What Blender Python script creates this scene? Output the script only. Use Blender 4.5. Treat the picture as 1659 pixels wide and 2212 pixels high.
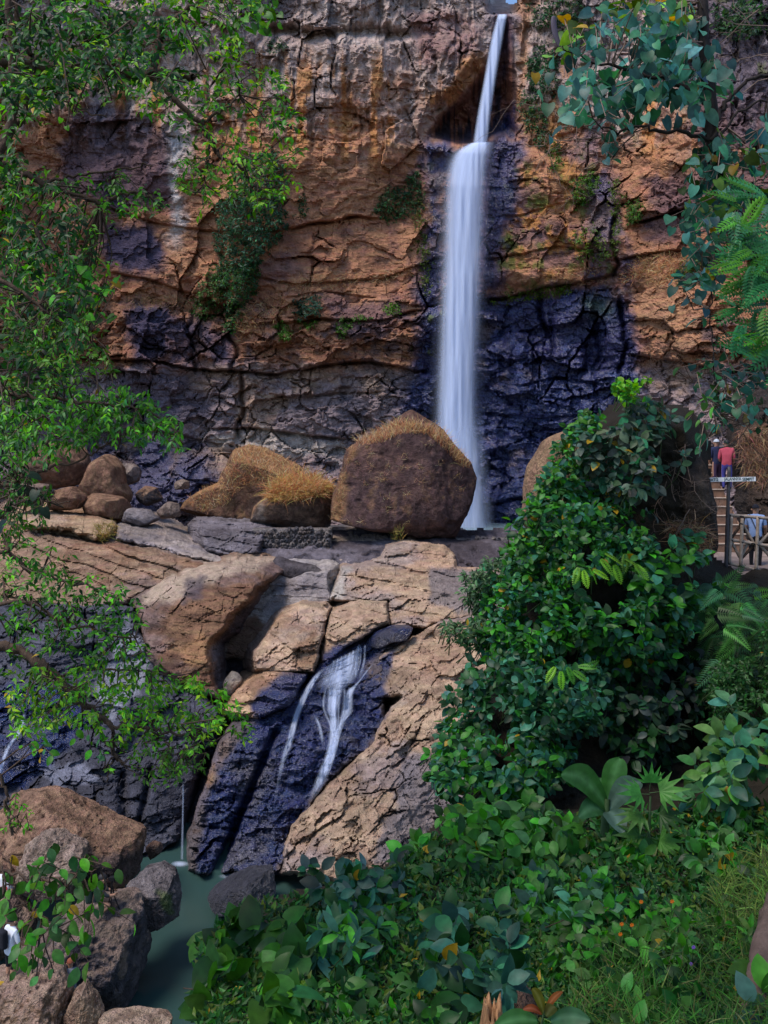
import bpy, math, numpy as np
from mathutils import Vector, Matrix
R = math.radians
rng = np.random.default_rng(7)
scene = bpy.context.scene
for o in list(bpy.data.objects): bpy.data.objects.remove(o)

# ------------------------------------------------------------------ camera
# picture coordinates below are on a 1659 x 2212 grid; focal length 2000, eye level at row 1000
F, CX, HZ = 2000.0, 829.5, 1000.0
cam_d = bpy.data.cameras.new('camera'); cam = bpy.data.objects.new('camera', cam_d)
scene.collection.objects.link(cam); scene.camera = cam
cam_d.sensor_fit = 'VERTICAL'; cam_d.sensor_height = 24; cam_d.sensor_width = 18
cam_d.lens = 24 * F / 2212; cam_d.shift_y = -(1106 - HZ) / 2212
cam.rotation_euler = (R(90), 0, 0); cam_d.clip_end = 2000; cam_d.clip_start = 0.1

# ------------------------------------------------------------------ light
SUN_EL, SUN_AZ = 60, 232          # azimuth clockwise from +Y: the sun stands behind the camera, a little to the left
w = bpy.data.worlds.new('World'); scene.world = w; w.use_nodes = True
nt = w.node_tree; bg = nt.nodes['Background']
sky = nt.nodes.new('ShaderNodeTexSky'); sky.sky_type = 'NISHITA'; sky.sun_disc = False
sky.sun_elevation = R(SUN_EL); sky.sun_rotation = R(SUN_AZ); sky.ozone_density = 5.0
nt.links.new(sky.outputs[0], bg.inputs[0]); bg.inputs[1].default_value = 0.095
sd_ = bpy.data.lights.new('sun', 'SUN'); sun = bpy.data.objects.new('sun', sd_); scene.collection.objects.link(sun)
sd_.energy = 1.45; sd_.angle = R(22); sd_.color = (1.0, 0.90, 0.82)
_d = Vector((math.sin(R(SUN_AZ)) * math.cos(R(SUN_EL)), math.cos(R(SUN_AZ)) * math.cos(R(SUN_EL)), math.sin(R(SUN_EL))))
sun.rotation_euler = _d.to_track_quat('Z', 'Y').to_euler(); sun.location = (0, -10, 60)
scene.view_settings.view_transform = 'Standard'; scene.view_settings.look = 'None'
scene.view_settings.exposure = 1.3; scene.view_settings.gamma = 1.0
scene.cycles.use_denoising = True; scene.cycles.max_bounces = 5; scene.cycles.diffuse_bounces = 2; scene.cycles.glossy_bounces = 2; scene.cycles.transparent_max_bounces = 24

# ------------------------------------------------------------------ helpers
def D(px, py, Y):
    return np.stack([(np.asarray(px, float) - CX) / F * Y, np.broadcast_to(np.asarray(Y, float), np.shape(px)) + 0 * np.asarray(px, float),
                     (HZ - np.asarray(py, float)) / F * Y], -1)
def V(px, py, Y): return Vector(((px - CX) / F * Y, Y, (HZ - py) / F * Y))
def pix(P): return CX + P[..., 0] / P[..., 1] * F, HZ - P[..., 2] / P[..., 1] * F

def _h(ix, iy, iz, s):
    n = (ix.astype(np.uint32) * np.uint32(374761393) + iy.astype(np.uint32) * np.uint32(668265263)
         + iz.astype(np.uint32) * np.uint32(2246822519) + np.uint32((s * 3266489917) & 0xffffffff))
    n = (n ^ (n >> np.uint32(13))) * np.uint32(1274126177); n = n ^ (n >> np.uint32(16))
    n = n * np.uint32(2654435761); n = n ^ (n >> np.uint32(15))
    return n.astype(np.float64) / 4294967295.0
def vnoise(x, y, z=None, seed=0):
    x = np.asarray(x, float); y = np.asarray(y, float)
    fx, fy = np.floor(x), np.floor(y); ix, iy = fx.astype(np.int64), fy.astype(np.int64)
    tx, ty = x - fx, y - fy; tx = tx * tx * tx * (tx * (tx * 6 - 15) + 10); ty = ty * ty * ty * (ty * (ty * 6 - 15) + 10)
    if z is None:
        iz = np.zeros_like(ix)
        a = _h(ix, iy, iz, seed); b = _h(ix + 1, iy, iz, seed); c = _h(ix, iy + 1, iz, seed); d = _h(ix + 1, iy + 1, iz, seed)
        return 2 * ((a + (b - a) * tx) * (1 - ty) + (c + (d - c) * tx) * ty) - 1
    z = np.asarray(z, float); fz = np.floor(z); iz = fz.astype(np.int64); tz = z - fz; tz = tz * tz * (3 - 2 * tz)
    out = 0
    for k, wz in ((0, 1 - tz), (1, tz)):
        a = _h(ix, iy, iz + k, seed); b = _h(ix + 1, iy, iz + k, seed); c = _h(ix, iy + 1, iz + k, seed); d = _h(ix + 1, iy + 1, iz + k, seed)
        out = out + wz * ((a + (b - a) * tx) * (1 - ty) + (c + (d - c) * tx) * ty)
    return 2 * out - 1
def fbm(x, y, z=None, o=5, g=.5, seed=0):
    s, a, t = 0, 1, 0
    for k in range(o):
        f = 2.03 ** k
        s = s + a * vnoise(x * f, y * f, None if z is None else z * f, seed + k * 17); t += a; a *= g
    return s / t
def ridged(x, y, z=None, o=4, seed=0):
    s, a, t = 0, 1, 0
    for k in range(o):
        f = 2.1 ** k
        s = s + a * (1 - 2 * np.abs(vnoise(x * f, y * f, None if z is None else z * f, seed + k * 13))); t += a; a *= .5
    return s / t
def worley(x, y, seed=0, cheb=False):
    x = np.asarray(x, float); y = np.asarray(y, float)
    ix, iy = np.floor(x).astype(np.int64), np.floor(y).astype(np.int64); z = np.zeros_like(ix)
    F1 = np.full(x.shape, 9.); F2 = F1.copy(); idr = np.zeros(x.shape); ex = np.zeros(x.shape); ey = np.zeros(x.shape)
    for dx in (-1, 0, 1):
        for dy in (-1, 0, 1):
            cx, cy = ix + dx, iy + dy
            ox = cx + _h(cx, cy, z, seed); oy = cy + _h(cx, cy, z, seed + 5)
            d = np.maximum(np.abs(x - ox), np.abs(y - oy)) if cheb else np.hypot(x - ox, y - oy); m = d < F1
            F2 = np.where(m, F1, np.minimum(F2, d)); idr = np.where(m, _h(cx, cy, z, seed + 9), idr)
            ex = np.where(m, x - ox, ex); ey = np.where(m, y - oy, ey); F1 = np.where(m, d, F1)
    return F1, F2, idr, ex, ey
def ss(a, b, x):
    t = np.clip((x - a) / (b - a), 0, 1); return t * t * (3 - 2 * t)
def sdf(poly, x, y):
    """signed distance to a polygon, positive inside"""
    P = np.asarray(poly, float); x = np.asarray(x, float); y = np.asarray(y, float)
    d = np.full(x.shape, 1e18); ins = np.zeros(x.shape, bool)
    for (x0, y0), (x1, y1) in zip(P, np.roll(P, -1, 0)):
        ex, ey = x1 - x0, y1 - y0
        t = np.clip(((x - x0) * ex + (y - y0) * ey) / (ex * ex + ey * ey + 1e-9), 0, 1)
        d = np.minimum(d, (x - x0 - t * ex) ** 2 + (y - y0 - t * ey) ** 2)
        c = (y0 > y) != (y1 > y)
        ins ^= c & (x < (x1 - x0) * (y - y0) / (y1 - y0 + 1e-12) + x0)
    return np.where(ins, 1, -1) * np.sqrt(d)
def rbf(pts):
    """smooth interpolation of (px, py, value) control points"""
    P = np.asarray(pts, float); xy = P[:, :2] / 100; n = len(P)
    K = np.hypot(xy[:, None, 0] - xy[None, :, 0], xy[:, None, 1] - xy[None, :, 1])
    A = np.zeros((n + 3, n + 3)); A[:n, :n] = K; A[:n, n] = 1; A[:n, n + 1:] = xy; A[n, :n] = 1; A[n + 1:, :n] = xy.T
    c = np.linalg.solve(A + 1e-9 * np.eye(n + 3), np.r_[P[:, 2], 0, 0, 0])
    def f(x, y):
        x = np.asarray(x, float) / 100; y = np.asarray(y, float) / 100
        r = c[n] + c[n + 1] * x + c[n + 2] * y
        for k in range(n): r = r + c[k] * np.hypot(x - xy[k, 0], y - xy[k, 1])
        return r
    return f

def mesh_np(name, verts, faces, mats=None, col=None, wet=None, smooth=True, midx=None):
    """faces: (n, k) int array, all of one size"""
    verts = np.asarray(verts, np.float32); faces = np.asarray(faces, np.int32)
    me = bpy.data.meshes.new(name); k = faces.shape[1]; nf = len(faces)
    me.vertices.add(len(verts)); me.vertices.foreach_set('co', verts.ravel())
    me.loops.add(nf * k); me.loops.foreach_set('vertex_index', faces.ravel())
    me.polygons.add(nf); me.polygons.foreach_set('loop_start', np.arange(0, nf * k, k, dtype=np.int32))
    me.polygons.foreach_set('use_smooth', np.full(nf, smooth))
    if mats is not None:
        for m in (mats if isinstance(mats, (list, tuple)) else [mats]): me.materials.append(m)
    if midx is not None: me.polygons.foreach_set('material_index', np.asarray(midx, np.int32))
    if col is not None:
        a = me.attributes.new('tint', 'FLOAT_COLOR', 'POINT')
        c = np.ones((len(verts), 4), np.float32); c[:, :3] = col; a.data.foreach_set('color', c.ravel())
    if wet is not None:
        a = me.attributes.new('wet', 'FLOAT', 'POINT'); a.data.foreach_set('value', np.asarray(wet, np.float32))
    me.update(calc_edges=True); me.validate()
    return me
def link(name, me, parent=None, loc=None):
    o = bpy.data.objects.new(name, me); scene.collection.objects.link(o)
    if parent: o.parent = parent
    if loc is not None: o.location = loc
    return o
def thing(name, label, cat, loc=(0, 0, 0), group=None):
    return tag(link(name, None, loc=loc), label, cat, group)
def tag(o, label, cat=None, group=None, kind=None):
    if label: o['label'] = label
    if cat: o['category'] = cat
    if group: o['group'] = group
    if kind: o['kind'] = kind
    return o
def grid_faces(nu, nv, keep=None):
    i = np.arange(nv * nu).reshape(nv, nu)
    f = np.stack([i[:-1, :-1], i[1:, :-1], i[1:, 1:], i[:-1, 1:]], -1).reshape(-1, 4)
    return f if keep is None else f[keep.reshape(-1)]
def compact(v, f, *arrs):
    u, inv = np.unique(f, return_inverse=True)
    return (v[u], inv.reshape(f.shape)) + tuple(a[u] for a in arrs)

# tubes -------------------------------------------------------------------
def tube(path, rad, n=7, wob=0.0, seed=0):
    P = np.asarray(path, float); m = len(P); rad = np.broadcast_to(np.asarray(rad, float), (m,))
    T = np.gradient(P, axis=0); T /= np.linalg.norm(T, axis=1, keepdims=True) + 1e-9
    ref = np.array([0, 0, 1.]) if abs(T[:, 2]).mean() < .8 else np.array([0, 1., 0])
    A = np.cross(T, ref); A /= np.linalg.norm(A, axis=1, keepdims=True) + 1e-9; B = np.cross(T, A)
    th = np.arange(n) * 2 * math.pi / n
    rr = rad[:, None] * (1 + (wob * vnoise(np.arange(m)[:, None] * .7 + 0 * th, th[None] * 1.3 + 0 * rad[:, None], seed=seed) if wob else 0))
    v = P[:, None] + rr[..., None] * (np.cos(th)[None, :, None] * A[:, None] + np.sin(th)[None, :, None] * B[:, None])
    i = np.arange(m * n).reshape(m, n); j = np.roll(i, -1, 1)
    f = np.stack([i[:-1], j[:-1], j[1:], i[1:]], -1).reshape(-1, 4)
    v = v.reshape(-1, 3)
    # caps as fans of degenerate-free quads to the centre
    c0, c1 = len(v), len(v) + 1; v = np.vstack([v, P[0], P[-1]])
    cap = [[c0, i[0, (k + 1) % n], i[0, k], c0] for k in range(0)]
    return v, f
def join(parts):
    vs, fs, o = [], [], 0
    for v, f in parts: vs.append(v); fs.append(f + o); o += len(v)
    return np.vstack(vs), np.vstack(fs)
def spline(pts, n=8):
    """Catmull-Rom through points"""
    P = np.asarray(pts, float)
    if len(P) < 3: return np.linspace(P[0], P[-1], n)
    Q = np.vstack([2 * P[0] - P[1], P, 2 * P[-1] - P[-2]]); out = []
    for k in range(len(P) - 1):
        t = np.linspace(0, 1, n, endpoint=False)[:, None]; a, b, c, d = Q[k:k + 4]
        out.append(.5 * (2 * b + (c - a) * t + (2 * a - 5 * b + 4 * c - d) * t ** 2 + (3 * b - a - 3 * c + d) * t ** 3))
    return np.vstack(out + [P[-1:]])

# ------------------------------------------------------------------ materials
def new_mat(name):
    m = bpy.data.materials.new(name); m.use_nodes = True; m.node_tree.nodes.clear(); return m, m.node_tree.nodes, m.node_tree.links
def N(ns, t, **kw):
    n = ns.new(t)
    for k, v in kw.items():
        if k in n.inputs: n.inputs[k].default_value = v
        else: setattr(n, k, v)
    return n
def rock_mat(name, grain=1.0, bump=.5, scale=1.0, bed=4.0):
    """rock: colour and wetness come from the mesh, the nodes add grain, pitting and fine relief"""
    m, ns, L = new_mat(name); out = N(ns, 'ShaderNodeOutputMaterial'); b = N(ns, 'ShaderNodeBsdfPrincipled')
    L.new(b.outputs[0], out.inputs[0])
    tc = N(ns, 'ShaderNodeTexCoord'); a = N(ns, 'ShaderNodeAttribute', attribute_name='tint'); wt = N(ns, 'ShaderNodeAttribute', attribute_name='wet')
    n1 = N(ns, 'ShaderNodeTexNoise', Scale=1.6 * scale, Detail=5.0, Roughness=.7); n2 = N(ns, 'ShaderNodeTexNoise', Scale=9.0 * scale, Detail=3.0, Roughness=.7)
    wv = N(ns, 'ShaderNodeMapping'); wv.inputs['Scale'].default_value = (.5 if bed > 1 else 1.7, .5 if bed > 1 else 1.7, bed)
    n3 = N(ns, 'ShaderNodeTexNoise', Scale=1.3 * scale, Detail=4.0, Roughness=.65)
    for n in (n1, n2): L.new(tc.outputs['Object'], n.inputs['Vector'])
    L.new(tc.outputs['Object'], wv.inputs['Vector']); L.new(wv.outputs[0], n3.inputs['Vector'])
    mr = N(ns, 'ShaderNodeMapRange'); mr.inputs[1].default_value = .3; mr.inputs[2].default_value = .7; mr.inputs[3].default_value = 1 - .42 * grain; mr.inputs[4].default_value = 1 + .36 * grain
    L.new(n1.outputs[0], mr.inputs[0])
    mr2 = N(ns, 'ShaderNodeMapRange'); mr2.inputs[1].default_value = .3; mr2.inputs[2].default_value = .7; mr2.inputs[3].default_value = .82; mr2.inputs[4].default_value = 1.16
    L.new(n2.outputs[0], mr2.inputs[0])
    mu = N(ns, 'ShaderNodeMath', operation='MULTIPLY'); L.new(mr.outputs[0], mu.inputs[0]); L.new(mr2.outputs[0], mu.inputs[1])
    mc = N(ns, 'ShaderNodeVectorMath', operation='SCALE'); L.new(a.outputs['Color'], mc.inputs[0]); L.new(mu.outputs[0], mc.inputs['Scale'])
    # a slight hue wander so the stone is never one colour
    hs = N(ns, 'ShaderNodeHueSaturation'); mh = N(ns, 'ShaderNodeMapRange'); mh.inputs[1].default_value = .3; mh.inputs[2].default_value = .7; mh.inputs[3].default_value = .485; mh.inputs[4].default_value = .515
    L.new(n3.outputs[0], mh.inputs[0]); L.new(mh.outputs[0], hs.inputs['Hue']); L.new(mc.outputs[0], hs.inputs['Color'])
    L.new(hs.outputs[0], b.inputs['Base Color'])
    ro = N(ns, 'ShaderNodeMapRange'); ro.inputs[3].default_value = .9; ro.inputs[4].default_value = .22; L.new(wt.outputs['Fac'], ro.inputs[0]); L.new(ro.outputs[0], b.inputs['Roughness'])
    sp = N(ns, 'ShaderNodeMapRange'); sp.inputs[3].default_value = .15; sp.inputs[4].default_value = .85; L.new(wt.outputs['Fac'], sp.inputs[0]); L.new(sp.outputs[0], b.inputs['Specular IOR Level'])
    s1 = N(ns, 'ShaderNodeMath', operation='MULTIPLY_ADD'); s1.inputs[1].default_value = .55; L.new(n2.outputs[0], s1.inputs[0]); L.new(n1.outputs[0], s1.inputs[2])
    s2 = N(ns, 'ShaderNodeMath', operation='MULTIPLY_ADD'); s2.inputs[1].default_value = .8; L.new(n3.outputs[0], s2.inputs[0]); L.new(s1.outputs[0], s2.inputs[2])
    bp = N(ns, 'ShaderNodeBump', Strength=bump, Distance=.6 / scale); L.new(s2.outputs[0], bp.inputs['Height']); L.new(bp.outputs[0], b.inputs['Normal'])
    return m
def leaf_mat(name, single, rough=.45, trans=.34, vein=True):
    m, ns, L = new_mat(name); out = N(ns, 'ShaderNodeOutputMaterial'); b = N(ns, 'ShaderNodeBsdfPrincipled', Roughness=rough)
    b.inputs['Specular IOR Level'].default_value = .26
    if single: c = N(ns, 'ShaderNodeObjectInfo').outputs['Color']
    else: c = N(ns, 'ShaderNodeAttribute', attribute_name='tint').outputs['Color']
    tc = N(ns, 'ShaderNodeTexCoord'); nz = N(ns, 'ShaderNodeTexNoise', Scale=(9.0 if not single else 3.0), Detail=3.0)
    L.new(tc.outputs['Object'], nz.inputs['Vector'])
    mr = N(ns, 'ShaderNodeMapRange'); mr.inputs[1].default_value = .3; mr.inputs[2].default_value = .7; mr.inputs[3].default_value = .75; mr.inputs[4].default_value = 1.25
    L.new(nz.outputs[0], mr.inputs[0])
    sc = N(ns, 'ShaderNodeVectorMath', operation='SCALE'); L.new(c, sc.inputs[0]); L.new(mr.outputs[0], sc.inputs['Scale'])
    L.new(sc.outputs[0], b.inputs['Base Color'])
    tr = N(ns, 'ShaderNodeBsdfTranslucent'); hs = N(ns, 'ShaderNodeHueSaturation', Hue=.485, Saturation=1.1, Value=1.7); L.new(sc.outputs[0], hs.inputs['Color']); L.new(hs.outputs[0], tr.inputs[0])
    mx = N(ns, 'ShaderNodeMixShader'); mx.inputs[0].default_value = trans
    L.new(b.outputs[0], mx.inputs[1]); L.new(tr.outputs[0], mx.inputs[2]); L.new(mx.outputs[0], out.inputs[0])
    return m
def plain(name, col, rough=.8, spec=.3, noise=.25, scale=6.0, stretch=(1, 1, 1), bump=.0):
    m, ns, L = new_mat(name); out = N(ns, 'ShaderNodeOutputMaterial'); b = N(ns, 'ShaderNodeBsdfPrincipled', Roughness=rough); L.new(b.outputs[0], out.inputs[0])
    b.inputs['Specular IOR Level'].default_value = spec
    tc = N(ns, 'ShaderNodeTexCoord'); mp = N(ns, 'ShaderNodeMapping'); mp.inputs['Scale'].default_value = stretch
    nz = N(ns, 'ShaderNodeTexNoise', Scale=scale, Detail=6.0, Roughness=.65); L.new(tc.outputs['Object'], mp.inputs[0]); L.new(mp.outputs[0], nz.inputs['Vector'])
    mr = N(ns, 'ShaderNodeMapRange'); mr.inputs[1].default_value = .3; mr.inputs[2].default_value = .7; mr.inputs[3].default_value = 1 - noise; mr.inputs[4].default_value = 1 + noise
    L.new(nz.outputs[0], mr.inputs[0])
    sc = N(ns, 'ShaderNodeVectorMath', operation='SCALE'); sc.inputs[0].default_value = col; L.new(mr.outputs[0], sc.inputs['Scale']); L.new(sc.outputs[0], b.inputs['Base Color'])
    if bump:
        bp = N(ns, 'ShaderNodeBump', Strength=bump, Distance=.05); L.new(nz.outputs[0], bp.inputs['Height']); L.new(bp.outputs[0], b.inputs['Normal'])
    return m
ROCK = rock_mat('cliff_rock', 1.0, .55, .8)
ROCK_B = rock_mat('boulder_rock', 1.25, .95, 1.7, 1.0)
ROCK_T = rock_mat('layered_bedrock', 1.0, .7, 1.2)
SOIL = rock_mat('soil', .9, .6, 3.0, 1.0)
LEAF = leaf_mat('leaf_surface', False); LEAF1 = leaf_mat('single_leaf_surface', True)
GRASS = leaf_mat('grass_blade', False, .7, .3)
BARK = plain('bark', (.075, .05, .036), .9, .2, .45, 14.0, (1, 1, .25), .6)
BARK_D = plain('dark_bark', (.028, .022, .02), .9, .2, .4, 14.0, (1, 1, .25), .6)
TWIG = plain('dry_twig', (.20, .14, .11), .9, .2, .35, 10.0)
STEM = plain('green_stem', (.05, .09, .03), .7, .3, .3, 10.0)
# ------------------------------------------------------------------ the cliff
def cliff_base(p):
    return np.interp(p, [-900, -400, 0, 250, 900, 1060, 1200, 1400, 1560, 1700, 2300], [52, 64, 73, 77, 79, 79, 76, 71, 64, 58, 40])
ALC = [(1072, 24), (1062, 70), (1052, 130), (1020, 175), (985, 215), (940, 255), (918, 296), (985, 318), (1048, 306), (1116, 288), (1120, 200), (1112, 110), (1108, 40), (1100, 24)]
LEDGES = [  # a polyline, how far the bed above it juts out, how high that bulge reaches, crack depth
    ([(190, 425), (230, 447), (330, 478), (400, 492), (480, 500)], .7, 60, .5),
    ([(560, 500), (625, 492), (700, 478), (770, 466), (810, 470)], 1.5, 110, 1.2),
    ([(250, 592), (330, 606), (410, 632)], .8, 40, .8),
    ([(570, 600), (640, 614), (740, 606), (830, 600), (900, 575), (940, 560)], .7, 55, .6),
    ([(620, 640), (700, 630), (800, 640)], .4, 30, .3),
    ([(150, 770), (280, 776), (350, 780), (400, 795), (515, 800), (600, 808), (700, 786), (800, 780), (905, 800)], 1.7, 120, 1.2),
    ([(560, 700), (700, 690), (830, 690), (900, 670)], .9, 60, .7),
    ([(470, 925), (560, 926), (640, 938), (740, 948)], 1.0, 50, .9),
    ([(640, 860), (720, 850), (820, 846)], .4, 30, .5),
    ([(200, 930), (320, 925), (470, 960)], .8, 40, .6),
    ([(1040, 648), (1100, 640), (1180, 618), (1240, 610), (1330, 592)], 1.3, 70, 1.2),
    ([(1040, 560), (1120, 550), (1200, 530), (1290, 545)], .5, 40, .5),
    ([(1060, 470), (1130, 462), (1200, 440)], .3, 30, .4),
    ([(1380, 478), (1440, 462), (1520, 440), (1640, 430)], 2.4, 90, 1.5),
    ([(1330, 560), (1420, 545), (1560, 530)], 1.0, 50, .8),
    ([(1040, 775), (1110, 780), (1200, 772)], .4, 30, .5),
    ([(1130, 830), (1200, 815), (1330, 830)], .4, 30, .5),
    ([(1370, 765), (1430, 775), (1520, 790)], 1.6, 60, 1.2),
    ([(1040, 890), (1160, 905), (1330, 885)], .4, 30, .5),
    ([(1050, 1090), (1110, 1075), (1200, 1060)], 1.0, 40, .8),
]
def cliff_depth(p, q):
    wx = fbm(p / 70, q / 70, o=4, seed=3); wy = fbm(p / 70, q / 70, o=4, seed=4)
    wx2 = fbm(p / 24, q / 24, o=3, g=.6, seed=5); wy2 = fbm(p / 24, q / 24, o=3, g=.6, seed=6)
    pw, qw = p + 22 * wx + 9 * wx2, q + 16 * wy + 6 * wy2
    mk = ss(.05, .5, vnoise(p / 85, q / 60, seed=7)); mk2 = ss(.1, .5, vnoise(p / 50, q / 36, seed=8))
    d = 1.7 * fbm(p / 260, q / 240, o=3, seed=11) + .45 * fbm(pw / 80, qw / 65, o=4, g=.45, seed=12)
    low = ss(560, 720, q)
    # beds
    for pts, h, up, cr in LEDGES:
        P = np.array(pts, float)
        qb = np.interp(p, P[:, 0], P[:, 1]) + 4 * fbm(p / 45, q * 0 + P[0, 1], o=4, seed=int(P[0, 1]) % 91)
        ext = ss(P[0, 0] - 40, P[0, 0] + 25, p) * (1 - ss(P[-1, 0] - 25, P[-1, 0] + 40, p))
        u = qb - q
        d = d + ext * (.45 + .3 * low) * h * ss(-1.5, 2.0, u) * (1 - ss(.3, 2.2, u / up))
        d = d - ext * cr * np.exp(-((u + 2.2) / 3.2) ** 2) * (.55 + .45 * vnoise(p / 28, q * 0, seed=int(P[0, 0]) % 71))
    # jointed blocks
    low = ss(560, 720, q)
    F1, F2, idr, ex, ey = worley(pw / 96, qw / 54, 21)
    d = d + (idr - .5) * (.35 + 1.1 * low) - mk * (.10 + .4 * low) * np.exp(-((F2 - F1) / .030) ** 2) + ((idr * 7 % 1) - .5) * ex * 1.1 * low + ((idr * 13 % 1) - .5) * ey * .9 * low
    F1, F2, idr, ex, ey = worley(pw / 38 + 9, qw / 19, 22)
    d = d + (idr - .5) * (.14 + .46 * low) - mk2 * (.02 + .12 * low) * np.exp(-((F2 - F1) / .05) ** 2) + ((idr * 7 % 1) - .5) * ex * .5 * low
    # straight joints: squared blocks with flat, slightly turned faces
    for sx, sy, am, sdd, cw in ((88, 150, 1.1, 124, .016), (125, 92, 1.25, 121, .018), (58, 40, .75, 122, .03), (26, 19, .30, 123, .05)):
        F1, F2, idr, ex, ey = worley((p + .10 * q + 9 * wx + 3 * wx2) / sx, (q + .07 * p + 7 * wy + 3 * wy2) / sy, sdd, True)
        k_ = am * (.85 + .55 * low); mj = ss(-.1, .45, vnoise(p / (sx * 1.3), q / (sy * 1.6), seed=sdd + 1))
        d = d + k_ * ((idr - .5) * .9 + ((idr * 7 % 1) - .5) * ex * 1.3 + ((idr * 13 % 1) - .5) * ey * 1.1) * mj - k_ * 1.3 * mj * ss(.15, .6, vnoise(p / (sx * .9) + 5, q / (sy * .9), seed=sdd + 3)) * np.exp(-((F2 - F1) / cw) ** 2)
    # fluting and hollows of the upper wall
    up = 1 - ss(250, 420, q)
    d = d + up * (.75 * ridged(pw / 34, qw / 150, o=3, seed=31) + .5 * fbm(pw / 16, qw / 22, o=3, seed=32))
    d = d + (1 - up) * ((.06 + .16 * low) * ridged(pw / 34, qw / 20, o=4, seed=33) + (.10 + .16 * low) * fbm(p / 14, q / 10, o=4, g=.6, seed=34))
    d = d - .16 * (1 - up) * ss(.45, .8, vnoise(p / 17, q / 12, seed=36)) * (1 - low)
    d = d - .25 * ss(.35, .8, vnoise(p / 13, q / 9, seed=35)) * up * ss(180, 300, q)
    d = d - 1.4 * np.exp(-(((q - 70) - 10 * wx) / 14) ** 2) * ss(520, 600, p) * (1 - ss(820, 960, p))
    # wet wall: vertical ribs and shallow flow steps
    wr = ss(1040, 1070, p) * (1 - ss(1350, 1400, p)) * ss(600, 660, q)
    d = d + wr * (.9 * ridged(pw / 62, qw / 330, o=2, seed=41) + .15 * ridged(pw / 50, qw / 14, o=3, seed=42))
    for x0, q0, q1, dep in ((1176, 640, 720, 1.3), (1346, 650, 830, 1.4), (1200, 690, 770, .8), (1290, 700, 900, .8), (520, 800, 940, 1.2), (505, 660, 800, 1.1), (415, 680, 800, .9), (1330, 470, 590, 1.2), (670, 500, 600, .3)):
        xx = x0 + 16 * fbm(q / 40, q * 0 + x0, o=3, seed=44)
        d = d - dep * np.exp(-((p - xx) / 4.5) ** 2) * ss(q0 - 15, q0 + 10, q) * (1 - ss(q1 - 10, q1 + 20, q))
    # bulging nose right of the wet wall, and the right-hand buttress of the fall
    d = d + 2.2 * np.exp(-((p - 1450) / 80) ** 2 - ((q - 690) / 100) ** 2)
    d = d + 1.5 * ss(1048, 1062, p + .06 * (q - 330)) * (1 - ss(1180, 1300, p)) * ss(286, 312, q + .5 * (1100 - p)) * (1 - ss(590, 640, q))
    # recess behind the upper fall, with the wet ledge below it
    s = sdf(ALC, p + 5 * wx, q + 5 * wy)
    d = d - 3.6 * ss(-2, 26, s) - 1.8 * ss(0, 60, s)
    d = d + 1.6 * np.exp(-((p - 985) / 85) ** 2) * ss(296, 318, q) * np.exp(-np.clip(q - 300, 0, None) / 260)
    d = d + 1.9 * ss(3, 30, -s) * np.exp(-((p - 1000) / 75) ** 2) * (1 - ss(235, 300, q)) * ss(40, 120, q) * (1 - ss(1050, 1070, p))
    # notch at the lip
    nz = (p > 1040) & (p < 1130)
    d = d - np.where(nz, .30 * np.clip(34 - q, 0, 80) * ss(1046, 1066, p) * (1 - ss(1108, 1126, p)), 0)
    # foot of the wall steps forward
    d = d + 3.0 * ss(930, 1090, q) * (1 - ss(420, 700, p)) + 1.2 * ss(960, 1120, q)
    return d
def lerp(a, b, t): return a + (np.asarray(b, float) - a) * np.asarray(t)[..., None]
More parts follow.
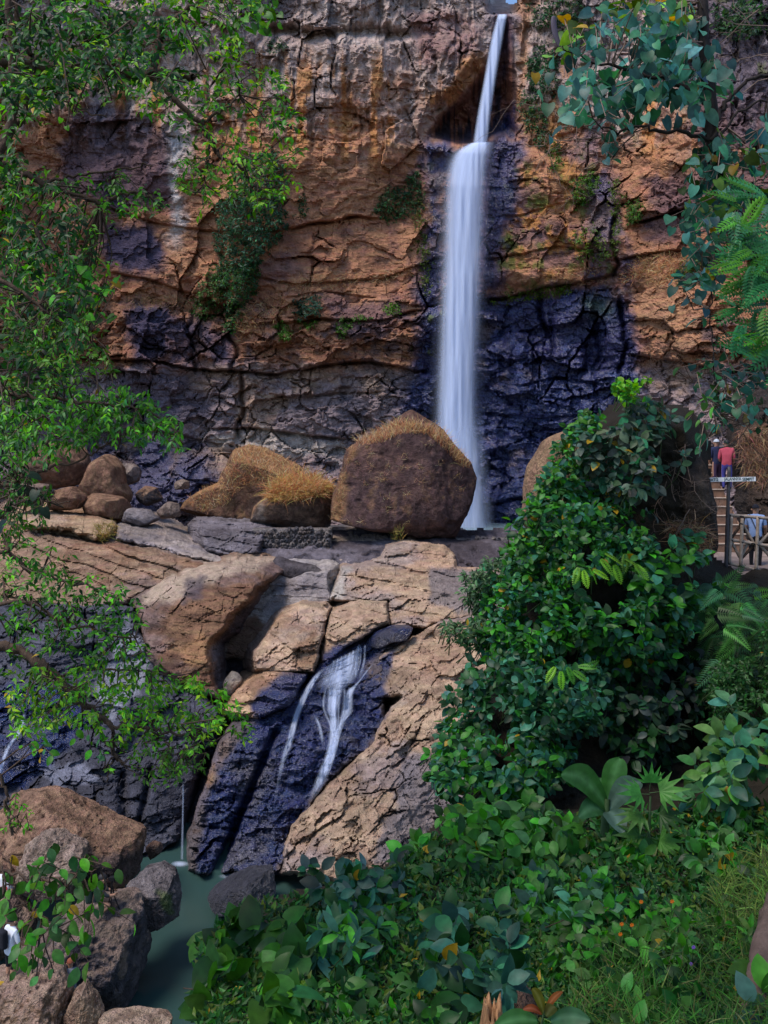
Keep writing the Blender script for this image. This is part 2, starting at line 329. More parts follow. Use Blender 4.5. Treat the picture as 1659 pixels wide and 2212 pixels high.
def cliff_paint(p, q):
    wx = fbm(p / 40, q / 40, o=5, g=.6, seed=51); wy = fbm(p / 40, q / 40, o=5, g=.6, seed=52)
    P, Q = p + 26 * wx, q + 26 * wy
    n1 = fbm(p / 110, q / 90, o=5, seed=53); n2 = fbm(p / 34, q / 30, o=5, g=.6, seed=54); st = fbm(p / 11, q / 170, o=4, g=.6, seed=55); st2 = fbm(p / 26, q / 260, o=4, seed=56)
    fine = fbm(p / 9, q / 9, o=4, g=.65, seed=57)
    c = np.zeros(p.shape + (3,)); c[...] = (.42, .205, .112)
    grey, pale, dark, rust = (.42, .34, .31), (.55, .46, .41), (.060, .054, .095), (.50, .23, .085)
    # upper wall: grey weathered face with rust and soot streaks
    up = 1 - ss(150, 330, Q + 120 * n1)
    c = lerp(c, grey, up * .82)
    c = lerp(c, pale, up * ss(.05, .5, n2 + .5 * st))
    c = lerp(c, rust, ss(.02, .35, st2 + .45 * n2 - .1) * ss(60, 170, Q) * (1 - ss(300, 420, Q)) * .9)
    c = lerp(c, (.12, .10, .11), up * ss(.18, .45, st + .3 * n2) * .75)
    c = lerp(c, (.13, .10, .12), ss(20, -40, sdf([(510, -60), (600, -60), (585, 60), (560, 120), (515, 110)], P, Q)) * 0 + ss(-10, 12, sdf([(530, -60), (690, -60), (640, 20), (590, 60), (520, 40)], P, Q)) * .6)
    c = lerp(c, (.24, .12, .11), ss(-12, 20, sdf([(880, 30), (1000, 20), (1050, 60), (1030, 120), (980, 150), (900, 130)], P, Q)) * .7)
    # middle: orange brown
    mid = ss(300, 380, Q) * (1 - ss(600, 720, Q))
    c = lerp(c, (.34, .155, .088), mid * ss(-.1, .4, n1 + .4 * n2) * .8)
    c = lerp(c, (.20, .105, .085), mid * ss(.1, .5, n2 + .3 * fine) * .6)
    # lower beds: brown to lavender grey
    lo = ss(610, 700, Q)
    c = lerp(c, (.30, .14, .08), lo * .7); c = lerp(c, (.12, .085, .09), lo * ss(.0, .4, n2 + .4 * n1) * .85)
    lo2 = ss(775, 815, Q)
    c = lerp(c, (.29, .235, .245), lo2 * .85); c = lerp(c, (.15, .125, .145), lo2 * ss(.0, .35, n2 - .2 * n1) * .8); c = lerp(c, (.42, .27, .17), lo2 * ss(.1, .4, n1 + .3 * n2) * .6)
    c = lerp(c, (.47, .40, .35), ss(-8, 14, sdf([(430, 935), (600, 925), (740, 950), (760, 985), (600, 990), (470, 960)], P, Q)) * .85)
    # dark manganese stains
    for poly, k in (([(150, 215), (330, 250), (385, 290), (375, 445), (230, 450), (120, 400)], .72), ([(222, 488), (300, 478), (352, 520), (360, 560), (346, 597), (262, 582), (228, 545)], .95),
                    ([(215, 380), (262, 400), (258, 470), (215, 480)], .7), ([(258, 662), (300, 652), (372, 668), (388, 692), (362, 745), (336, 784), (290, 772), (272, 705)], .95),
                    ([(380, 690), (425, 680), (425, 795), (350, 790)], .75), ([(440, 710), (500, 700), (515, 800), (450, 795)], .75), ([(100, 640), (170, 640), (160, 720), (90, 700)], .8),
                    ([(540, 560), (640, 540), (660, 600), (560, 605)], .5), ([(250, 800), (420, 800), (460, 900), (300, 920), (240, 880)], .6),
                    ([(690, 640), (800, 650), (870, 620), (880, 700), (760, 740), (700, 700)], .55), ([(1060, 380), (1160, 400), (1180, 520), (1070, 560)], .55),
                    ([(1160, 470), (1260, 480), (1260, 560), (1150, 590)], .5), ([(1400, 380), (1659, 340), (1700, 480), (1400, 520)], .6), ([(1450, -60), (1700, -60), (1700, 330), (1500, 330)], .75), ([(1180, -60), (1330, -60), (1330, 120), (1200, 180)], .4)):
        c = lerp(c, dark, ss(-17, 19, sdf(poly, P + 12 * n2 + 9 * fine, Q + 10 * st + 8 * fine)) * k)
    # pale lime streak
    c = lerp(c, (.50, .47, .46), np.exp(-((P - 376 - .02 * (Q - 300)) / 13) ** 2) * ss(225, 290, Q) * (1 - ss(480, 570, Q)) * .85)
    c = lerp(c, (.46, .42, .40), np.exp(-((P - 400) / 24) ** 2 - ((Q - 320) / 60) ** 2) * .7)
    # rust by the fall and on the nose
    for poly, k in (([(1000, 130), (1044, 110), (1048, 150), (985, 222), (945, 250), (960, 215)], .85), ([(1378, 560), (1450, 545), (1520, 600), (1510, 790), (1400, 770), (1372, 680)], .7), ([(1110, 0), (1160, 0), (1150, 110), (1130, 190), (1135, 290), (1112, 270), (1118, 120)], .8)):
        c = lerp(c, rust if k > .8 else (.42, .22, .12), ss(-9, 11, sdf(poly, P, Q)) * k)
    rp = ss(-10, 14, sdf([(1060, 360), (1300, 340), (1320, 600), (1050, 640)], P, Q))
    c = lerp(c, (.45, .21, .07), rp * ss(.05, .3, n2 + .3 * fine) * .9); c = lerp(c, (.13, .15, .03), rp * ss(.14, .4, fbm(p / 22, q / 26, o=5, g=.6, seed=58)) * .75)
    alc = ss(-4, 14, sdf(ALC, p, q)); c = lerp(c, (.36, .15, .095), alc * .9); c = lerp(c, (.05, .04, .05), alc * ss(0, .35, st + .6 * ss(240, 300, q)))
    # wet rock: shiny, with the sky's blue reflection put into its colour
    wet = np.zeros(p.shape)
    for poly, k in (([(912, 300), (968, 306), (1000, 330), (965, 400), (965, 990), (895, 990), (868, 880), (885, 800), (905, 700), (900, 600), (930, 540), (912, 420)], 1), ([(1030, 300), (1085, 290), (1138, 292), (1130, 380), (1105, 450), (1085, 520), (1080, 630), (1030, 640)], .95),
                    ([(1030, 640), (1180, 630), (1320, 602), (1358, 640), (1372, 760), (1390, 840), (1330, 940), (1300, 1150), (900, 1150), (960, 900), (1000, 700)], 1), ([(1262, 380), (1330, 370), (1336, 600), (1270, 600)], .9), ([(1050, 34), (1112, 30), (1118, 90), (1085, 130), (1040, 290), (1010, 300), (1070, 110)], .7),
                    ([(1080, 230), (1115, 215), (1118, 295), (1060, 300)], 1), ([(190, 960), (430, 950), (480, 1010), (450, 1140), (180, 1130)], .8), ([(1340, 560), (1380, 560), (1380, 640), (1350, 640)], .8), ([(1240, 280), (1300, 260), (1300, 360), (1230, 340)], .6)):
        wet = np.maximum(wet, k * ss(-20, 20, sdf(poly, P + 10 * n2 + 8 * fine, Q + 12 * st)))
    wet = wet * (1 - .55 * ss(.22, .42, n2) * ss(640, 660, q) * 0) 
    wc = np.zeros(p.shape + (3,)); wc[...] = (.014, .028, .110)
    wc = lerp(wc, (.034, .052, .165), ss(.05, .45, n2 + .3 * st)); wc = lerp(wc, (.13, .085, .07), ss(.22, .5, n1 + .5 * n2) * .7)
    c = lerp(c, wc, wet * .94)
    c = lerp(c, (.05, .10, .07), wet * np.exp(-((P - 1290) / 30) ** 2 - ((Q - 655) / 26) ** 2) * .8)
    # moss and grass stain along damp joints
    g = ss(.30, .55, fbm(p / 30, q / 36, o=5, g=.6, seed=59)) * (ss(860, 900, p) * (1 - ss(950, 990, p)) * ss(320, 420, q) * .8 + ss(1050, 1080, p) * (1 - ss(1340, 1400, p)) * (1 - ss(620, 650, q)) * ss(180, 320, q) * .7 + .6 * ss(1120, 1180, p) * (1 - ss(200, 330, q)))
    c = lerp(c, (.10, .13, .025), np.clip(g, 0, 1)); wet = wet * (1 - .7 * np.clip(g, 0, 1))
    return np.clip(c * (1 + .16 * fine[..., None]), .01, .8), wet
pu = np.concatenate([np.arange(-560, -20, 9), np.arange(-20, 1680, 2.7), np.arange(1680, 2300, 11)])
qv = np.concatenate([np.arange(-260, -10, 8), np.arange(-10, 1150, 2.7), np.arange(1150, 1200, 8)])
pp, qq = np.meshgrid(pu, qv)
dd = cliff_depth(pp, qq); Yc = cliff_base(pp) - dd
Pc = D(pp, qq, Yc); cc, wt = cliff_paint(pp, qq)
gone = (pp > 1094) & (pp < 1116) & (qq < 9 - .5 * np.abs(pp - 1104)) | (qq < -30) & (pp > 1080) & (pp < 1130)
keep = ~(gone[:-1, :-1] | gone[1:, 1:] | gone[1:, :-1] | gone[:-1, 1:])
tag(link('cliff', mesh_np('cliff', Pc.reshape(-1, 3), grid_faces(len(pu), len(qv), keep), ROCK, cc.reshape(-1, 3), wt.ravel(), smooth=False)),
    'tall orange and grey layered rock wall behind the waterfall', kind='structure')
_Yi = Yc
def cliff_Y(px, py):
    i = np.clip(np.searchsorted(pu, px), 0, len(pu) - 1); j = np.clip(np.searchsorted(qv, py), 0, len(qv) - 1)
    return _Yi[j, i]

# ------------------------------------------------------------------ ground sheets
gx, gy = np.meshgrid(np.r_[-900, -400, -200, -120, np.linspace(-80, 80, 41), 120, 200, 400, 900], np.r_[-600, -300, -120, np.linspace(-60, 110, 44), 160, 300, 700, 1200])
gz = -17.5 + 0 * gx
tag(link('ground', mesh_np('ground', np.stack([gx, gy, gz], -1).reshape(-1, 3), grid_faces(gx.shape[1], gx.shape[0])[:, ::-1], SOIL, np.tile((.10, .08, .05), (gx.size, 1)), np.zeros(gx.size))), 'valley floor under the rocks', kind='structure')
# gravel flat between the boulder and the foot of the fall, at the level of the plunge pool
ux, uy = np.meshgrid(np.linspace(-34, 30, 330), np.linspace(58.8, 84, 140))
uz = -5.05 + .22 * fbm(ux / 3, uy / 3, o=5, seed=61) + .10 * ridged(ux / .8, uy / .8, o=3, seed=62) - .5 * np.exp(-(((ux - 9.2) / 3.2) ** 2 + ((uy - 75) / 6.5) ** 2)) - 2.0 * ss(59.8, 58.8, uy)
uz -= .35 * np.exp(-((ux + 20) / 9) ** 2) * ss(58, 64, uy)
uc = np.zeros(ux.shape + (3,)); uc[...] = (.13, .12, .13); uc = lerp(uc, (.30, .25, .22), ss(0, .4, fbm(ux / 2, uy / 2, o=4, seed=63)))
uw = ss(.1, -.2, fbm(ux / 4, uy / 4, o=3, seed=64)) * .6
tag(link('riverbed', mesh_np('riverbed', np.stack([ux, uy, uz], -1).reshape(-1, 3), grid_faces(330, 140)[:, ::-1], ROCK_B, uc.reshape(-1, 3), uw.ravel())), 'grey gravel flat at the foot of the tall fall', kind='structure')

# water ---------------------------------------------------------------------
def water_mat(name, col, rough, bump, scale):
    m, ns, L = new_mat(name); out = N(ns, 'ShaderNodeOutputMaterial'); b = N(ns, 'ShaderNodeBsdfPrincipled', Roughness=rough, IOR=1.33); L.new(b.outputs[0], out.inputs[0])
    b.inputs['Base Color'].default_value = (*col, 1); b.inputs['Specular IOR Level'].default_value = .5
    tc = N(ns, 'ShaderNodeTexCoord'); nz = N(ns, 'ShaderNodeTexNoise', Scale=scale, Detail=3.0); L.new(tc.outputs['Object'], nz.inputs['Vector'])
    bp = N(ns, 'ShaderNodeBump', Strength=bump, Distance=.1); L.new(nz.outputs[0], bp.inputs['Height']); L.new(bp.outputs[0], b.inputs['Normal'])
    return m
POOLM = water_mat('murky_pool_water', (.028, .062, .056), .14, .10, 1.2)
def sheet(name, x0, x1, y0, y1, z, n, m, label):
    x, y = np.meshgrid(np.linspace(x0, x1, n), np.linspace(y0, y1, n))
    return tag(link(name, mesh_np(name, np.stack([x, y, z + 0 * x], -1).reshape(-1, 3), grid_faces(n, n)[:, ::-1], m)), label, kind='structure')
sheet('pool', -16, 3, 20.5, 38, -14.75, 12, POOLM, 'still dark green pool below the lower cascade')
sheet('plunge_pool', 4.5, 15, 67, 81, -5.0, 8, water_mat('plunge_water', (.16, .24, .28), .2, .25, 2.0), 'pale pool at the foot of the tall waterfall')
# ------------------------------------------------------------------ rock builders
def strata(P, th=.55, tilt=(.12, .05), amp=.35, seed=0):
    """layered bedding: beds of thickness th, some jutting out, with thin joints between"""
    s = (P[..., 2] + tilt[0] * P[..., 0] + tilt[1] * P[..., 1] + .36 * fbm(P[..., 0] / 3.2, P[..., 1] / 3.2, P[..., 2] / 3.2, o=4, seed=seed)) / th
    k = np.floor(s); f = s - k
    h = _h(k.astype(np.int64), np.full(k.shape, seed, np.int64), np.zeros(k.shape, np.int64), 3)
    h2 = _h(k.astype(np.int64) + 1, np.full(k.shape, seed, np.int64), np.zeros(k.shape, np.int64), 3)
    return amp * (h + (h2 - h) * ss(.88, 1., f)) - .3 * amp * np.exp(-((f - .92) / .06) ** 2)
RELIEFS = {}
def relief(name, poly, depth, label, cat, edge=18, edge_d=2.5, step=2.6, margin=26, mat=None, paint=None, th=.6, amp=.4, tilt=(.12, .05), lump=.6, block=.35, warp=9, seed=1, kind=None, back=.12, extra=None, shear=.22):
    Pg = np.array(poly, float); dfun = rbf(depth)
    x0, y0 = Pg.min(0) - margin - 4; x1, y1 = Pg.max(0) + margin + 4
    us, vs = np.arange(x0, x1, step), np.arange(y0, y1, step); p, q = np.meshgrid(us, vs)
    s = sdf(poly, p, q) + warp * fbm(p / 34, q / 34, o=5, g=.55, seed=seed)
    Y = dfun(p, q)
    t = np.clip(s / edge, 0, 1); Y = Y + edge_d * (1 - np.sqrt(np.clip(1 - (1 - t) ** 2, 0, 1))) + np.clip(-s, 0, None) * back
    P = D(p, q, Y); a, b, c = P[..., 0], P[..., 1], P[..., 2]
    d = lump * fbm(a / 3.4, b / 3.4, c / 3.0, o=5, g=.52, seed=seed + 1)
    if amp: d = d + strata(P, th, tilt, amp, seed)
    if block:
        sc = F / np.mean(Y); w1 = fbm(p / 60, q / 60, o=5, g=.6, seed=seed + 7); w2 = fbm(p / 60, q / 60, o=5, g=.6, seed=seed + 8)
        for sx, sy, kb, cw in ((3.0, 1.6, 1., .02), (1.3, .75, .5, .03), (.6, .36, .2, .05)):
            F1, F2, idr, ex, ey = worley((p + (-.5 if shear > .5 else .15) * q + 13 * w1) / (sc * sx), (q + shear * p + 11 * w2) / (sc * sy), seed + int(sx * 7), True)
            mk = ss(.05, .5, vnoise(p / 60 * 2.8 / sx, q / 45 * 2.8 / sx, seed=seed + 9))
            d = d + kb * ((idr - .5) * block * 1.1 + ((idr * 7 % 1) - .5) * ex * block * 1.6 + ((idr * 11 % 1) - .5) * ey * block * 2.2 - mk * block * 1.3 * np.exp(-((F2 - F1) / cw) ** 2))
    d = d + .13 * fbm(a / .8, b / .8, c / .45, o=4, g=.6, seed=seed + 6)
    d = d + .12 * ridged(a / .9, b / .9, c / .7, o=3, seed=seed + 5)
    if extra is not None: d = d + extra(p, q)
    Y = Y - d; P = D(p, q, Y)
    kf = s > -margin; keep = kf[:-1, :-1] & kf[1:, 1:] & kf[1:, :-1] & kf[:-1, 1:]
    col, wet = paint(p, q, P, seed)
    v, f, col, wet = compact(P.reshape(-1, 3), grid_faces(len(us), len(vs), keep), np.clip(col, .008, .85).reshape(-1, 3), wet.ravel())
    o = link(name, mesh_np(name, v, f, mat or ROCK_T, col, wet, smooth=step > 4))
    RELIEFS[label] = (us, vs, Y)
    return tag(o, label, None if kind else cat, None, kind)
def relief_Y(label, px, py):
    us, vs, Y = RELIEFS[label]
    i = np.clip(np.searchsorted(us, px), 0, len(us) - 1); j = np.clip(np.searchsorted(vs, py), 0, len(vs) - 1)
    return Y[j, i]
TAN, BRN, LAV, PAL, DRK, WET_SKY = (.40, .27, .17), (.25, .135, .075), (.21, .185, .21), (.50, .43, .37), (.085, .07, .080), (.012, .024, .098)  # last colour: wet rock with the blue of the reflected sky painted in
def paint_rock(base=TAN, alt=BRN, alt2=LAV, k=.8, k2=.6, wetpoly=None, patches=(), wcol=WET_SKY):
    def fn(p, q, P, seed):
        a, b, c = P[..., 0], P[..., 1], P[..., 2]
        n1 = fbm(a / 2.6, b / 2.6, c / 1.8, o=5, g=.58, seed=seed + 20); n2 = fbm(a / 1.0, b / 1.0, c / .45, o=4, g=.6, seed=seed + 21); n3 = fbm(a / 4.0, b / 4, c / 3, o=4, seed=seed + 22)
        col = np.zeros(p.shape + (3,)); col[...] = base
        col = lerp(col, alt, ss(-.1, .3, n1) * k); col = lerp(col, alt2, ss(-.02, .32, n3 + .3 * n2) * k2)
        bd_ = np.floor((c + .12 * a + .36 * fbm(a / 3.2, b / 3.2, c / 3.2, o=3, seed=seed)) / .42).astype(np.int64); hb = _h(bd_, np.full(bd_.shape, seed, np.int64), np.zeros(bd_.shape, np.int64), 8)
        col = col * (1 + .28 * n2[..., None]) * (.80 + .40 * hb[..., None]); col = lerp(col, np.array(alt) * .55, ss(.25, .5, fbm(a / .9, b / .9, c / .25, o=4, g=.6, seed=seed + 25)) * .6)
        wx = fbm(p / 26, q / 26, o=5, g=.6, seed=seed + 23) * 16
        for poly, cc_, kk in patches: col = lerp(col, cc_, ss(-8, 10, sdf(poly, p, q) + wx) * kk)
        wet = np.zeros(p.shape)
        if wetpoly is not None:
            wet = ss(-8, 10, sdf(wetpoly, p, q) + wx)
            wc = np.zeros(p.shape + (3,)); wc[...] = wcol; wc = lerp(wc, (.09, .085, .10), ss(.1, .5, n1) * .7)  # wet colour carries painted sky blue
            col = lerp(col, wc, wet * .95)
        return col, wet
    return fn
def boulder(name, poly, Y, label, group=None, T=None, nth=120, nph=64, amp=.06, planes=9, paint=None, seed=1, sq=.62, flat=None, center=None, mat=None):
    Pg = np.array(poly, float); cen = Pg.mean(0) if center is None else np.array(center, float)
    if center is None:
        x, y = Pg[:, 0], Pg[:, 1]; x1, y1 = np.roll(x, -1), np.roll(y, -1); cr = x * y1 - x1 * y; A = cr.sum() / 2
        cen = np.array([((x + x1) * cr).sum(), ((y + y1) * cr).sum()]) / (6 * A)
    th = np.linspace(0, 2 * math.pi, nth, endpoint=False); dx, dy = np.cos(th), -np.sin(th); Rr = np.full(nth, 1e9)
    for (ax, ay), (bx, by) in zip(Pg, np.roll(Pg, -1, 0)):
        ex, ey = bx - ax, by - ay; det = dx * ey - dy * ex; det = np.where(np.abs(det) < 1e-9, 1e-9, det)
        t = ((ax - cen[0]) * ey - (ay - cen[1]) * ex) / det; u = ((ax - cen[0]) * dy - (ay - cen[1]) * dx) / det
        Rr = np.where((t > 0) & (u >= -1e-6) & (u <= 1 + 1e-6), np.minimum(Rr, t), Rr)
    Rr = np.where(Rr > 1e8, np.median(Rr), Rr); Rr = (np.roll(Rr, 1) + 2 * Rr + np.roll(Rr, -1)) / 4
    size = Rr.mean() / F * Y; T = T or size * .85
    ph = np.linspace(-math.pi / 2, math.pi / 2, nph)
    cp = np.cos(ph) ** sq; sp = np.sign(np.sin(ph)) * np.abs(np.sin(ph)) ** .85
    rho = cp[:, None] * Rr[None] / F * Y
    X = rho * dx[None]; Z = -rho * dy[None]; YY = -T * sp[:, None] + 0 * X
    P = np.stack([X, YY, Z], -1)
    r = np.random.default_rng(seed)
    for k in range(planes):
        n = r.normal(size=3); n /= np.linalg.norm(n)
        if n[1] > 0: n[1] *= -1
        ex = P @ n; dmax = ex.max() * r.uniform(.72, .93); P = P - np.clip(ex - dmax, 0, None)[..., None] * n * .85
    nrm = P / np.array([size, T, size]); nrm /= np.linalg.norm(nrm, axis=-1, keepdims=True) + 1e-9
    s = max(size, .3); a, b, c = P[..., 0] / s + seed * 3.1, P[..., 1] / s, P[..., 2] / s
    d = amp * s * (1.2 * fbm(a * 1.6, b * 1.6, c * 1.6, o=6, g=.55, seed=seed) + .5 * ridged(a * 3.4, b * 3.4, c * 3.4, o=5, seed=seed + 3) - .5 * ss(.3, .8, vnoise(a * 9, b * 9, c * 9, seed=seed + 4)))
    P = P + nrm * d[..., None]
    C0 = V(cen[0], cen[1], Y); Pw = P + np.array(C0)
    p, q = pix(Pw); col, wet = paint(p, q, Pw, seed)
    v = Pw.reshape(-1, 3) - np.array(C0)
    i = np.arange(nph * nth).reshape(nph, nth); j = np.roll(i, -1, 1)
    f = np.stack([i[:-1], j[:-1], j[1:], i[1:]], -1).reshape(-1, 4)
    o = link(name, mesh_np(name, v, f, mat or ROCK_B, np.clip(col, .008, .85).reshape(-1, 3), wet.ravel(), smooth=nth < 150), loc=C0)
    tag(o, label, 'boulder' if 'boulder' in name else 'rock', group)
    RELIEFS[label] = (Pw[nph // 2 - 2:], C0)
    return o
def C2(*pts): return [(442 + x * .381, 1201 + y * .381) for x, y in pts]
def C1(*pts): return [(x * .381, 1201 + y * .381) for x, y in pts]
def C4(*pts): return [(x * .381, 1643 + y * .381) for x, y in pts]
def C5(*pts): return [(506 + x * .381, 632 + y * .381) for x, y in pts]

# ------------------------------------------------------------------ bedrock steps below the fall
pr = paint_rock
relief('bedrock', [(-260, 1168), (1300, 1165), (1300, 1990), (-260, 1990)], [(-260, 1170, 58), (500, 1170, 59), (1300, 1170, 58), (0, 1300, 53), (500, 1300, 52.5), (1000, 1300, 53), (300, 1450, 49), (700, 1450, 49), (1100, 1450, 46), (0, 1600, 43), (500, 1650, 43), (900, 1700, 41), (0, 1870, 38), (600, 1870, 37.5), (1100, 1870, 37)],
       'dark rock floor under the bedrock steps', None, step=5, edge_d=1, paint=pr(DRK, (.05, .04, .045), LAV), kind='structure', seed=101)
LOGP = pr(TAN, BRN, (.30, .25, .24), .7, .5)
relief('rock_slab', [(30, 1104), (120, 1103), (213, 1108), (250, 1121), (254, 1137), (240, 1162), (205, 1170), (150, 1145), (60, 1140)], [(30, 1104, 57), (250, 1121, 57), (60, 1140, 54), (205, 1170, 53.5)], 'rounded brown slab topped by a dry tuft at the far left', 'rock', edge=14, edge_d=2.5, paint=LOGP, seed=111, amp=.25, block=.15, lump=.4)
relief('rock_slab', [(250, 1127), (333, 1132), (387, 1150), (440, 1186), (492, 1205), (484, 1226), (400, 1205), (330, 1186), (250, 1166)], [(250, 1127, 57.5), (440, 1186, 56), (492, 1205, 55), (330, 1186, 54), (250, 1166, 54)], 'long grey water-worn slab tapering to the right', 'rock', edge=12, edge_d=2, paint=pr((.34, .28, .25), LAV, TAN, .7, .5), seed=112, amp=.4, th=.4, tilt=(.35, 0), block=.1, lump=.35)
relief('rock_slab', [(-60, 1150), (60, 1150), (140, 1160), (200, 1172), (255, 1172), (330, 1186), (400, 1205), (472, 1233), (440, 1250), (380, 1268), (330, 1280), (290, 1300), (200, 1320), (60, 1330), (-60, 1330)], [(0, 1150, 55), (255, 1172, 53.5), (472, 1233, 52), (200, 1250, 51), (330, 1280, 49.5), (0, 1330, 47.5), (200, 1320, 48)],
       'broad orange-tan slab with wavy bedding at the left', 'rock', edge=16, edge_d=2, paint=pr((.30, .195, .13), (.24, .125, .075), (.20, .165, .165), .75, .5), seed=113, amp=.7, th=.55, tilt=(.28, 0), block=.12, lump=.5)
relief('rock_slab', [(430, 1138), (520, 1142), (575, 1150), (560, 1196), (505, 1214), (440, 1190)], [(430, 1138, 58), (575, 1150, 58), (505, 1214, 55.5)], 'dark layered slab left of the cobble wall', 'rock', edge=10, edge_d=1.5, paint=pr((.17, .15, .16), DRK, LAV), seed=114, amp=.5, th=.3, block=.2, lump=.3)
relief('rock_outcrop', [(470, 1235), (560, 1228), (640, 1224), (712, 1232), (716, 1300), (665, 1330), (600, 1405), (545, 1430), (470, 1420), (460, 1330)], [(470, 1235, 52), (712, 1232, 52), (590, 1300, 51.5), (700, 1300, 50.5), (500, 1420, 48.5), (600, 1400, 48)], 'pale smooth hollow wall behind the arch', 'rock', edge=8, edge_d=1.5, amp=.2, block=.12, lump=.5, seed=115,
       paint=pr((.46, .40, .35), (.36, .33, .34), LAV, .6, .3, patches=[([(560, 1225), (716, 1228), (716, 1300), (620, 1290), (560, 1270)], (.20, .17, .18), .75), ([(520, 1225), (570, 1235), (560, 1270), (520, 1290)], (.40, .16, .06), .7), ([(480, 1340), (560, 1330), (585, 1370), (570, 1420), (480, 1430)], (.21, .11, .06), .9)]))
relief('rock_outcrop', [(280, 1290), (331, 1266), (358, 1243), (400, 1226), (450, 1222), (514, 1207), (594, 1208), (628, 1226), (600, 1248), (562, 1272), (530, 1313), (493, 1353), (466, 1384), (458, 1414), (466, 1460), (482, 1512), (440, 1505), (380, 1478), (331, 1446), (310, 1400), (290, 1340)],
       [(280, 1290, 49), (400, 1226, 51), (594, 1208, 53), (628, 1226, 52), (514, 1225, 49.5), (400, 1290, 45.5), (470, 1300, 45), (550, 1260, 47.5), (350, 1400, 43.5), (440, 1400, 42.5), (470, 1490, 41.5), (400, 1470, 42)],
       'big brown arch of rock with a pale top and dark hollow beneath', 'rock', edge=14, edge_d=3, amp=.3, th=.8, lump=.9, block=.2, seed=116,
       paint=pr((.21, .115, .068), (.12, .068, .05), (.15, .12, .13), .7, .55, patches=[([(300, 1290), (335, 1262), (400, 1220), (520, 1200), (600, 1204), (560, 1228), (480, 1245), (430, 1262), (380, 1300), (310, 1310)], (.47, .36, .27), .9), ([(400, 1245), (440, 1250), (440, 1290), (395, 1300)], (.09, .075, .09), .8), ([(430, 1370), (460, 1390), (455, 1430), (400, 1440), (390, 1400)], (.33, .18, .09), .8), ([(458, 1400), (475, 1390), (484, 1500), (466, 1470)], (.36, .33, .34), .8)]))
relief('rock_outcrop', C2((560, 250), (690, 260), (720, 290), (690, 380), (670, 480), (640, 600), (620, 660), (500, 660), (380, 670), (280, 650), (280, 540), (330, 460), (390, 370), (450, 310)), [(655, 1296, 49), (716, 1312, 48.5), (600, 1342, 46.5), (697, 1384, 45.5), (549, 1407, 44.5), (632, 1400, 43.6), (632, 1452, 43), (549, 1449, 43.5)],
       'tan stepped block between the arch and the cascade', 'rock', edge=8, edge_d=2, amp=.55, th=.75, tilt=(.25, 0), lump=.4, block=.5, seed=117, warp=5, paint=pr((.46, .32, .22), (.38, .22, .13), LAV, .6, .35, patches=[([(640, 1390), (680, 1360), (690, 1450), (632, 1455)], (.24, .13, .07), .7)]))
relief('rock_outcrop', C2((240, 690), (330, 650), (480, 650), (600, 660), (540, 760), (480, 850), (400, 880), (300, 930), (150, 910), (105, 865), (160, 790), (220, 710)), [(533, 1464, 43), (671, 1452, 43), (600, 1490, 40.5), (499, 1544, 40), (594, 1532, 40)],
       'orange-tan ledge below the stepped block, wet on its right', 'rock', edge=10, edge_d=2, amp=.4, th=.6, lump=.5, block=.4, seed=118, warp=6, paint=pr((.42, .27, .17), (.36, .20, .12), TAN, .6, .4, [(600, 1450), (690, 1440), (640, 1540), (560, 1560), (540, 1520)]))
relief('rock_outcrop', [(701, 1298), (724, 1250), (739, 1222), (785, 1218), (823, 1201), (832, 1174), (880, 1162), (960, 1172), (986, 1200), (986, 1225), (1060, 1224), (1110, 1236), (1100, 1330), (1010, 1336), (920, 1356), (842, 1362), (838, 1300), (760, 1304)],
       [(832, 1174, 57), (980, 1180, 57), (739, 1222, 54), (830, 1225, 54.5), (1060, 1226, 55), (701, 1298, 50.5), (800, 1290, 50), (900, 1300, 50), (1100, 1300, 50.5), (860, 1355, 47.5), (1010, 1334, 48)],
       'broad stepped shelf of tan and grey beds below the great boulder', 'rock', edge=10, edge_d=2, amp=.75, th=.85, tilt=(.16, 0), lump=.5, block=.4, seed=119, warp=7,
       paint=pr((.45, .315, .215), (.34, .20, .13), LAV, .5, .5, patches=[([(920, 1222), (1110, 1230), (1100, 1335), (1000, 1330), (930, 1300)], (.17, .155, .17), .75), ([(735, 1225), (760, 1230), (740, 1300), (700, 1300)], (.50, .46, .41), .8)]))
relief('rock_outcrop', C2((820, 255), (900, 240), (1040, 250), (1055, 390), (960, 430), (800, 525), (720, 605), (655, 610), (668, 500), (700, 380), (720, 320)), [(754, 1300, 49.5), (838, 1296, 49.5), (842, 1346, 47), (716, 1323, 48), (770, 1350, 46), (747, 1399, 45), (697, 1430, 44.5)],
       'pale ledge curving over the head of the cascade', 'rock', edge=8, edge_d=1.6, amp=.5, th=.7, tilt=(.2, 0), lump=.4, block=.35, seed=120, warp=5, paint=pr((.48, .34, .235), (.36, .23, .15), LAV, .5, .4, [(700, 1440), (690, 1410), (760, 1380), (850, 1345), (860, 1375), (760, 1420)]))
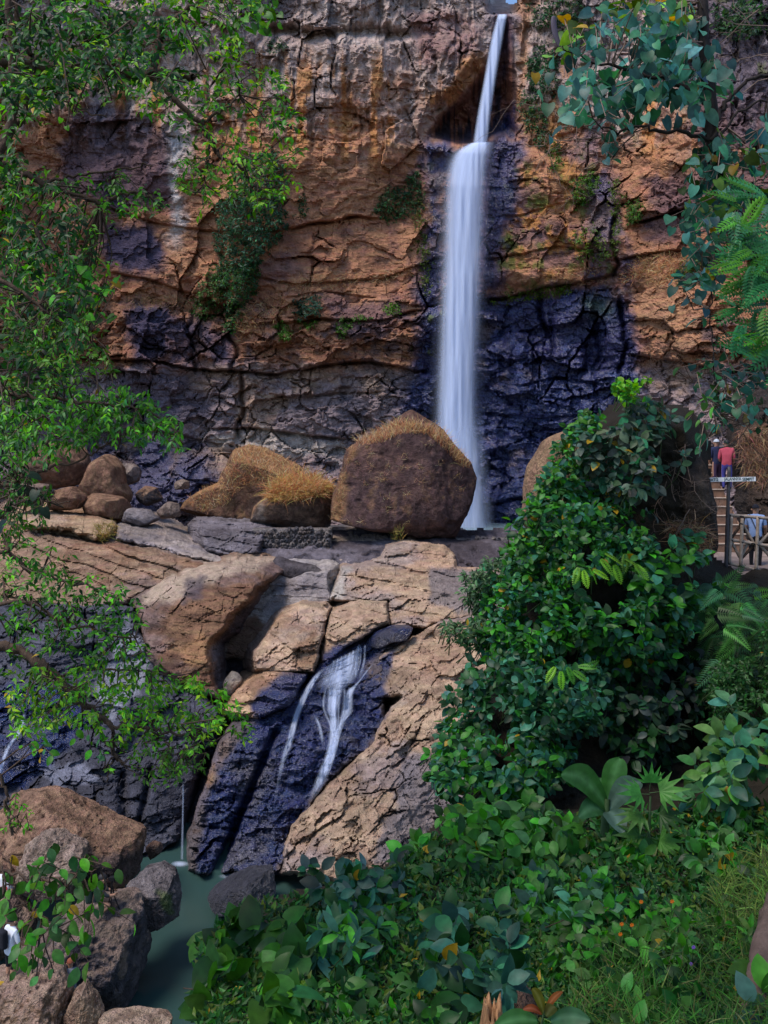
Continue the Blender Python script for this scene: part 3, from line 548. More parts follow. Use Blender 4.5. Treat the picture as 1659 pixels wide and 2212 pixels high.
relief('rock_outcrop', [(-120, 1290), (200, 1300), (290, 1310), (320, 1400), (400, 1480), (486, 1526), (480, 1600), (432, 1700), (405, 1800), (398, 1890), (240, 1890), (0, 1800), (-120, 1750)], [(-120, 1290, 47), (280, 1310, 47), (300, 1420, 45), (0, 1450, 43), (400, 1490, 42), (150, 1560, 40.5), (480, 1560, 41), (100, 1700, 37.5), (300, 1680, 37.5), (420, 1720, 38), (0, 1800, 35), (250, 1850, 34.5), (398, 1870, 35)],
       'shaded slate-coloured rock face above the left boulders', 'rock', edge=16, edge_d=3, amp=.3, th=1.2, lump=.9, block=.55, seed=121,
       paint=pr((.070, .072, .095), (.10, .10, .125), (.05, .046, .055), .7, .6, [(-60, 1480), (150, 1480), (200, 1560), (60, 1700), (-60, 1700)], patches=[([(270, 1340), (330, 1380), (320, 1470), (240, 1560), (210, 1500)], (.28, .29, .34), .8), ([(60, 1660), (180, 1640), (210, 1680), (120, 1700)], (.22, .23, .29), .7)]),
       extra=lambda p, q: -2.6 * np.exp(-((p - 432 + .25 * (q - 1700)) / 14) ** 2) * ss(1600, 1660, q) - 1.0 * np.exp(-((p - 268) / 12) ** 2) * ss(1650, 1700, q) - .8 * np.exp(-((p - 318 + .2 * (q - 1700)) / 7) ** 2) * ss(1640, 1680, q))
WETPOLY = [(640, 1500), (700, 1420), (747, 1399), (808, 1368), (905, 1352), (860, 1390), (815, 1410), (790, 1440), (830, 1540), (810, 1600), (760, 1640), (700, 1690), (650, 1760), (600, 1890), (420, 1890), (440, 1760), (470, 1660), (540, 1570)]
CASC = 'wet blue-black rock face under the lower cascade'
relief('rock_outcrop', [(700, 1420), (747, 1399), (808, 1368), (870, 1350), (905, 1352), (880, 1382), (835, 1420), (830, 1500), (835, 1560), (815, 1610), (760, 1650), (710, 1700), (660, 1770), (625, 1890), (520, 1905), (400, 1885), (405, 1800), (440, 1700), (470, 1600), (500, 1556), (560, 1545), (600, 1530), (640, 1500), (680, 1450)],
       [(870, 1350, 48), (747, 1399, 46), (840, 1420, 44.5), (700, 1460, 43.5), (790, 1500, 42), (640, 1520, 41.5), (700, 1600, 38.8), (800, 1600, 39.5), (560, 1600, 39), (470, 1620, 39), (640, 1720, 36), (500, 1750, 35.5), (420, 1800, 34.8), (600, 1870, 33.6), (450, 1890, 33)],
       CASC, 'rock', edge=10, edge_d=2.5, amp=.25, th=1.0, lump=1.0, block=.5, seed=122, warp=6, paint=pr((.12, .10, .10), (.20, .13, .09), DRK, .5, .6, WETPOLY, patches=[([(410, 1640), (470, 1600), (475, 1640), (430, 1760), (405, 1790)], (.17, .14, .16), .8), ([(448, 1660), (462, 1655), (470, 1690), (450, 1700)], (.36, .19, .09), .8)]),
       extra=lambda p, q: -1.5 * np.exp(-((p - 545 + .42 * (q - 1700)) / 9) ** 2) * ss(1560, 1600, q) + .8 * np.exp(-((p - 655) / 26) ** 2 - ((q - 1630) / 45) ** 2) + .9 * np.exp(-((p - 738) / 8) ** 2 - ((q - 1500) / 30) ** 2) + .35 * ridged(p / 30, q / 24, o=4, seed=77) - .4 * np.exp(-((q - 1790 - .1 * (p - 480)) / 4) ** 2) * (1 - ss(500, 540, p)))
relief('rock_outcrop', [(876, 1388), (918, 1355), (949, 1336), (1036, 1326), (1090, 1330), (1160, 1500), (1170, 1900), (1000, 1960), (880, 1940), (700, 1900), (604, 1888), (613, 1833), (629, 1780), (678, 1727), (747, 1651), (808, 1601), (812, 1571), (865, 1506), (800, 1512), (775, 1485), (796, 1449), (823, 1407)],
       [(918, 1355, 47), (1036, 1326, 47.5), (876, 1400, 45), (1050, 1420, 43), (800, 1480, 42.3), (960, 1500, 41), (1100, 1500, 41), (830, 1580, 39), (960, 1600, 38), (760, 1660, 36.8), (900, 1700, 35.8), (1100, 1700, 36), (680, 1740, 35), (760, 1780, 33.6), (620, 1820, 33.2), (700, 1880, 31.8), (900, 1850, 33), (1100, 1900, 32)],
       'long tan slope of fractured rock right of the cascade', 'rock', edge=9, edge_d=2.2, amp=.2, th=1.3, tilt=(-.75, .1), lump=1.4, block=.42, seed=123, warp=7, shear=.75,
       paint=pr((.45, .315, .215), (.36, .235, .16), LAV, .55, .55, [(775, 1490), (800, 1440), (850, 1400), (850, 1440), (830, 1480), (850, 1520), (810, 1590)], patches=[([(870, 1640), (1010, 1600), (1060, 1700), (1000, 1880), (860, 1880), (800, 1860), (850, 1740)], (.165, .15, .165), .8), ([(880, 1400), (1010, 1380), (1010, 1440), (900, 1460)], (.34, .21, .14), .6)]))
RELIEF_LOG = None
boulder('rock', C2((900, 500), (960, 440), (1060, 400), (1150, 398), (1215, 425), (1180, 460), (1060, 480), (980, 520)), 46.0, 'dark wet stone bridging the head of the cascade', T=1.1, nth=60, nph=30, planes=3, paint=pr((.06, .055, .06), DRK, LAV, .5, .4, [(780, 1340), (920, 1340), (920, 1420), (780, 1420)]), seed=5)
boulder('rock', C2((105, 760), (110, 690), (145, 650), (190, 665), (215, 700), (180, 760), (130, 830)), 43.5, 'pale upright stone lodged in the mouth of the hollow', T=.5, nth=48, nph=26, planes=5, paint=pr((.42, .37, .32), LAV, TAN), seed=6)
boulder('rock', [(585, 1218), (600, 1195), (620, 1210), (680, 1222), (715, 1250), (710, 1268), (660, 1262), (610, 1245)], 52.6, 'dark weathered drift log shaped stone lying on the arch', T=.8, nth=60, nph=28, planes=4, paint=pr((.14, .12, .12), DRK, LAV), seed=7)

# ------------------------------------------------------------------ boulders
ORG, GRS = (.34, .185, .095), (.45, .26, .12)
def pb(base=(.108, .066, .064), alt=(.155, .088, .078), top=(.26, .145, .08), kt=.3, wetz=None, patches=()):
    def fn(p, q, P, seed):
        a, b, c = P[..., 0], P[..., 1], P[..., 2]
        n1 = fbm(a / 1.6, b / 1.6, c / 1.6, o=5, g=.6, seed=seed + 40); n2 = fbm(a / .5, b / .5, c / .5, o=4, g=.6, seed=seed + 41)
        col = np.zeros(a.shape + (3,)); col[...] = base; col = lerp(col, alt, ss(-.2, .3, n1) * .8)
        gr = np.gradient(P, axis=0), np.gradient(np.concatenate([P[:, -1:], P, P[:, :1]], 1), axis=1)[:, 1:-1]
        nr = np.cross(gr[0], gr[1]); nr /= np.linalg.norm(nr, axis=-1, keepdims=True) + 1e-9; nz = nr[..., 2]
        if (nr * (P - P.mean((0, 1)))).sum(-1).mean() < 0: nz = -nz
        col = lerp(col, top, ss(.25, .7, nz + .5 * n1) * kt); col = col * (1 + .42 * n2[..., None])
        n3 = fbm(a / .7 + 7, b / .7, c / .7, o=5, g=.65, seed=seed + 43); col = lerp(col, np.array(base) * .45, ss(.12, .4, n3) * .6); col = lerp(col, np.clip(np.array(top) * 1.25, 0, .6), ss(.22, .45, -n3) * .5)
        wx = 14 * fbm(p / 24, q / 24, o=4, seed=seed + 42)
        for poly, c_, k in patches: col = lerp(col, c_, ss(-7, 9, sdf(poly, p, q) + wx) * k)
        wet = np.zeros(a.shape)
        if wetz is not None:
            wet = ss(wetz + .5, wetz, c + .5 * n1); col = lerp(col, (.05, .05, .065), wet * .85)
        return col, wet * .8
    return fn
BIG = 'huge brown boulder crowned with dry orange grass before the fall'
boulder('boulder', C5((545, 1330), (560, 1180), (600, 1050), (640, 890), (700, 850), (800, 800), (920, 722), (1000, 672), (1080, 718), (1180, 785), (1235, 865), (1325, 960), (1362, 1050), (1345, 1180), (1300, 1300), (1250, 1385), (1100, 1395), (1000, 1390), (800, 1405), (620, 1390)), 60, BIG, T=3.6, nth=300, nph=150, amp=.05, planes=3, seed=3, sq=.5,
        paint=pb(patches=[(C5((540, 1330), (560, 1180), (620, 950), (660, 860), (690, 870), (650, 1000), (610, 1250), (610, 1390)), (.33, .18, .09), .85)]))
SECOND = 'sloping orange grassy boulder left of the huge one'
boulder('boulder', [(388, 1104), (404, 1078), (438, 1058), (476, 1043), (488, 1012), (510, 971), (534, 961), (572, 962), (602, 982), (632, 998), (655, 1016), (663, 1050), (648, 1108), (572, 1142), (457, 1132), (400, 1122)], 66, SECOND, T=3.4, nth=180, nph=90, amp=.04, planes=6, seed=14, sq=.55, paint=pb((.22, .12, .075), (.15, .09, .07), (.42, .23, .11), .9, -4.3, patches=[([(530, 1080), (600, 1050), (650, 1060), (640, 1120), (540, 1120)], (.10, .07, .06), .7)]))
THIRD = 'squat brown boulder wearing a thick mop of orange grass'
boulder('boulder', C5((90, 1310), (120, 1205), (180, 1165), (210, 1090), (300, 1050), (450, 1050), (550, 1085), (565, 1200), (535, 1340), (300, 1350), (130, 1345)), 62.5, THIRD, T=2.2, nth=140, nph=70, amp=.05, planes=7, seed=9, sq=.5, paint=pb((.12, .075, .055), (.18, .11, .075), (.35, .19, .1), .8, -4.4, patches=[(C5((85, 1320), (120, 1190), (190, 1150), (185, 1250), (130, 1350)), (.30, .24, .20), .85)]))
GB = 'boulders fallen at the foot of the cliff'
LB = pb((.24, .13, .085), (.33, .19, .12), (.38, .23, .14), .5)
for k, (poly, Y, lab, pt, T) in enumerate([
    ([(188, 1036), (200, 1000), (228, 983), (243, 982), (262, 1010), (266, 1045), (282, 1070), (276, 1090), (180, 1090), (174, 1062)], 62, 'pointed orange-brown boulder left of the dark wet rocks', LB, 2.2),
    ([(40, 975), (100, 958), (180, 957), (192, 1008), (180, 1046), (120, 1056), (45, 1050)], 65, 'bulky brown boulder half hidden by the hanging branch', pb((.17, .10, .075), (.26, .15, .1), (.36, .21, .13), .6), 2.2),
    ([(172, 1078), (200, 1066), (262, 1072), (284, 1096), (268, 1120), (190, 1120)], 59, 'flat-topped tan boulder in front of the pointed one', LB, 1.6),
    ([(262, 1110), (282, 1097), (320, 1101), (352, 1131), (300, 1136), (268, 1130)], 58.5, 'smooth grey-lavender river stone on the shelf', pb((.25, .22, .23), (.19, .17, .19), (.33, .28, .27), .6), 1.2),
    ([(338, 1104), (364, 1083), (386, 1088), (390, 1116), (350, 1121)], 61, 'small tan stone beside the sloping grassy boulder', pb((.30, .22, .18), (.22, .16, .14), (.36, .28, .23), .6), .7),
    ([(292, 1058), (312, 1049), (338, 1053), (352, 1080), (316, 1094), (296, 1082)], 63, 'dark brown stone with an orange cap at the cliff foot', pb((.07, .06, .065), (.12, .09, .08), (.38, .22, .14), .9), 1.0),
    ([(120, 1060), (160, 1050), (185, 1075), (170, 1100), (110, 1102), (80, 1080)], 58, 'low rough boulder beneath the hanging branch', LB, 1.3),
    ([(60, 1040), (110, 1048), (100, 1085), (40, 1100), (20, 1060)], 57, 'low lavender-brown boulder at the left edge of the shelf', pb((.22, .16, .15), (.28, .18, .13), (.35, .25, .19), .6), 1.2),
    ([(262, 1000), (290, 1002), (306, 1018), (298, 1040), (270, 1050)], 65, 'cracked pale stone leaning behind the pointed boulder', pb((.23, .18, .17), (.14, .11, .12), (.36, .28, .23), .6), .9),
    ([(372, 1046), (390, 1034), (408, 1040), (408, 1056), (380, 1058)], 69, 'square pale block set in the dark wall', pb((.34, .26, .21), (.26, .2, .17), (.4, .3, .24), .5), .8)]):
    boulder('boulder', poly, Y, lab, GB, T=T, nth=80, nph=40, amp=.06, planes=9, seed=30 + k, paint=pt)
GP = 'boulders around the green pool'
PBT = pb((.17, .12, .10), (.24, .15, .11), (.42, .29, .22), .75)
PB4 = pb((.070, .066, .080), (.11, .095, .10), (.33, .23, .17), .65)
for k, (poly, Y, lab, pt, T, pl) in enumerate([
    (C4((60, 205), (200, 195), (340, 205), (450, 280), (650, 380), (830, 470), (830, 560), (790, 650), (650, 680), (450, 680), (100, 620), (-90, 560), (-90, 330), (20, 300)), 30.5, 'large wedge-shaped orange boulder sloping down to the pool', pb((.24, .135, .085), (.16, .095, .07), (.38, .23, .15), .7, patches=[(C4((550, 560), (830, 480), (830, 680), (450, 700)), (.06, .055, .06), .7)]), 1.9, 8),
    (C4((110, 610), (150, 490), (230, 410), (300, 405), (470, 500), (485, 590), (470, 710), (300, 760), (130, 720)), 28.3, 'rounded tan boulder in front of the wedge-shaped one', pb((.25, .18, .14), (.30, .22, .16), (.42, .31, .25), .7), 1.1, 7),
    (C4((715, 720), (800, 640), (900, 610), (980, 660), (1015, 780), (1010, 860), (900, 955), (800, 945), (730, 850)), 27.2, 'dark knobbly boulder with green moss jutting into the pool', pb((.10, .09, .10), (.15, .13, .13), (.26, .22, .21), .6, patches=[(C4((880, 740), (960, 760), (980, 860), (920, 850)), (.09, .14, .03), .7)]), 1.1, 10),
    (C4((60, 1080), (300, 970), (430, 850), (700, 785), (780, 800), (800, 960), (810, 1300), (740, 1360), (600, 1410), (400, 1400), (120, 1300)), 25.2, 'big dark pitted boulder with a flat pale top beside the pool', PB4, 1.7, 9),
    (C4((-120, 1250), (60, 1222), (200, 1208), (320, 1215), (380, 1330), (398, 1500), (380, 1660), (-120, 1700)), 22.6, 'tan boulder at the bottom left corner under the tripod', pb((.22, .14, .095), (.30, .18, .11), (.42, .29, .22), .8), 1.2, 6),
    (C4((385, 1345), (470, 1268), (540, 1350), (572, 1450), (560, 1600), (390, 1600)), 22.4, 'pointed tan rock at the bottom edge left of the pool', pb((.26, .17, .12), (.33, .2, .12), (.42, .3, .22), .6), .6, 9),
    (C4((-140, 720), (40, 760), (140, 900), (200, 1010), (100, 1100), (-140, 1120)), 27.0, 'low tan rubble boulder behind the standing photographer', PBT, 1.2, 8),
    (C4((820, 500), (860, 460), (915, 470), (915, 520), (850, 560)), 32.6, 'small brown stone at the head of the pool', pb((.14, .09, .07), (.1, .07, .06), (.22, .13, .09), .6), .3, 6),
    (C4((1180, 760), (1300, 690), (1420, 640), (1540, 640), (1560, 760), (1400, 830), (1220, 820)), 30.4, 'low black wet rock below the tan slope at the pool edge', pb((.03, .03, .036), (.05, .045, .05), (.09, .085, .1), .6, -12), 1.2, 6),
    (C4((560, 1480), (700, 1462), (850, 1475), (960, 1490), (960, 1620), (560, 1620)), 22.2, 'flat tan rock at the bottom edge of the pool', pb((.34, .22, .14), (.40, .28, .19), (.45, .33, .25), .8), .8, 4)]):
    boulder('boulder', poly, Y, lab, GP, T=T, nth=190, nph=96, amp=.115, planes=pl, seed=60 + k, paint=pt)

# ------------------------------------------------------------------ cobble walls
def stone_mesh(k):
    r = np.random.default_rng(200 + k); n, m = 8, 5
    th = np.arange(n) * 2 * math.pi / n; ph = np.linspace(-1.35, 1.35, m)
    v = np.stack([np.cos(ph)[:, None] ** .6 * np.cos(th)[None], np.sin(ph)[:, None] + 0 * th[None], np.cos(ph)[:, None] ** .6 * np.sin(th)[None]], -1)
    v = v * (1 + .16 * r.normal(size=(m, n, 1))) * np.array([1, .8, r.uniform(.7, .95)]); i = np.arange(n * m).reshape(m, n); j = np.roll(i, -1, 1)
    f = np.stack([i[:-1], j[:-1], j[1:], i[1:]], -1).reshape(-1, 4); v = v.reshape(-1, 3)
    c = [(.30, .26, .25), (.22, .20, .21), (.36, .31, .28), (.17, .155, .165), (.27, .22, .20), (.20, .19, .21)][k % 6]
    return mesh_np('stone', v, f, ROCK_B, np.tile(c, (len(v), 1)), np.zeros(len(v)))
STONES = [stone_mesh(k) for k in range(12)]
def cobbles(poly, Yf, label, size, most, seed):
    r = np.random.default_rng(seed); Pg = np.array(poly, float); base = V(Pg[:, 0].mean(), Pg[:, 1].max(), Yf(Pg[:, 0].mean(), Pg[:, 1].max()))
    t = thing('cobble_wall', label, 'wall', base)
    # mortar core behind the stones
    us = np.linspace(Pg[:, 0].min(), Pg[:, 0].max(), 40); vs = np.linspace(Pg[:, 1].min(), Pg[:, 1].max(), 16); p, q = np.meshgrid(us, vs)
    ok = sdf(poly, p, q) > -4; Pm = D(p, q, Yf(p, q) + .12 + .05 * vnoise(p / 7, q / 7)); kf = ok[:-1, :-1] & ok[1:, 1:]
    # closed slab: front sheet, back sheet
    back = Pm + np.array([0, 1.6, 0]); f = grid_faces(40, 16, kf); vv = np.vstack([Pm.reshape(-1, 3), back.reshape(-1, 3)]); ff = np.vstack([f, f[:, ::-1] + p.size])
    top = np.arange(39); ff = np.vstack([ff, np.stack([top, top + 1, top + 1 + p.size, top + p.size], -1)])
    link('mortar', mesh_np('mortar', vv - np.array(base), ff, ROCK_B, np.tile((.24, .21, .20), (len(vv), 1)), np.zeros(len(vv))), t)
    n = 0; dq = size * .82
    for row, q0 in enumerate(np.arange(Pg[:, 1].min(), Pg[:, 1].max(), dq)):
        for p0 in np.arange(Pg[:, 0].min(), Pg[:, 0].max(), size) + (row % 2) * size / 2:
            x, y = p0 + r.normal() * size * .14, q0 + r.normal() * size * .12
            if sdf(poly, np.array([x]), np.array([y]))[0] < -1 or n >= most: continue
            Y = Yf(x, y) + r.normal() * .04; o = link('stone', STONES[r.integers(12)], t, V(x, y, Y) - base)
            s = size / F * Y * .56 * r.uniform(.8, 1.15); o.scale = (s, s * .8, s); o.rotation_euler = (r.normal() * .3, r.uniform(0, 6.28), r.normal() * .3); n += 1
    return t
cobbles([(543, 1146), (640, 1143), (714, 1143), (716, 1180), (700, 1200), (640, 1197), (600, 1185), (545, 1172)], lambda p, q: 57.6 - .004 * (np.asarray(q) - 1143), 'low mortared cobble wall left under the huge boulder', 10.0, 150, 1)
cobbles([(985, 1166), (1050, 1164), (1110, 1168), (1112, 1196), (1040, 1198), (985, 1196)], lambda p, q: 58.5 - .01 * (np.asarray(q) - 1166), 'loose rubble wall right of the huge boulder', 11.5, 70, 2)
# cap of the weir
relief('rock_ledge', [(690, 1165), (830, 1160), (990, 1166), (985, 1200), (830, 1180), (760, 1215), (735, 1225), (705, 1240), (700, 1200)], [(690, 1165, 59), (990, 1166, 59), (830, 1180, 57.5), (735, 1225, 55.5), (985, 1200, 57)], 'pale earthy ledge carrying the huge boulder', 'rock', edge=8, edge_d=1, amp=.2, th=.5, lump=.4, block=.2, seed=131, paint=pr((.34, .27, .22), (.22, .18, .17), LAV, .6, .5))

# ------------------------------------------------------------------ falling water
def fall_mat(name='falling_water', lo=.72):
    m, ns, L = new_mat(name); out = N(ns, 'ShaderNodeOutputMaterial')
    a = N(ns, 'ShaderNodeAttribute', attribute_name='tint'); w_ = N(ns, 'ShaderNodeAttribute', attribute_name='wet')
    mp = N(ns, 'ShaderNodeMapping'); mp.inputs['Scale'].default_value = (9, .8, 1); L.new(a.outputs['Vector'], mp.inputs[0])
    nz = N(ns, 'ShaderNodeTexNoise', Scale=2.2, Detail=5.0, Roughness=.6); L.new(mp.outputs[0], nz.inputs['Vector'])
    mr = N(ns, 'ShaderNodeMapRange'); mr.inputs[1].default_value = .28; mr.inputs[2].default_value = .66; mr.inputs[3].default_value = lo; mr.inputs[4].default_value = 1.0; L.new(nz.outputs[0], mr.inputs[0])
    mu = N(ns, 'ShaderNodeMath', operation='MULTIPLY', use_clamp=True); L.new(mr.outputs[0], mu.inputs[0]); L.new(w_.outputs['Fac'], mu.inputs[1])
    df = N(ns, 'ShaderNodeBsdfDiffuse'); df.inputs[0].default_value = (.70, .80, 1.0, 1); tl = N(ns, 'ShaderNodeBsdfTranslucent'); tl.inputs[0].default_value = (.66, .78, 1.0, 1)
    ad = N(ns, 'ShaderNodeMixShader'); ad.inputs[0].default_value = .35; L.new(df.outputs[0], ad.inputs[1]); L.new(tl.outputs[0], ad.inputs[2])
    tr = N(ns, 'ShaderNodeBsdfTransparent'); mx = N(ns, 'ShaderNodeMixShader'); L.new(mu.outputs[0], mx.inputs[0]); L.new(tr.outputs[0], mx.inputs[1]); L.new(ad.outputs[0], mx.inputs[2]); L.new(mx.outputs[0], out.inputs[0])
    return m
FALL = fall_mat(); FALL2 = fall_mat('cascade_water', .38)
def ribbon(name, left, right, Yf, bulge=.3, dens=1.0, nu=25, parent=None, seed=0, soft=.45, fade=(0, 0), pw=1.0, mat=None):
    Lp, Rp = spline(left, 12), spline(right, 12); n = 90
    rs = lambda A: np.stack([np.interp(np.linspace(0, 1, n), np.linspace(0, 1, len(A)), A[:, k]) for k in (0, 1)], -1)
    Lp, Rp = rs(Lp), rs(Rp); u = np.linspace(0, 1, nu)
    p = Lp[:, None, 0] + (Rp - Lp)[:, None, 0] * u; q = Lp[:, None, 1] + (Rp - Lp)[:, None, 1] * u
    Y = Yf(p, q) - bulge * np.sqrt(np.clip(1 - (2 * u - 1) ** 2, 0, 1))[None] - .12 * vnoise(p / 6, q / 90, seed=seed)
    P = D(p, q, Y); e = np.clip(np.minimum(u, 1 - u) / soft, 0, 1) ** pw; e = e * e * (3 - 2 * e)
    v = np.linspace(0, 1, n); al = dens * e[None] * (ss(0, max(fade[0], 1e-3), v) * (1 - ss(1 - max(fade[1], 1e-3), 1, v) * (1 if fade[1] else 0)))[:, None]
    col = np.stack([np.broadcast_to(u, p.shape) + seed * 3.7, (q - q.min()) / 150 + seed, 0 * p], -1)
    return link(name, mesh_np(name, P.reshape(-1, 3), grid_faces(nu, n), mat or FALL, col.reshape(-1, 3), al.ravel()), parent)
wf = tag(link('waterfall', None, loc=(0, 0, 0)), 'tall white veil of water falling in two steps down the cliff', kind='structure')
up_L, up_R = [(1074, 30), (1058, 90), (1042, 180), (1029, 250), (1019, 314)], [(1098, 30), (1087, 90), (1072, 180), (1062, 250), (1054, 314)]
YU = lambda p, q: np.interp(q, [20, 40, 312, 330], [78.4, 77.4, 76.2, 76.0])
for k in range(3):
    o = ribbon('upper_stream' if k == 0 else 'stream_veil', up_L, up_R, (lambda k: lambda p, q: YU(p, q) + .25 * k)(k), .3, .95, parent=wf, seed=k, soft=.42)
lo_L = [(1018, 308), (984, 330), (967, 372), (961, 440), (955, 600), (947, 800), (943, 940), (950, 1060), (968, 1140)]
lo_R = [(1062, 306), (1058, 322), (1051, 372), (1047, 440), (1043, 560), (1032, 760), (1028, 930), (1034, 1060), (1046, 1140)]
YL = lambda p, q: np.interp(q, [300, 330, 400, 650, 1140], [75.6, 74.9, 74.3, 73.8, 73.2])
for k in range(4):
    ins = [-.10, -.06, .0, -.26][k]
    Lk = [(a[0] + (b[0] - a[0]) * ins, a[1]) for a, b in zip(lo_L, lo_R)]; Rk = [(b[0] - (b[0] - a[0]) * ins * 1.1, b[1]) for a, b in zip(lo_L, lo_R)]
    ribbon('lower_veil', Lk, Rk, (lambda k: lambda p, q: YL(p, q) + .45 * k)(k), .9, [.8, .95, .95, .42][k], nu=33, parent=wf, seed=5 + k, soft=[.45, .4, .4, .5][k], fade=(.0, 0))
ribbon('spray', [(960, 860), (950, 1000), (950, 1142)], [(1050, 860), (1062, 1000), (1078, 1142)], lambda p, q: 72.0 + 0 * p, .6, .75, parent=wf, seed=12, soft=.5, fade=(.5, 0))
cs = tag(link('cascade', None, loc=(0, 0, 0)), 'thin white cascade splitting over the wet lower rock face', kind='structure')
def YC(off): return lambda p, q: relief_Y(CASC, p, q) - off
def smoothY(off):
    def f(p, q):
        y = 0
        for dx, dy in ((0, 0), (-6, 0), (6, 0), (0, -8), (0, 8), (-5, -6), (5, 6)): y = y + relief_Y(CASC, p + dx, q + dy) / 7
        return y - off
    return f
def cas(left, right, dens, seed, soft=.5, fade=(.12, .15), name='stream'): ribbon(name, C2(*left), C2(*right), smoothY(.55), .12, dens, nu=17, parent=cs, seed=seed, soft=soft, fade=fade, mat=FALL2)
cas([(720, 590), (700, 650), (680, 730), (680, 820), (685, 930)], [(915, 495), (890, 620), (860, 710), (800, 760), (755, 930)], .62, 21, .45)
cas([(660, 640), (640, 700), (600, 780)], [(900, 500), (870, 640), (850, 740)], .55, 27, .4, (.1, .4))
cas([(690, 720), (700, 860), (700, 1000), (680, 1120), (625, 1260), (570, 1420)], [(775, 740), (755, 880), (760, 960), (745, 1080), (715, 1230), (640, 1400)], .8, 22, .45, fade=(.1, .25))
cas([(920, 640), (860, 720), (790, 780), (760, 920), (720, 1040), (690, 1180), (630, 1290)], [(985, 580), (900, 690), (850, 780), (845, 880), (790, 950), (750, 1120), (700, 1260)], .8, 23, .45, fade=(.1, .2))
cas([(640, 650), (560, 760), (500, 900), (460, 1050), (420, 1200), (385, 1440)], [(700, 620), (620, 740), (545, 900), (505, 1050), (450, 1200), (395, 1440)],  .75, 24, .35, fade=(.1, .5))
cas([(610, 900), (640, 980), (660, 1080)], [(640, 900), (670, 980), (690, 1080)], .5, 25, fade=(.3, .3))
cas([(860, 500), (850, 600), (840, 700)], [(890, 495), (880, 600), (870, 690)], .5, 26)
rc = np.random.default_rng(19)
for k in range(9):   # thin strands slipping over the lip
    t = k / 8; s0, e0 = (735 + 175 * t, 590 - 92 * t), (668 + 200 * t, 745 - 30 * t); w0 = rc.uniform(5, 11); w1 = w0 * rc.uniform(1.2, 2)
    m0 = ((s0[0] * .55 + e0[0] * .45) + 12, (s0[1] + e0[1]) / 2); cas([(s0[0] - w0, s0[1]), (m0[0] - w0, m0[1]), (e0[0] - w1, e0[1])], [(s0[0] + w0, s0[1]), (m0[0] + w0, m0[1]), (e0[0] + w1, e0[1])], rc.uniform(.3, .55), 40 + k, .5, (.05, .45))
for k in range(6):   # strands running down the face
    x0 = 690 + 26 * k; w0 = rc.uniform(6, 12); P_ = [(x0, 740), (x0 - 4 + rc.normal() * 6, 860), (745 + (x0 - 750) * .35, 1000), (710 + (x0 - 750) * .3, 1150), (650 + (x0 - 750) * .35, 1300), (600 + (x0 - 750) * .5, 1400)]
    cas([(x - w0, y) for x, y in P_], [(x + w0, y) for x, y in P_], rc.uniform(.25, .5), 60 + k, .5, (.05, .5))
ts = tag(link('trickle', None, loc=(0, 0, 0)), 'thread of water dropping into the pool from the dark cleft', kind='structure')
ribbon('stream', C4((1032, 110), (1030, 300), (1020, 560)), C4((1046, 110), (1044, 300), (1044, 560)), lambda p, q: 33.4 + 0 * p, .05, .42, nu=9, parent=ts, seed=31, fade=(.2, 0))
def foam(px0, px1, py, hpx, parent, seed, dens=.85):
    r = np.linspace(0, 1, 10); th = np.linspace(0, 2 * math.pi, 40); cx, cy = (px0 + px1) / 2, py
    p = cx + np.outer(r, np.cos(th)) * (px1 - px0) / 2; q = cy + np.outer(r, np.sin(th)) * hpx
    zz = -14.71; Y = (HZ - q); Y = zz / np.minimum(Y, -1) * F
    P = D(p, q, Y); P[..., 2] = zz; al = dens * (1 - r ** 1.3)[:, None] + 0 * p
    return link('foam', mesh_np('foam', P.reshape(-1, 3), grid_faces(40, 10), FALL, np.stack([p / 40, q / 40, 0 * p], -1).reshape(-1, 3), al.ravel()), parent)
foam(368, 410, 1866, 7, ts, 1); foam(470, 545, 1893, 7, cs, 2, .7)
ls = tag(link('side_stream', None, loc=(0, 0, 0)), 'small white stream on the shaded rock at the left edge', kind='structure')
LEFTF = 'shaded slate-coloured rock face above the left boulders'
ribbon('stream', C1((130, 880), (90, 1000), (30, 1090), (-10, 1200), (-20, 1260)), C1((155, 880), (130, 990), (65, 1080), (25, 1190), (15, 1260)), lambda p, q: relief_Y(LEFTF, p, q) - .5, .05, .7, nu=9, parent=ls, seed=33, fade=(.1, .2))
# ------------------------------------------------------------------ leaves
def tpl_leaf(w=.5, fold=.25, curl=.22, heart=False):
    t = np.array([0, .07, .22, .45, .68, .87, 1.]); hw = np.array([0, .36, .49, .47, .34, .16, 0] if heart else [0, .17, .40, .5, .42, .22, 0]) * w
    mid = np.stack([t, 0 * t, -curl * t ** 2 + .10 * t], -1)
    sx = t[1:6] - (np.array([.15, .10, .02, 0, 0]) if heart else 0)
    Lf = np.stack([sx, hw[1:6], mid[1:6, 2] + fold * hw[1:6]], -1); Rt = Lf * np.array([1, -1, 1])
    v = np.vstack([mid, Lf, Rt]); f = []
    for o, s in ((7, 1), (12, -1)):
        tr = [(0, 1, o)] + [x for k in range(4) for x in ((k + 1, o + k + 1, o + k), (k + 1, k + 2, o + k + 1))] + [(5, 6, o + 4)]
        f += [x if s == 1 else x[::-1] for x in tr]
    return v, np.array(f)
def tpl_small(w=.4, fold=.3, curl=.2):
    v = np.array([(0, 0, 0), (.5, 0, -.02), (1, 0, -curl), (.42, w / 2, fold * w / 2), (.42, -w / 2, fold * w / 2)], float)
    return v, np.array([(0, 1, 3), (1, 2, 3), (0, 4, 1), (1, 4, 2)])
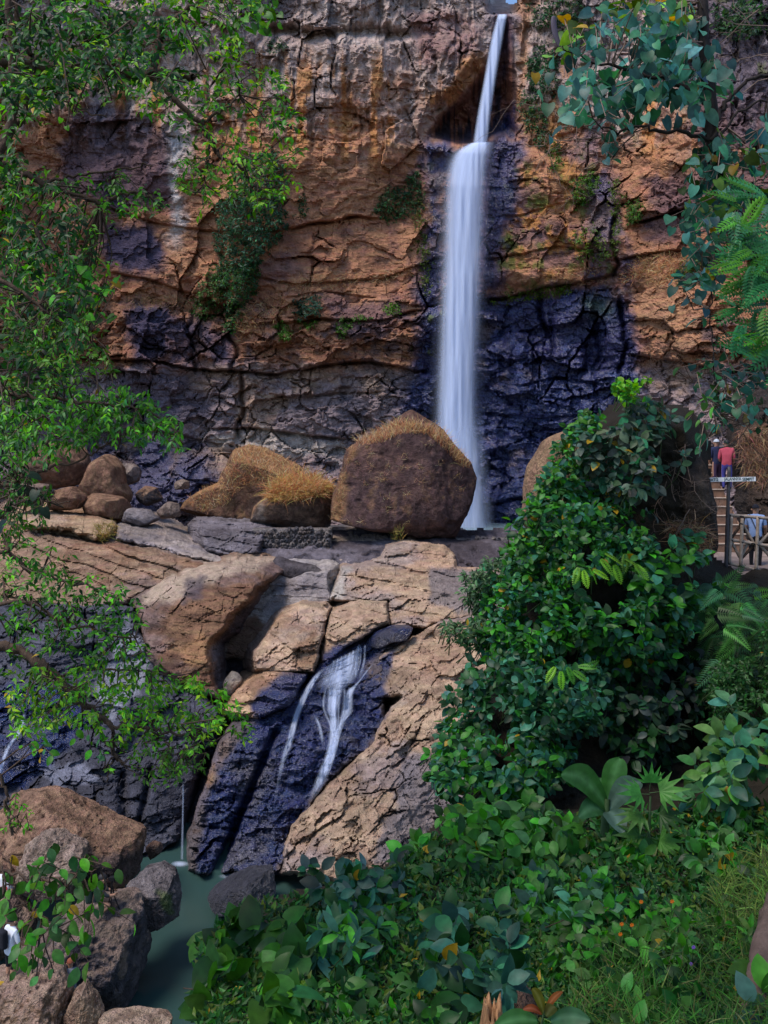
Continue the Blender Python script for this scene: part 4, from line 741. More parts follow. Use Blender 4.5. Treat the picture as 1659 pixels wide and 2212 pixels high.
def tpl_frond(n=12, w=.42, curl=.35, lw=.075, fern=False):
    vs, fs = [], []
    xs = np.linspace(.06, .98, n)
    for k, x in enumerate(xs):
        prof = (math.sin(math.pi * min(1, (x * .86 + .12))) ** .7) if not fern else (1 - x) ** .8 + .06
        z = -curl * x * x
        for s in (1, -1):
            L = w * prof; b = len(vs)
            vs += [(x, 0, z), (x + .10 + .15 * L, s * L, z - .10 * L), (x + .04 - lw * .5, s * L * .5, z + .02), (x + .05 + lw * .6, s * L * .5, z + .02)]
            fs += [(b, b + 3, b + 2), (b + 2, b + 3, b + 1)] if s == -1 else [(b, b + 2, b + 3), (b + 2, b + 1, b + 3)]
    m = len(vs); rx = np.linspace(0, 1, 6)
    for k, x in enumerate(rx): vs += [(x, .008, -curl * x * x + .004), (x, -.008, -curl * x * x + .004)]
    for k in range(5): b = m + 2 * k; fs += [(b, b + 1, b + 2), (b + 1, b + 3, b + 2)]
    return np.array(vs, float), np.array(fs)
def tpl_blade(n=4, w=.05, curl=.5):
    t = np.linspace(0, 1, n + 1); v = []; f = []
    for x in t: v += [(x * (1 - .25 * curl * x), w / 2 * (1 - x ** 1.5), -curl * x * x), (x * (1 - .25 * curl * x), -w / 2 * (1 - x ** 1.5), -curl * x * x)]
    for k in range(n): b = 2 * k; f += [(b, b + 1, b + 2), (b + 1, b + 3, b + 2)]
    return np.array(v, float), np.array(f)
def tpl_palmate(nl=7):
    vs, fs = [(0, 0, 0)], []
    for k in range(nl):
        a = (k - (nl - 1) / 2) * (2.5 / (nl - 1)) * 1.1; L = 1 - .32 * abs(a) / 1.4
        b = len(vs); ca, sa = math.cos(a), math.sin(a)
        for x, y, z in ((.45, .11, .02), (.45, -.11, .02), (1, 0, -.12), (.45, 0, 0)): vs.append((L * (x * ca - y * sa), L * (x * sa + y * ca), z))
        fs += [(0, b + 3, b), (0, b + 1, b + 3), (b + 3, b + 2, b), (b + 3, b + 1, b + 2)]
    for k in range(nl - 1): b = 1 + 4 * k; fs.append((0, b, b + 5))
    return np.array(vs, float), np.array(fs)
TPL = {'heart': tpl_leaf(.86, .18, .25, True), 'ovate': tpl_leaf(.62, .25, .28), 'lance': tpl_leaf(.36, .3, .3), 'broad': tpl_leaf(.74, .2, .3), 'small': tpl_small(.42), 'tiny': tpl_small(.5),
       'frond': tpl_frond(10, .26, .3, .13), 'fern': tpl_frond(15, .34, .4, .055, True), 'blade': tpl_blade(), 'palm': tpl_palmate()}
SINGLE_ME = {}
for _k, (_v, _f) in TPL.items(): SINGLE_ME[_k] = mesh_np('leaf', _v, _f, LEAF1, smooth=_k in ('heart', 'ovate', 'lance', 'broad'))
def nrmz(a): return a / (np.linalg.norm(a, axis=-1, keepdims=True) + 1e-9)
class Plant:
    def __init__(s, name, label, cat, base, group=None):
        s.base = np.array(base, float); s.o = thing(name, label, cat, tuple(base), group); s.L = []; s.tubes = {}
    def leaves(s, kind, pos, x, z, size, col):
        x = nrmz(x); z = nrmz(z - (z * x).sum(-1, keepdims=True) * x); s.L.append((kind, pos, x, z, np.broadcast_to(size, (len(pos),)), col))
    def tube(s, name, path, rad, mat, n=6, wob=.15):
        v, f = tube(np.asarray(path, float) - s.base, rad, n, wob); return link(name, mesh_np(name, v, f, mat), s.o)
    def twigs(s, segs, r0, r1, mat, name='twigs', n=4):
        parts = [tube(np.asarray(g, float) - s.base, np.linspace(r0, r1, len(g)), n) for g in segs]
        if parts: v, f = join(parts); tag(link(name, mesh_np(name, v, f, mat), s.o), None, kind='stuff')
    def finish(s, singles=150, name='foliage'):
        if not s.L: return
        P = np.vstack([a[1] for a in s.L]); sz = np.concatenate([a[4] for a in s.L]); px, py = pix(P)
        cell = np.floor(px / 7).astype(int) * 10000 + np.floor(py / 7).astype(int)
        order = np.argsort(P[:, 1]); _, first = np.unique(cell[order], return_index=True); front = np.zeros(len(P), bool); front[order[first]] = True
        sc = sz / P[:, 1] * F; vis = front & (px > 4) & (px < 1655) & (py > 4) & (py < 2208)
        cand = np.where(vis)[0]; pick = cand[np.argsort(-sc[cand])[:singles]]; pk = np.zeros(len(P), bool); pk[pick] = True
        o0 = 0; V_, F_, C_ = [], [], []; vo = 0
        for kind, pos, x, z, size, col in s.L:
            n = len(pos); m = pk[o0:o0 + n]; o0 += n; y = np.cross(z, x)
            for i in np.where(m)[0]:
                o = bpy.data.objects.new('leaf' if kind not in ('blade',) else 'blade', SINGLE_ME[kind]); scene.collection.objects.link(o); o.parent = s.o
                M = np.eye(4); M[:3, 0] = x[i] * size[i]; M[:3, 1] = y[i] * size[i]; M[:3, 2] = z[i] * size[i]; M[:3, 3] = pos[i] - s.base
                o.matrix_basis = Matrix(M.tolist()); o.color = (*col[i], 1)
            k = ~m
            if not k.any(): continue
            tv, tf = TPL[kind]
            W = (pos[k] - s.base)[:, None] + size[k][:, None, None] * (tv[None, :, 0, None] * x[k][:, None] + tv[None, :, 1, None] * y[k][:, None] + tv[None, :, 2, None] * z[k][:, None])
            V_.append(W.reshape(-1, 3)); F_.append((np.arange(k.sum())[:, None, None] * len(tv) + tf[None]).reshape(-1, 3) + vo); vo += k.sum() * len(tv)
            C_.append(np.repeat(col[k], len(tv), 0))
        if V_: tag(link(name, mesh_np(name, np.vstack(V_), np.vstack(F_), LEAF, np.vstack(C_), smooth=True), s.o), None, kind='stuff')
GREEN, TEAL, LIME, DEEP, GREY, OLIVE, YEL = (.034, .185, .012), (.032, .135, .075), (.12, .32, .010), (.012, .072, .012), (.075, .115, .080), (.07, .12, .015), (.38, .24, .015)
def tints(n, cols, r, var=.35, yellow=.0, hi=.18):
    C = np.array(cols)[r.integers(len(cols), size=n)]; C = C * (1 + var * r.uniform(-1, 1, size=(n, 1))) * (1 + .12 * r.normal(size=(n, 3)))
    b_ = r.random(n); C[b_ < hi] *= 1.6; C[b_ > .75] *= .55
    if yellow: m = r.random(n) < yellow; C[m] = np.array(YEL) * r.uniform(.6, 1.2, size=(m.sum(), 1))
    return np.clip(C, .004, .6)
def sample(poly, spacing, r, jit=.45):
    Pg = np.array(poly, float); x0, y0 = Pg.min(0); x1, y1 = Pg.max(0)
    a, b = np.meshgrid(np.arange(x0, x1, spacing), np.arange(y0, y1, spacing * .87)); a = a + (np.arange(len(a)) % 2)[:, None] * spacing / 2
    a = a + r.normal(size=a.shape) * spacing * jit; b = b + r.normal(size=b.shape) * spacing * jit; a, b = a.ravel(), b.ravel()
    k = sdf(poly, a, b) + r.normal(size=a.shape) * spacing * .35 > 0; return a[k], b[k]
def whorls(pl, kind, cen, axis, size, cols, r, nl=6, droop=.35, spread=1.15, yellow=0, var=.35):
    """a whorl of leaves round each shoot tip"""
    n = len(cen); cnt = r.integers(max(2, nl - 2), nl + 3, size=n); idx = np.repeat(np.arange(n), cnt); m = len(idx)
    ax = nrmz(axis)[idx]; e1 = nrmz(np.cross(ax, np.array([.13, .31, .94]))); e2 = np.cross(ax, e1)
    a = r.uniform(0, 6.283, m); b = spread * r.uniform(.5, 1.25, m)
    x = ax * np.cos(b)[:, None] + (e1 * np.cos(a)[:, None] + e2 * np.sin(a)[:, None]) * np.sin(b)[:, None]; x[:, 2] -= droop * r.uniform(.4, 1.6, m); x = nrmz(x)
    z = ax + .55 * r.normal(size=(m, 3)) + np.array([0, -.15, .45])
    sz = size * r.uniform(.6, 1.2, m) * (size * 0 + 1); pos = cen[idx] + x * (sz * .12)[:, None] + ax * (r.uniform(-.5, .3, m) * sz)[:, None]
    pl.leaves(kind, pos, x, z, sz, tints(m, cols, r, var, yellow))
def shrub(name, label, poly, Yc, thick, leaf_px, kind, cols, seed, nl=6, singles=120, droop=.35, dens=1., cat='shrub', yellow=.004, layers=3, group=None, edge=60, ys=None, gap=.10, axis=(0, -.75, .75), twig=True, clump=1.0):
    r = np.random.default_rng(seed); Pg = np.array(poly, float); cx, cy = Pg.mean(0)
    Yf = ys if ys is not None else (lambda p, q: Yc + 0 * p)
    bx, by = cx, Pg[:, 1].max(); base = D(np.array([bx]), np.array([by]), Yf(np.array([bx]), np.array([by])) + thick * .8)[0]
    pl = Plant(name, label, cat, base, group); segs = []
    size = leaf_px / F * Yc
    for ly in range(layers):
        a, b = sample(poly, leaf_px * [1.05, 1.0, 1.1][ly % 3] / math.sqrt(dens), r)
        s = sdf(poly, a, b); dome = thick * (1 - np.sqrt(np.clip(1 - (1 - np.clip(s / edge, 0, 1)) ** 2, 0, 1)))
        lump = thick * .95 * clump * fbm(a / (leaf_px * 4), b / (leaf_px * 4), o=3, seed=seed)
        if gap: k = fbm(a / (leaf_px * 3), b / (leaf_px * 3), o=2, seed=seed + 3) > gap - .5; a, b, dome, lump = a[k], b[k], dome[k], lump[k]
        Y = Yf(a, b) + dome + lump + ly * thick * .34 + r.normal(size=a.shape) * thick * .10
        cen = D(a, b, Y); ax = np.stack([(a - cx) / (np.ptp(Pg[:, 0]) + 1) * 1.1, 0 * a, -(b - cy) / (np.ptp(Pg[:, 1]) + 1) * .8], -1) + np.array(axis) + .35 * r.normal(size=cen.shape)
        whorls(pl, kind, cen, ax, size, cols, r, nl, droop, yellow=yellow)
        if twig and ly == 0:
            for i in range(0, len(cen), 2):
                e = cen[i] + np.array([r.normal() * .15, thick * .7, -.25 - thick * .3]); segs.append([e, (e + cen[i]) / 2 + r.normal(size=3) * .04 * thick, cen[i]])
    pl.twigs(segs[:220], .011 * Yc / 14, .005 * Yc / 14, STEM if kind != 'heart' else BARK)
    pl.finish(singles); return pl

# ------------------------------------------------------------------ earth under the near vegetation
EARTH = pr((.022, .017, .011), (.032, .026, .016), (.014, .012, .008), .7, .7)
HY = rbf([(300, 2212, 6.4), (1000, 2212, 6.2), (1700, 2212, 6.0), (400, 1960, 8.6), (1000, 1950, 9.2), (1700, 1900, 9.4), (1000, 1740, 12.6), (1700, 1720, 12.2), (1300, 1720, 12.8), (500, 1890, 9.6)])
relief('hillside', [(470, 2160), (500, 2050), (560, 1990), (620, 1955), (780, 1925), (900, 1850), (960, 1790), (1040, 1740), (1250, 1745), (1480, 1770), (1660, 1740), (1950, 1720), (1950, 2420), (480, 2420), (470, 2240)], [(a, b, float(HY(a, b)) + .9) for a, b in ((380, 2420), (1000, 2420), (1950, 2420), (380, 2212), (1000, 2212), (1950, 2212), (430, 2000), (1000, 1950), (1700, 1900), (960, 1790), (1250, 1745), (1950, 1720))],
       'dark leafy earth slope in the foreground', None, edge=30, edge_d=1.5, step=6, margin=30, mat=SOIL, paint=EARTH, amp=0, block=0, lump=.5, kind='structure', seed=141)
relief('bank', [(1040, 1570), (1080, 1420), (1130, 1290), (1180, 1180), (1240, 1020), (1280, 920), (1360, 880), (1480, 900), (1515, 960), (1500, 1150), (1530, 1230), (1600, 1250), (1720, 1230), (1950, 1240), (1950, 1800), (1500, 1800), (1200, 1790), (1020, 1740)],
       [(1000, 1500, 17.5), (1140, 1160, 18.5), (1280, 920, 18.8), (1480, 900, 19), (1500, 1150, 19.2), (1700, 1240, 20.5), (1300, 1300, 17), (1550, 1350, 18.6), (1200, 1600, 16.4), (1450, 1600, 17.6), (1700, 1600, 15.5), (1000, 1740, 14.5), (1300, 1780, 14.4), (1700, 1790, 13.6)],
       'steep dark earth bank under the shrubs on the right', None, edge=30, edge_d=2, step=6, mat=SOIL, paint=EARTH, amp=.15, block=.1, lump=.7, kind='structure', seed=142)
boulder('boulder', [(1128, 1130), (1138, 1020), (1175, 950), (1225, 930), (1275, 960), (1290, 1060), (1270, 1150), (1180, 1170)], 20.5, 'tall orange-tan boulder rising behind the mound of shrubs', T=1.0, nth=100, nph=50, amp=.05, planes=6, seed=151, paint=pb((.34, .21, .13), (.26, .16, .11), (.42, .26, .15), .6))
boulder('boulder', [(1410, 1120), (1430, 990), (1470, 940), (1505, 985), (1528, 1090), (1536, 1190), (1505, 1225), (1440, 1220)], 19.8, 'dark root-covered boulder left of the wooden steps', T=1.0, nth=100, nph=50, amp=.07, planes=6, seed=152, paint=pb((.045, .034, .03), (.07, .05, .04), (.13, .09, .065), .6))
boulder('rock', [(1500, 965), (1518, 955), (1536, 968), (1540, 1000), (1520, 1012), (1504, 1000)], 33, 'small smooth orange rock above the wooden steps', T=.5, nth=40, nph=22, amp=.03, planes=4, seed=153, paint=pb((.36, .22, .13), (.32, .2, .13), (.42, .26, .15), .6))

# ------------------------------------------------------------------ shrubs of the right-hand mound
MG = 'shrubs covering the right-hand mound'
mY = rbf([(1000, 1300, 17.2), (1300, 860, 17.6), (1450, 900, 17.8), (1200, 1050, 17.2), (1400, 1100, 16.8), (1150, 1250, 16.4), (1500, 1280, 17.4), (1300, 1300, 15.4), (1000, 1600, 15.6), (1200, 1500, 14.8), (1400, 1500, 15.6), (1100, 1700, 13.6), (1350, 1680, 14.6)])
shrub('climbing_shrub', 'grey-green large-leaved climber draped over the peak of the mound', [(1285, 880), (1330, 850), (1355, 830), (1385, 850), (1430, 880), (1500, 890), (1500, 950), (1470, 990), (1455, 1060), (1410, 1120), (1345, 1100), (1290, 1050), (1245, 1000), (1225, 955), (1245, 915)], 17.2, .9, 27, 'ovate', [GREY, GREY, (.05, .10, .05), TEAL], 301, 5, 260, .55, 1.1, ys=mY, gap=.32, yellow=.02, group=MG)
shrub('shrub', 'small bright green sprig at the very top of the mound', [(1330, 835), (1360, 812), (1395, 830), (1390, 870), (1340, 880)], 17.5, .5, 17, 'ovate', [GREEN, LIME], 302, 6, 40, .2, 1.1, ys=lambda p, q: 17.3 + 0 * p, group=MG)
shrub('shrub', 'bright green upright shrub left of the mound peak', [(1225, 925), (1260, 890), (1300, 890), (1310, 960), (1260, 1030), (1200, 1060), (1150, 1090), (1140, 1060), (1190, 990)], 17.4, .7, 19, 'ovate', [GREEN, TEAL, (.05, .15, .02)], 303, 6, 160, .3, 1.1, ys=mY, gap=.28, group=MG)
shrub('shrub', 'leafy shrub with a few lime leaves in the middle of the mound', [(1140, 1080), (1200, 1050), (1300, 1060), (1390, 1110), (1420, 1180), (1380, 1240), (1250, 1260), (1120, 1260), (1085, 1220), (1110, 1150)], 16.2, 1.0, 21, 'ovate', [GREEN, TEAL, (.045, .15, .03), DEEP], 304, 6, 300, .35, 1.25, ys=mY, yellow=.012, group=MG)
shrub('shrub', 'round-leaved shrub beside the foot of the railing', [(1390, 1150), (1440, 1130), (1500, 1160), (1550, 1195), (1570, 1260), (1540, 1350), (1420, 1350), (1370, 1260)], 16.6, .9, 30, 'broad', [GREEN, (.03, .12, .04), TEAL], 305, 5, 170, .35, 1.15, ys=mY, group=MG)
shrub('shrub', 'dense shrub on the left shoulder of the mound above the rock slope', [(1060, 1230), (1130, 1240), (1240, 1260), (1260, 1360), (1180, 1430), (1050, 1440), (1020, 1380), (1030, 1300)], 16, 1.0, 20, 'ovate', [GREEN, TEAL, DEEP], 306, 6, 260, .35, 1.25, ys=mY, group=MG)
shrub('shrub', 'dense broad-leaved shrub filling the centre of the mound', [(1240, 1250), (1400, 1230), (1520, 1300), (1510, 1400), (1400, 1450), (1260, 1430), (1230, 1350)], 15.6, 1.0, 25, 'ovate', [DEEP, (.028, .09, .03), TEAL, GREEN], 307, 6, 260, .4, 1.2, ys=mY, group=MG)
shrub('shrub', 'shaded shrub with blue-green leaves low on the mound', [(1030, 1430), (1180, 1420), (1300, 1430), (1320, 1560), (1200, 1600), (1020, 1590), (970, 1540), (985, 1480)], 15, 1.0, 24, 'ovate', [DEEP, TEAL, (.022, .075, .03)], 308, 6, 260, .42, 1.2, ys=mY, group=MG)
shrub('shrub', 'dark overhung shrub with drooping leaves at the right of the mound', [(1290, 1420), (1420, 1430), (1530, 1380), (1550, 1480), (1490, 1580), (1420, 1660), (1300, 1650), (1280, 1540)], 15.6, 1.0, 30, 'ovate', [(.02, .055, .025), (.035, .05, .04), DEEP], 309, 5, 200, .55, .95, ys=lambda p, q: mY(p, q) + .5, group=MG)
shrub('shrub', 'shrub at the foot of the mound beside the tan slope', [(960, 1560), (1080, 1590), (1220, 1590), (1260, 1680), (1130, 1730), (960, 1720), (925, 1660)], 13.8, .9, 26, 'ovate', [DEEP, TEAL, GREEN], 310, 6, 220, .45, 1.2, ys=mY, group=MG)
shrub('feathery_shrub', 'pale feathery shrub overhanging the grey shelf', [(1005, 1240), (1040, 1205), (1085, 1205), (1090, 1300), (1060, 1330), (1015, 1310), (1000, 1270)], 17.6, .6, 15, 'lance', [(.07, .14, .06), (.06, .12, .05)], 311, 7, 120, .3, 1.2, ys=lambda p, q: 17.4 + 0 * p)
shrub('feathery_shrub', 'small pale feathery sprig above the tan slope', [(955, 1352), (1010, 1335), (1060, 1345), (1060, 1400), (1000, 1398)], 16.8, .5, 14, 'lance', [(.07, .14, .06), (.05, .12, .04)], 312, 7, 60, .3, 1.1, ys=lambda p, q: 16.8 + 0 * p)
def spray_plant(name, label, cat, spots, kind, cols, seed, singles=300, group=None, droop=.5, var=.25):
    """whole fronds: spots are (px, py, Y, length_px, direction angle in the picture, turn towards the viewer)"""
    r = np.random.default_rng(seed); S = np.array(spots, float); pos = D(S[:, 0], S[:, 1], S[:, 2]); a = np.radians(S[:, 4])
    x = np.stack([np.cos(a), -S[:, 5], np.sin(a)], -1); z = np.stack([0 * a, -.8 + 0 * a, .8 + 0 * a], -1) + .3 * r.normal(size=x.shape)
    pl = Plant(name, label, cat, pos[np.argmin(pos[:, 2])] - np.array([0, -.1, .4]), group); pl.leaves(kind, pos, x, z, S[:, 3] / F * S[:, 2], tints(len(S), cols, r, var))
    pl.finish(singles); return pl
r0 = np.random.default_rng(55)
spray_plant('sapling', 'lime-green pinnate sprays standing out on the mound', 'sapling', [(1300 + 14 * k + r0.normal() * 6, 1195 + (k % 3) * 12, 15.0, 40, -20 - 25 * (k % 4), .4) for k in range(6)] + [(1250 + 10 * k, 1225 + 6 * (k % 2), 15.0, 36, -110 + 30 * k, .4) for k in range(4)], 'frond', [LIME, (.13, .28, .02)], 320)
spray_plant('sapling', 'lime-green pinnate sprig lower on the shaded mound', 'sapling', [(1200 + 12 * k, 1440 + 9 * (k % 2), 14.2, 36, -130 + 35 * k, .4) for k in range(6)], 'frond', [(.05, .18, .015), LIME], 321)
# ferns on the bank below the path
fs_ = [(1560 + r0.uniform(-30, 110), 1290 + r0.uniform(-25, 180), r0.uniform(16.2, 18), r0.uniform(45, 85), r0.choice([-150, -170, 170, -30, 20]) + r0.normal() * 20, r0.uniform(.2, .8)) for k in range(80)]
spray_plant('fern', 'ferns hanging down the bank below the railing', 'fern', fs_, 'fern', [(.04, .14, .03), (.06, .17, .03), (.03, .10, .04)], 330, droop=.6)
shrub('shrub', 'large-leaved shrub at the right edge above the grassy slope', [(1500, 1640), (1530, 1570), (1600, 1560), (1680, 1540), (1980, 1540), (1980, 1760), (1560, 1760), (1490, 1720)], 11.8, .8, 44, 'ovate', [(.05, .15, .05), TEAL, (.06, .17, .03)], 331, 5, 130, .35, 1.15, ys=lambda p, q: 11.6 + 0 * p)
shrub('shrub', 'mossy small-leaved shrub hanging in the dark gap at the right', [(1540, 1440), (1600, 1420), (1690, 1300), (1980, 1270), (1980, 1560), (1560, 1580), (1530, 1520)], 15.5, .8, 13, 'small', [(.03, .09, .02), DEEP], 332, 7, 100, .5, 1.3, ys=lambda p, q: 15.4 + 0 * p)
# ------------------------------------------------------------------ foreground slope plants
SG = 'plants on the foreground slope'
hY = lambda off=0.: (lambda p, q: HY(p, q) + off)
SH = [('bright shrub with ribbed leaves below the tan slope', [(860, 1850), (940, 1790), (1010, 1720), (1120, 1740), (1240, 1750), (1250, 1850), (1060, 1880), (900, 1890)], 11.4, .7, 38, 'ovate', [(.045, .15, .02), GREEN, (.06, .17, .05)], 6, 160),
      ('thin dusky shrub along the lower rim of the rock slope', [(490, 1920), (540, 1885), (640, 1885), (760, 1870), (880, 1860), (900, 1930), (740, 1960), (600, 1960), (500, 1960)], 9.6, .6, 36, 'ovate', [TEAL, (.045, .09, .07), DEEP], 5, 150),
      ('shrub with large round leaves at the left end of the slope', [(440, 2060), (480, 1990), (560, 1955), (650, 1980), (690, 2060), (660, 2150), (640, 2230), (430, 2230), (410, 2120)], 7.4, .6, 58, 'heart', [(.022, .10, .010), (.016, .07, .016), (.04, .15, .012)], 5, 140),
      ('lance-leaved shrub in the middle of the lower edge', [(640, 1960), (760, 1945), (880, 1940), (930, 2000), (930, 2080), (760, 2100), (660, 2060)], 8.6, .7, 46, 'lance', [TEAL, (.03, .10, .04), GREEN], 7, 160),
      ('low tangle of dark leaves along the bottom edge', [(640, 2090), (800, 2080), (960, 2090), (980, 2230), (640, 2230)], 7, .5, 40, 'ovate', [GREEN, DEEP, (.03, .11, .02)], 6, 130),
      ('drooping shrub with big blue-green leaves near the stump', [(940, 1960), (1020, 1940), (1100, 1960), (1140, 2040), (1120, 2160), (980, 2180), (930, 2080)], 7.8, .7, 54, 'ovate', [(.028, .085, .055), TEAL, DEEP], 6, 150),
      ('spreading herb carpet right of the drooping shrub', [(1100, 1890), (1240, 1850), (1380, 1860), (1400, 1960), (1260, 2010), (1140, 2000)], 9.6, .5, 30, 'heart', [(.045, .16, .03), GREEN, (.05, .15, .07)], 6, 200),
      ('tall herbs crowding the right edge of the slope', [(1420, 1780), (1540, 1750), (1980, 1730), (1980, 1900), (1560, 1900), (1420, 1880)], 10.6, .6, 32, 'ovate', [(.05, .16, .03), (.06, .17, .05), GREEN], 6, 160),
      ('leafy herbs in front of the banana plant', [(1130, 1760), (1250, 1775), (1350, 1790), (1420, 1830), (1380, 1880), (1240, 1870), (1120, 1880)], 10.8, .5, 28, 'ovate', [GREEN, (.05, .15, .02), DEEP], 6, 160),
      ('patch of broad light leaves at the bottom right corner', [(1540, 2050), (1980, 2000), (1980, 2240), (1600, 2200), (1540, 2140)], 7.2, .4, 62, 'ovate', [(.06, .19, .02), (.05, .16, .02), (.03, .10, .06)], 5, 60),
      ('dense herbs filling the grass at the bottom of the slope', [(1160, 2110), (1300, 2080), (1440, 2060), (1540, 2080), (1540, 2230), (1180, 2230)], 7.4, .4, 36, 'ovate', [(.035, .13, .02), (.05, .15, .025), DEEP], 5, 110),
      ('narrow-leaved weeds left of the leaning trunk', [(1420, 1950), (1540, 1920), (1650, 1930), (1640, 2040), (1500, 2060), (1400, 2030)], 8.0, .4, 34, 'lance', [(.04, .14, .02), (.07, .16, .03), GREEN], 6, 110),
      ('scattered herbs low on the right half of the slope', [(1130, 2000), (1300, 2000), (1440, 1960), (1600, 1940), (1560, 2060), (1400, 2120), (1180, 2120)], 8.2, .4, 30, 'ovate', [(.05, .15, .025), (.06, .14, .03), GREEN], 5, 160)]
for k, (lab, poly, Yc_, th_, lp, kd, cs_, nl_, sg) in enumerate(SH):
    shrub('shrub', lab, poly, Yc_, th_ * 1.5, lp, kd, cs_, 340 + k, nl_, sg, .4, 1.05, ys=hY(-.15), group=SG, yellow=.006, edge=40, gap=.36)
# ground cover that nobody could count
def ground_cover(name, label, poly, n, kind, lp, cols, seed, up=.8, off=.35, yellow=0):
    r = np.random.default_rng(seed); a, b = sample(poly, math.sqrt(abs(0.5 * sum(p[0] * q[1] - q[0] * p[1] for p, q in zip(poly, poly[1:] + poly[:1]))) / n), r)
    Y = HY(a, b) + off + .25 * fbm(a / 60, b / 60, o=3, seed=seed) + r.normal(size=a.shape) * .08; P = D(a, b, Y); m = len(a); x = r.normal(size=(m, 3)) * np.array([1, 1, .5]); x[:, 2] += up
    tv, tf = TPL[kind]; x = nrmz(x); z = nrmz(np.array([0, -.5, .8]) + .4 * r.normal(size=(m, 3))); z = nrmz(z - (z * x).sum(-1, keepdims=True) * x); y = np.cross(z, x); s = lp / F * Y * r.uniform(.5, 1.3, m)
    W = P[:, None] + s[:, None, None] * (tv[None, :, 0, None] * x[:, None] + tv[None, :, 1, None] * y[:, None] + tv[None, :, 2, None] * z[:, None])
    f = (np.arange(m)[:, None, None] * len(tv) + tf[None]).reshape(-1, 3)
    tag(link(name, mesh_np(name, W.reshape(-1, 3), f, GRASS if kind == 'blade' else LEAF, np.repeat(tints(m, cols, r, .4, yellow), len(tv), 0), smooth=False)), label, kind='stuff')
ground_cover('ground_cover', 'low mixed leaves between the slope plants', [(420, 2230), (430, 2040), (520, 1960), (760, 1910), (900, 1850), (1000, 1750), (1250, 1760), (1980, 1740), (1980, 2240)], 18000, 'small', 24, [(.02, .10, .012), DEEP, DEEP, (.035, .10, .02), OLIVE], 401, yellow=.01)
ground_cover('grass', 'long green and straw grass on the lower right slope', [(1200, 2230), (1260, 2110), (1380, 2050), (1520, 1990), (1980, 1860), (1980, 2240)], 3600, 'blade', 52, [(.03, .11, .012), (.04, .13, .014), (.09, .12, .03)], 402, up=1.1, off=.1)
ground_cover('grass', 'yellow-green grass on the bank at the right edge', [(1560, 1880), (1690, 1840), (1690, 2020), (1600, 2030), (1540, 1960)], 900, 'blade', 50, [(.07, .15, .02), (.10, .15, .025)], 403, up=1.0, off=.05)
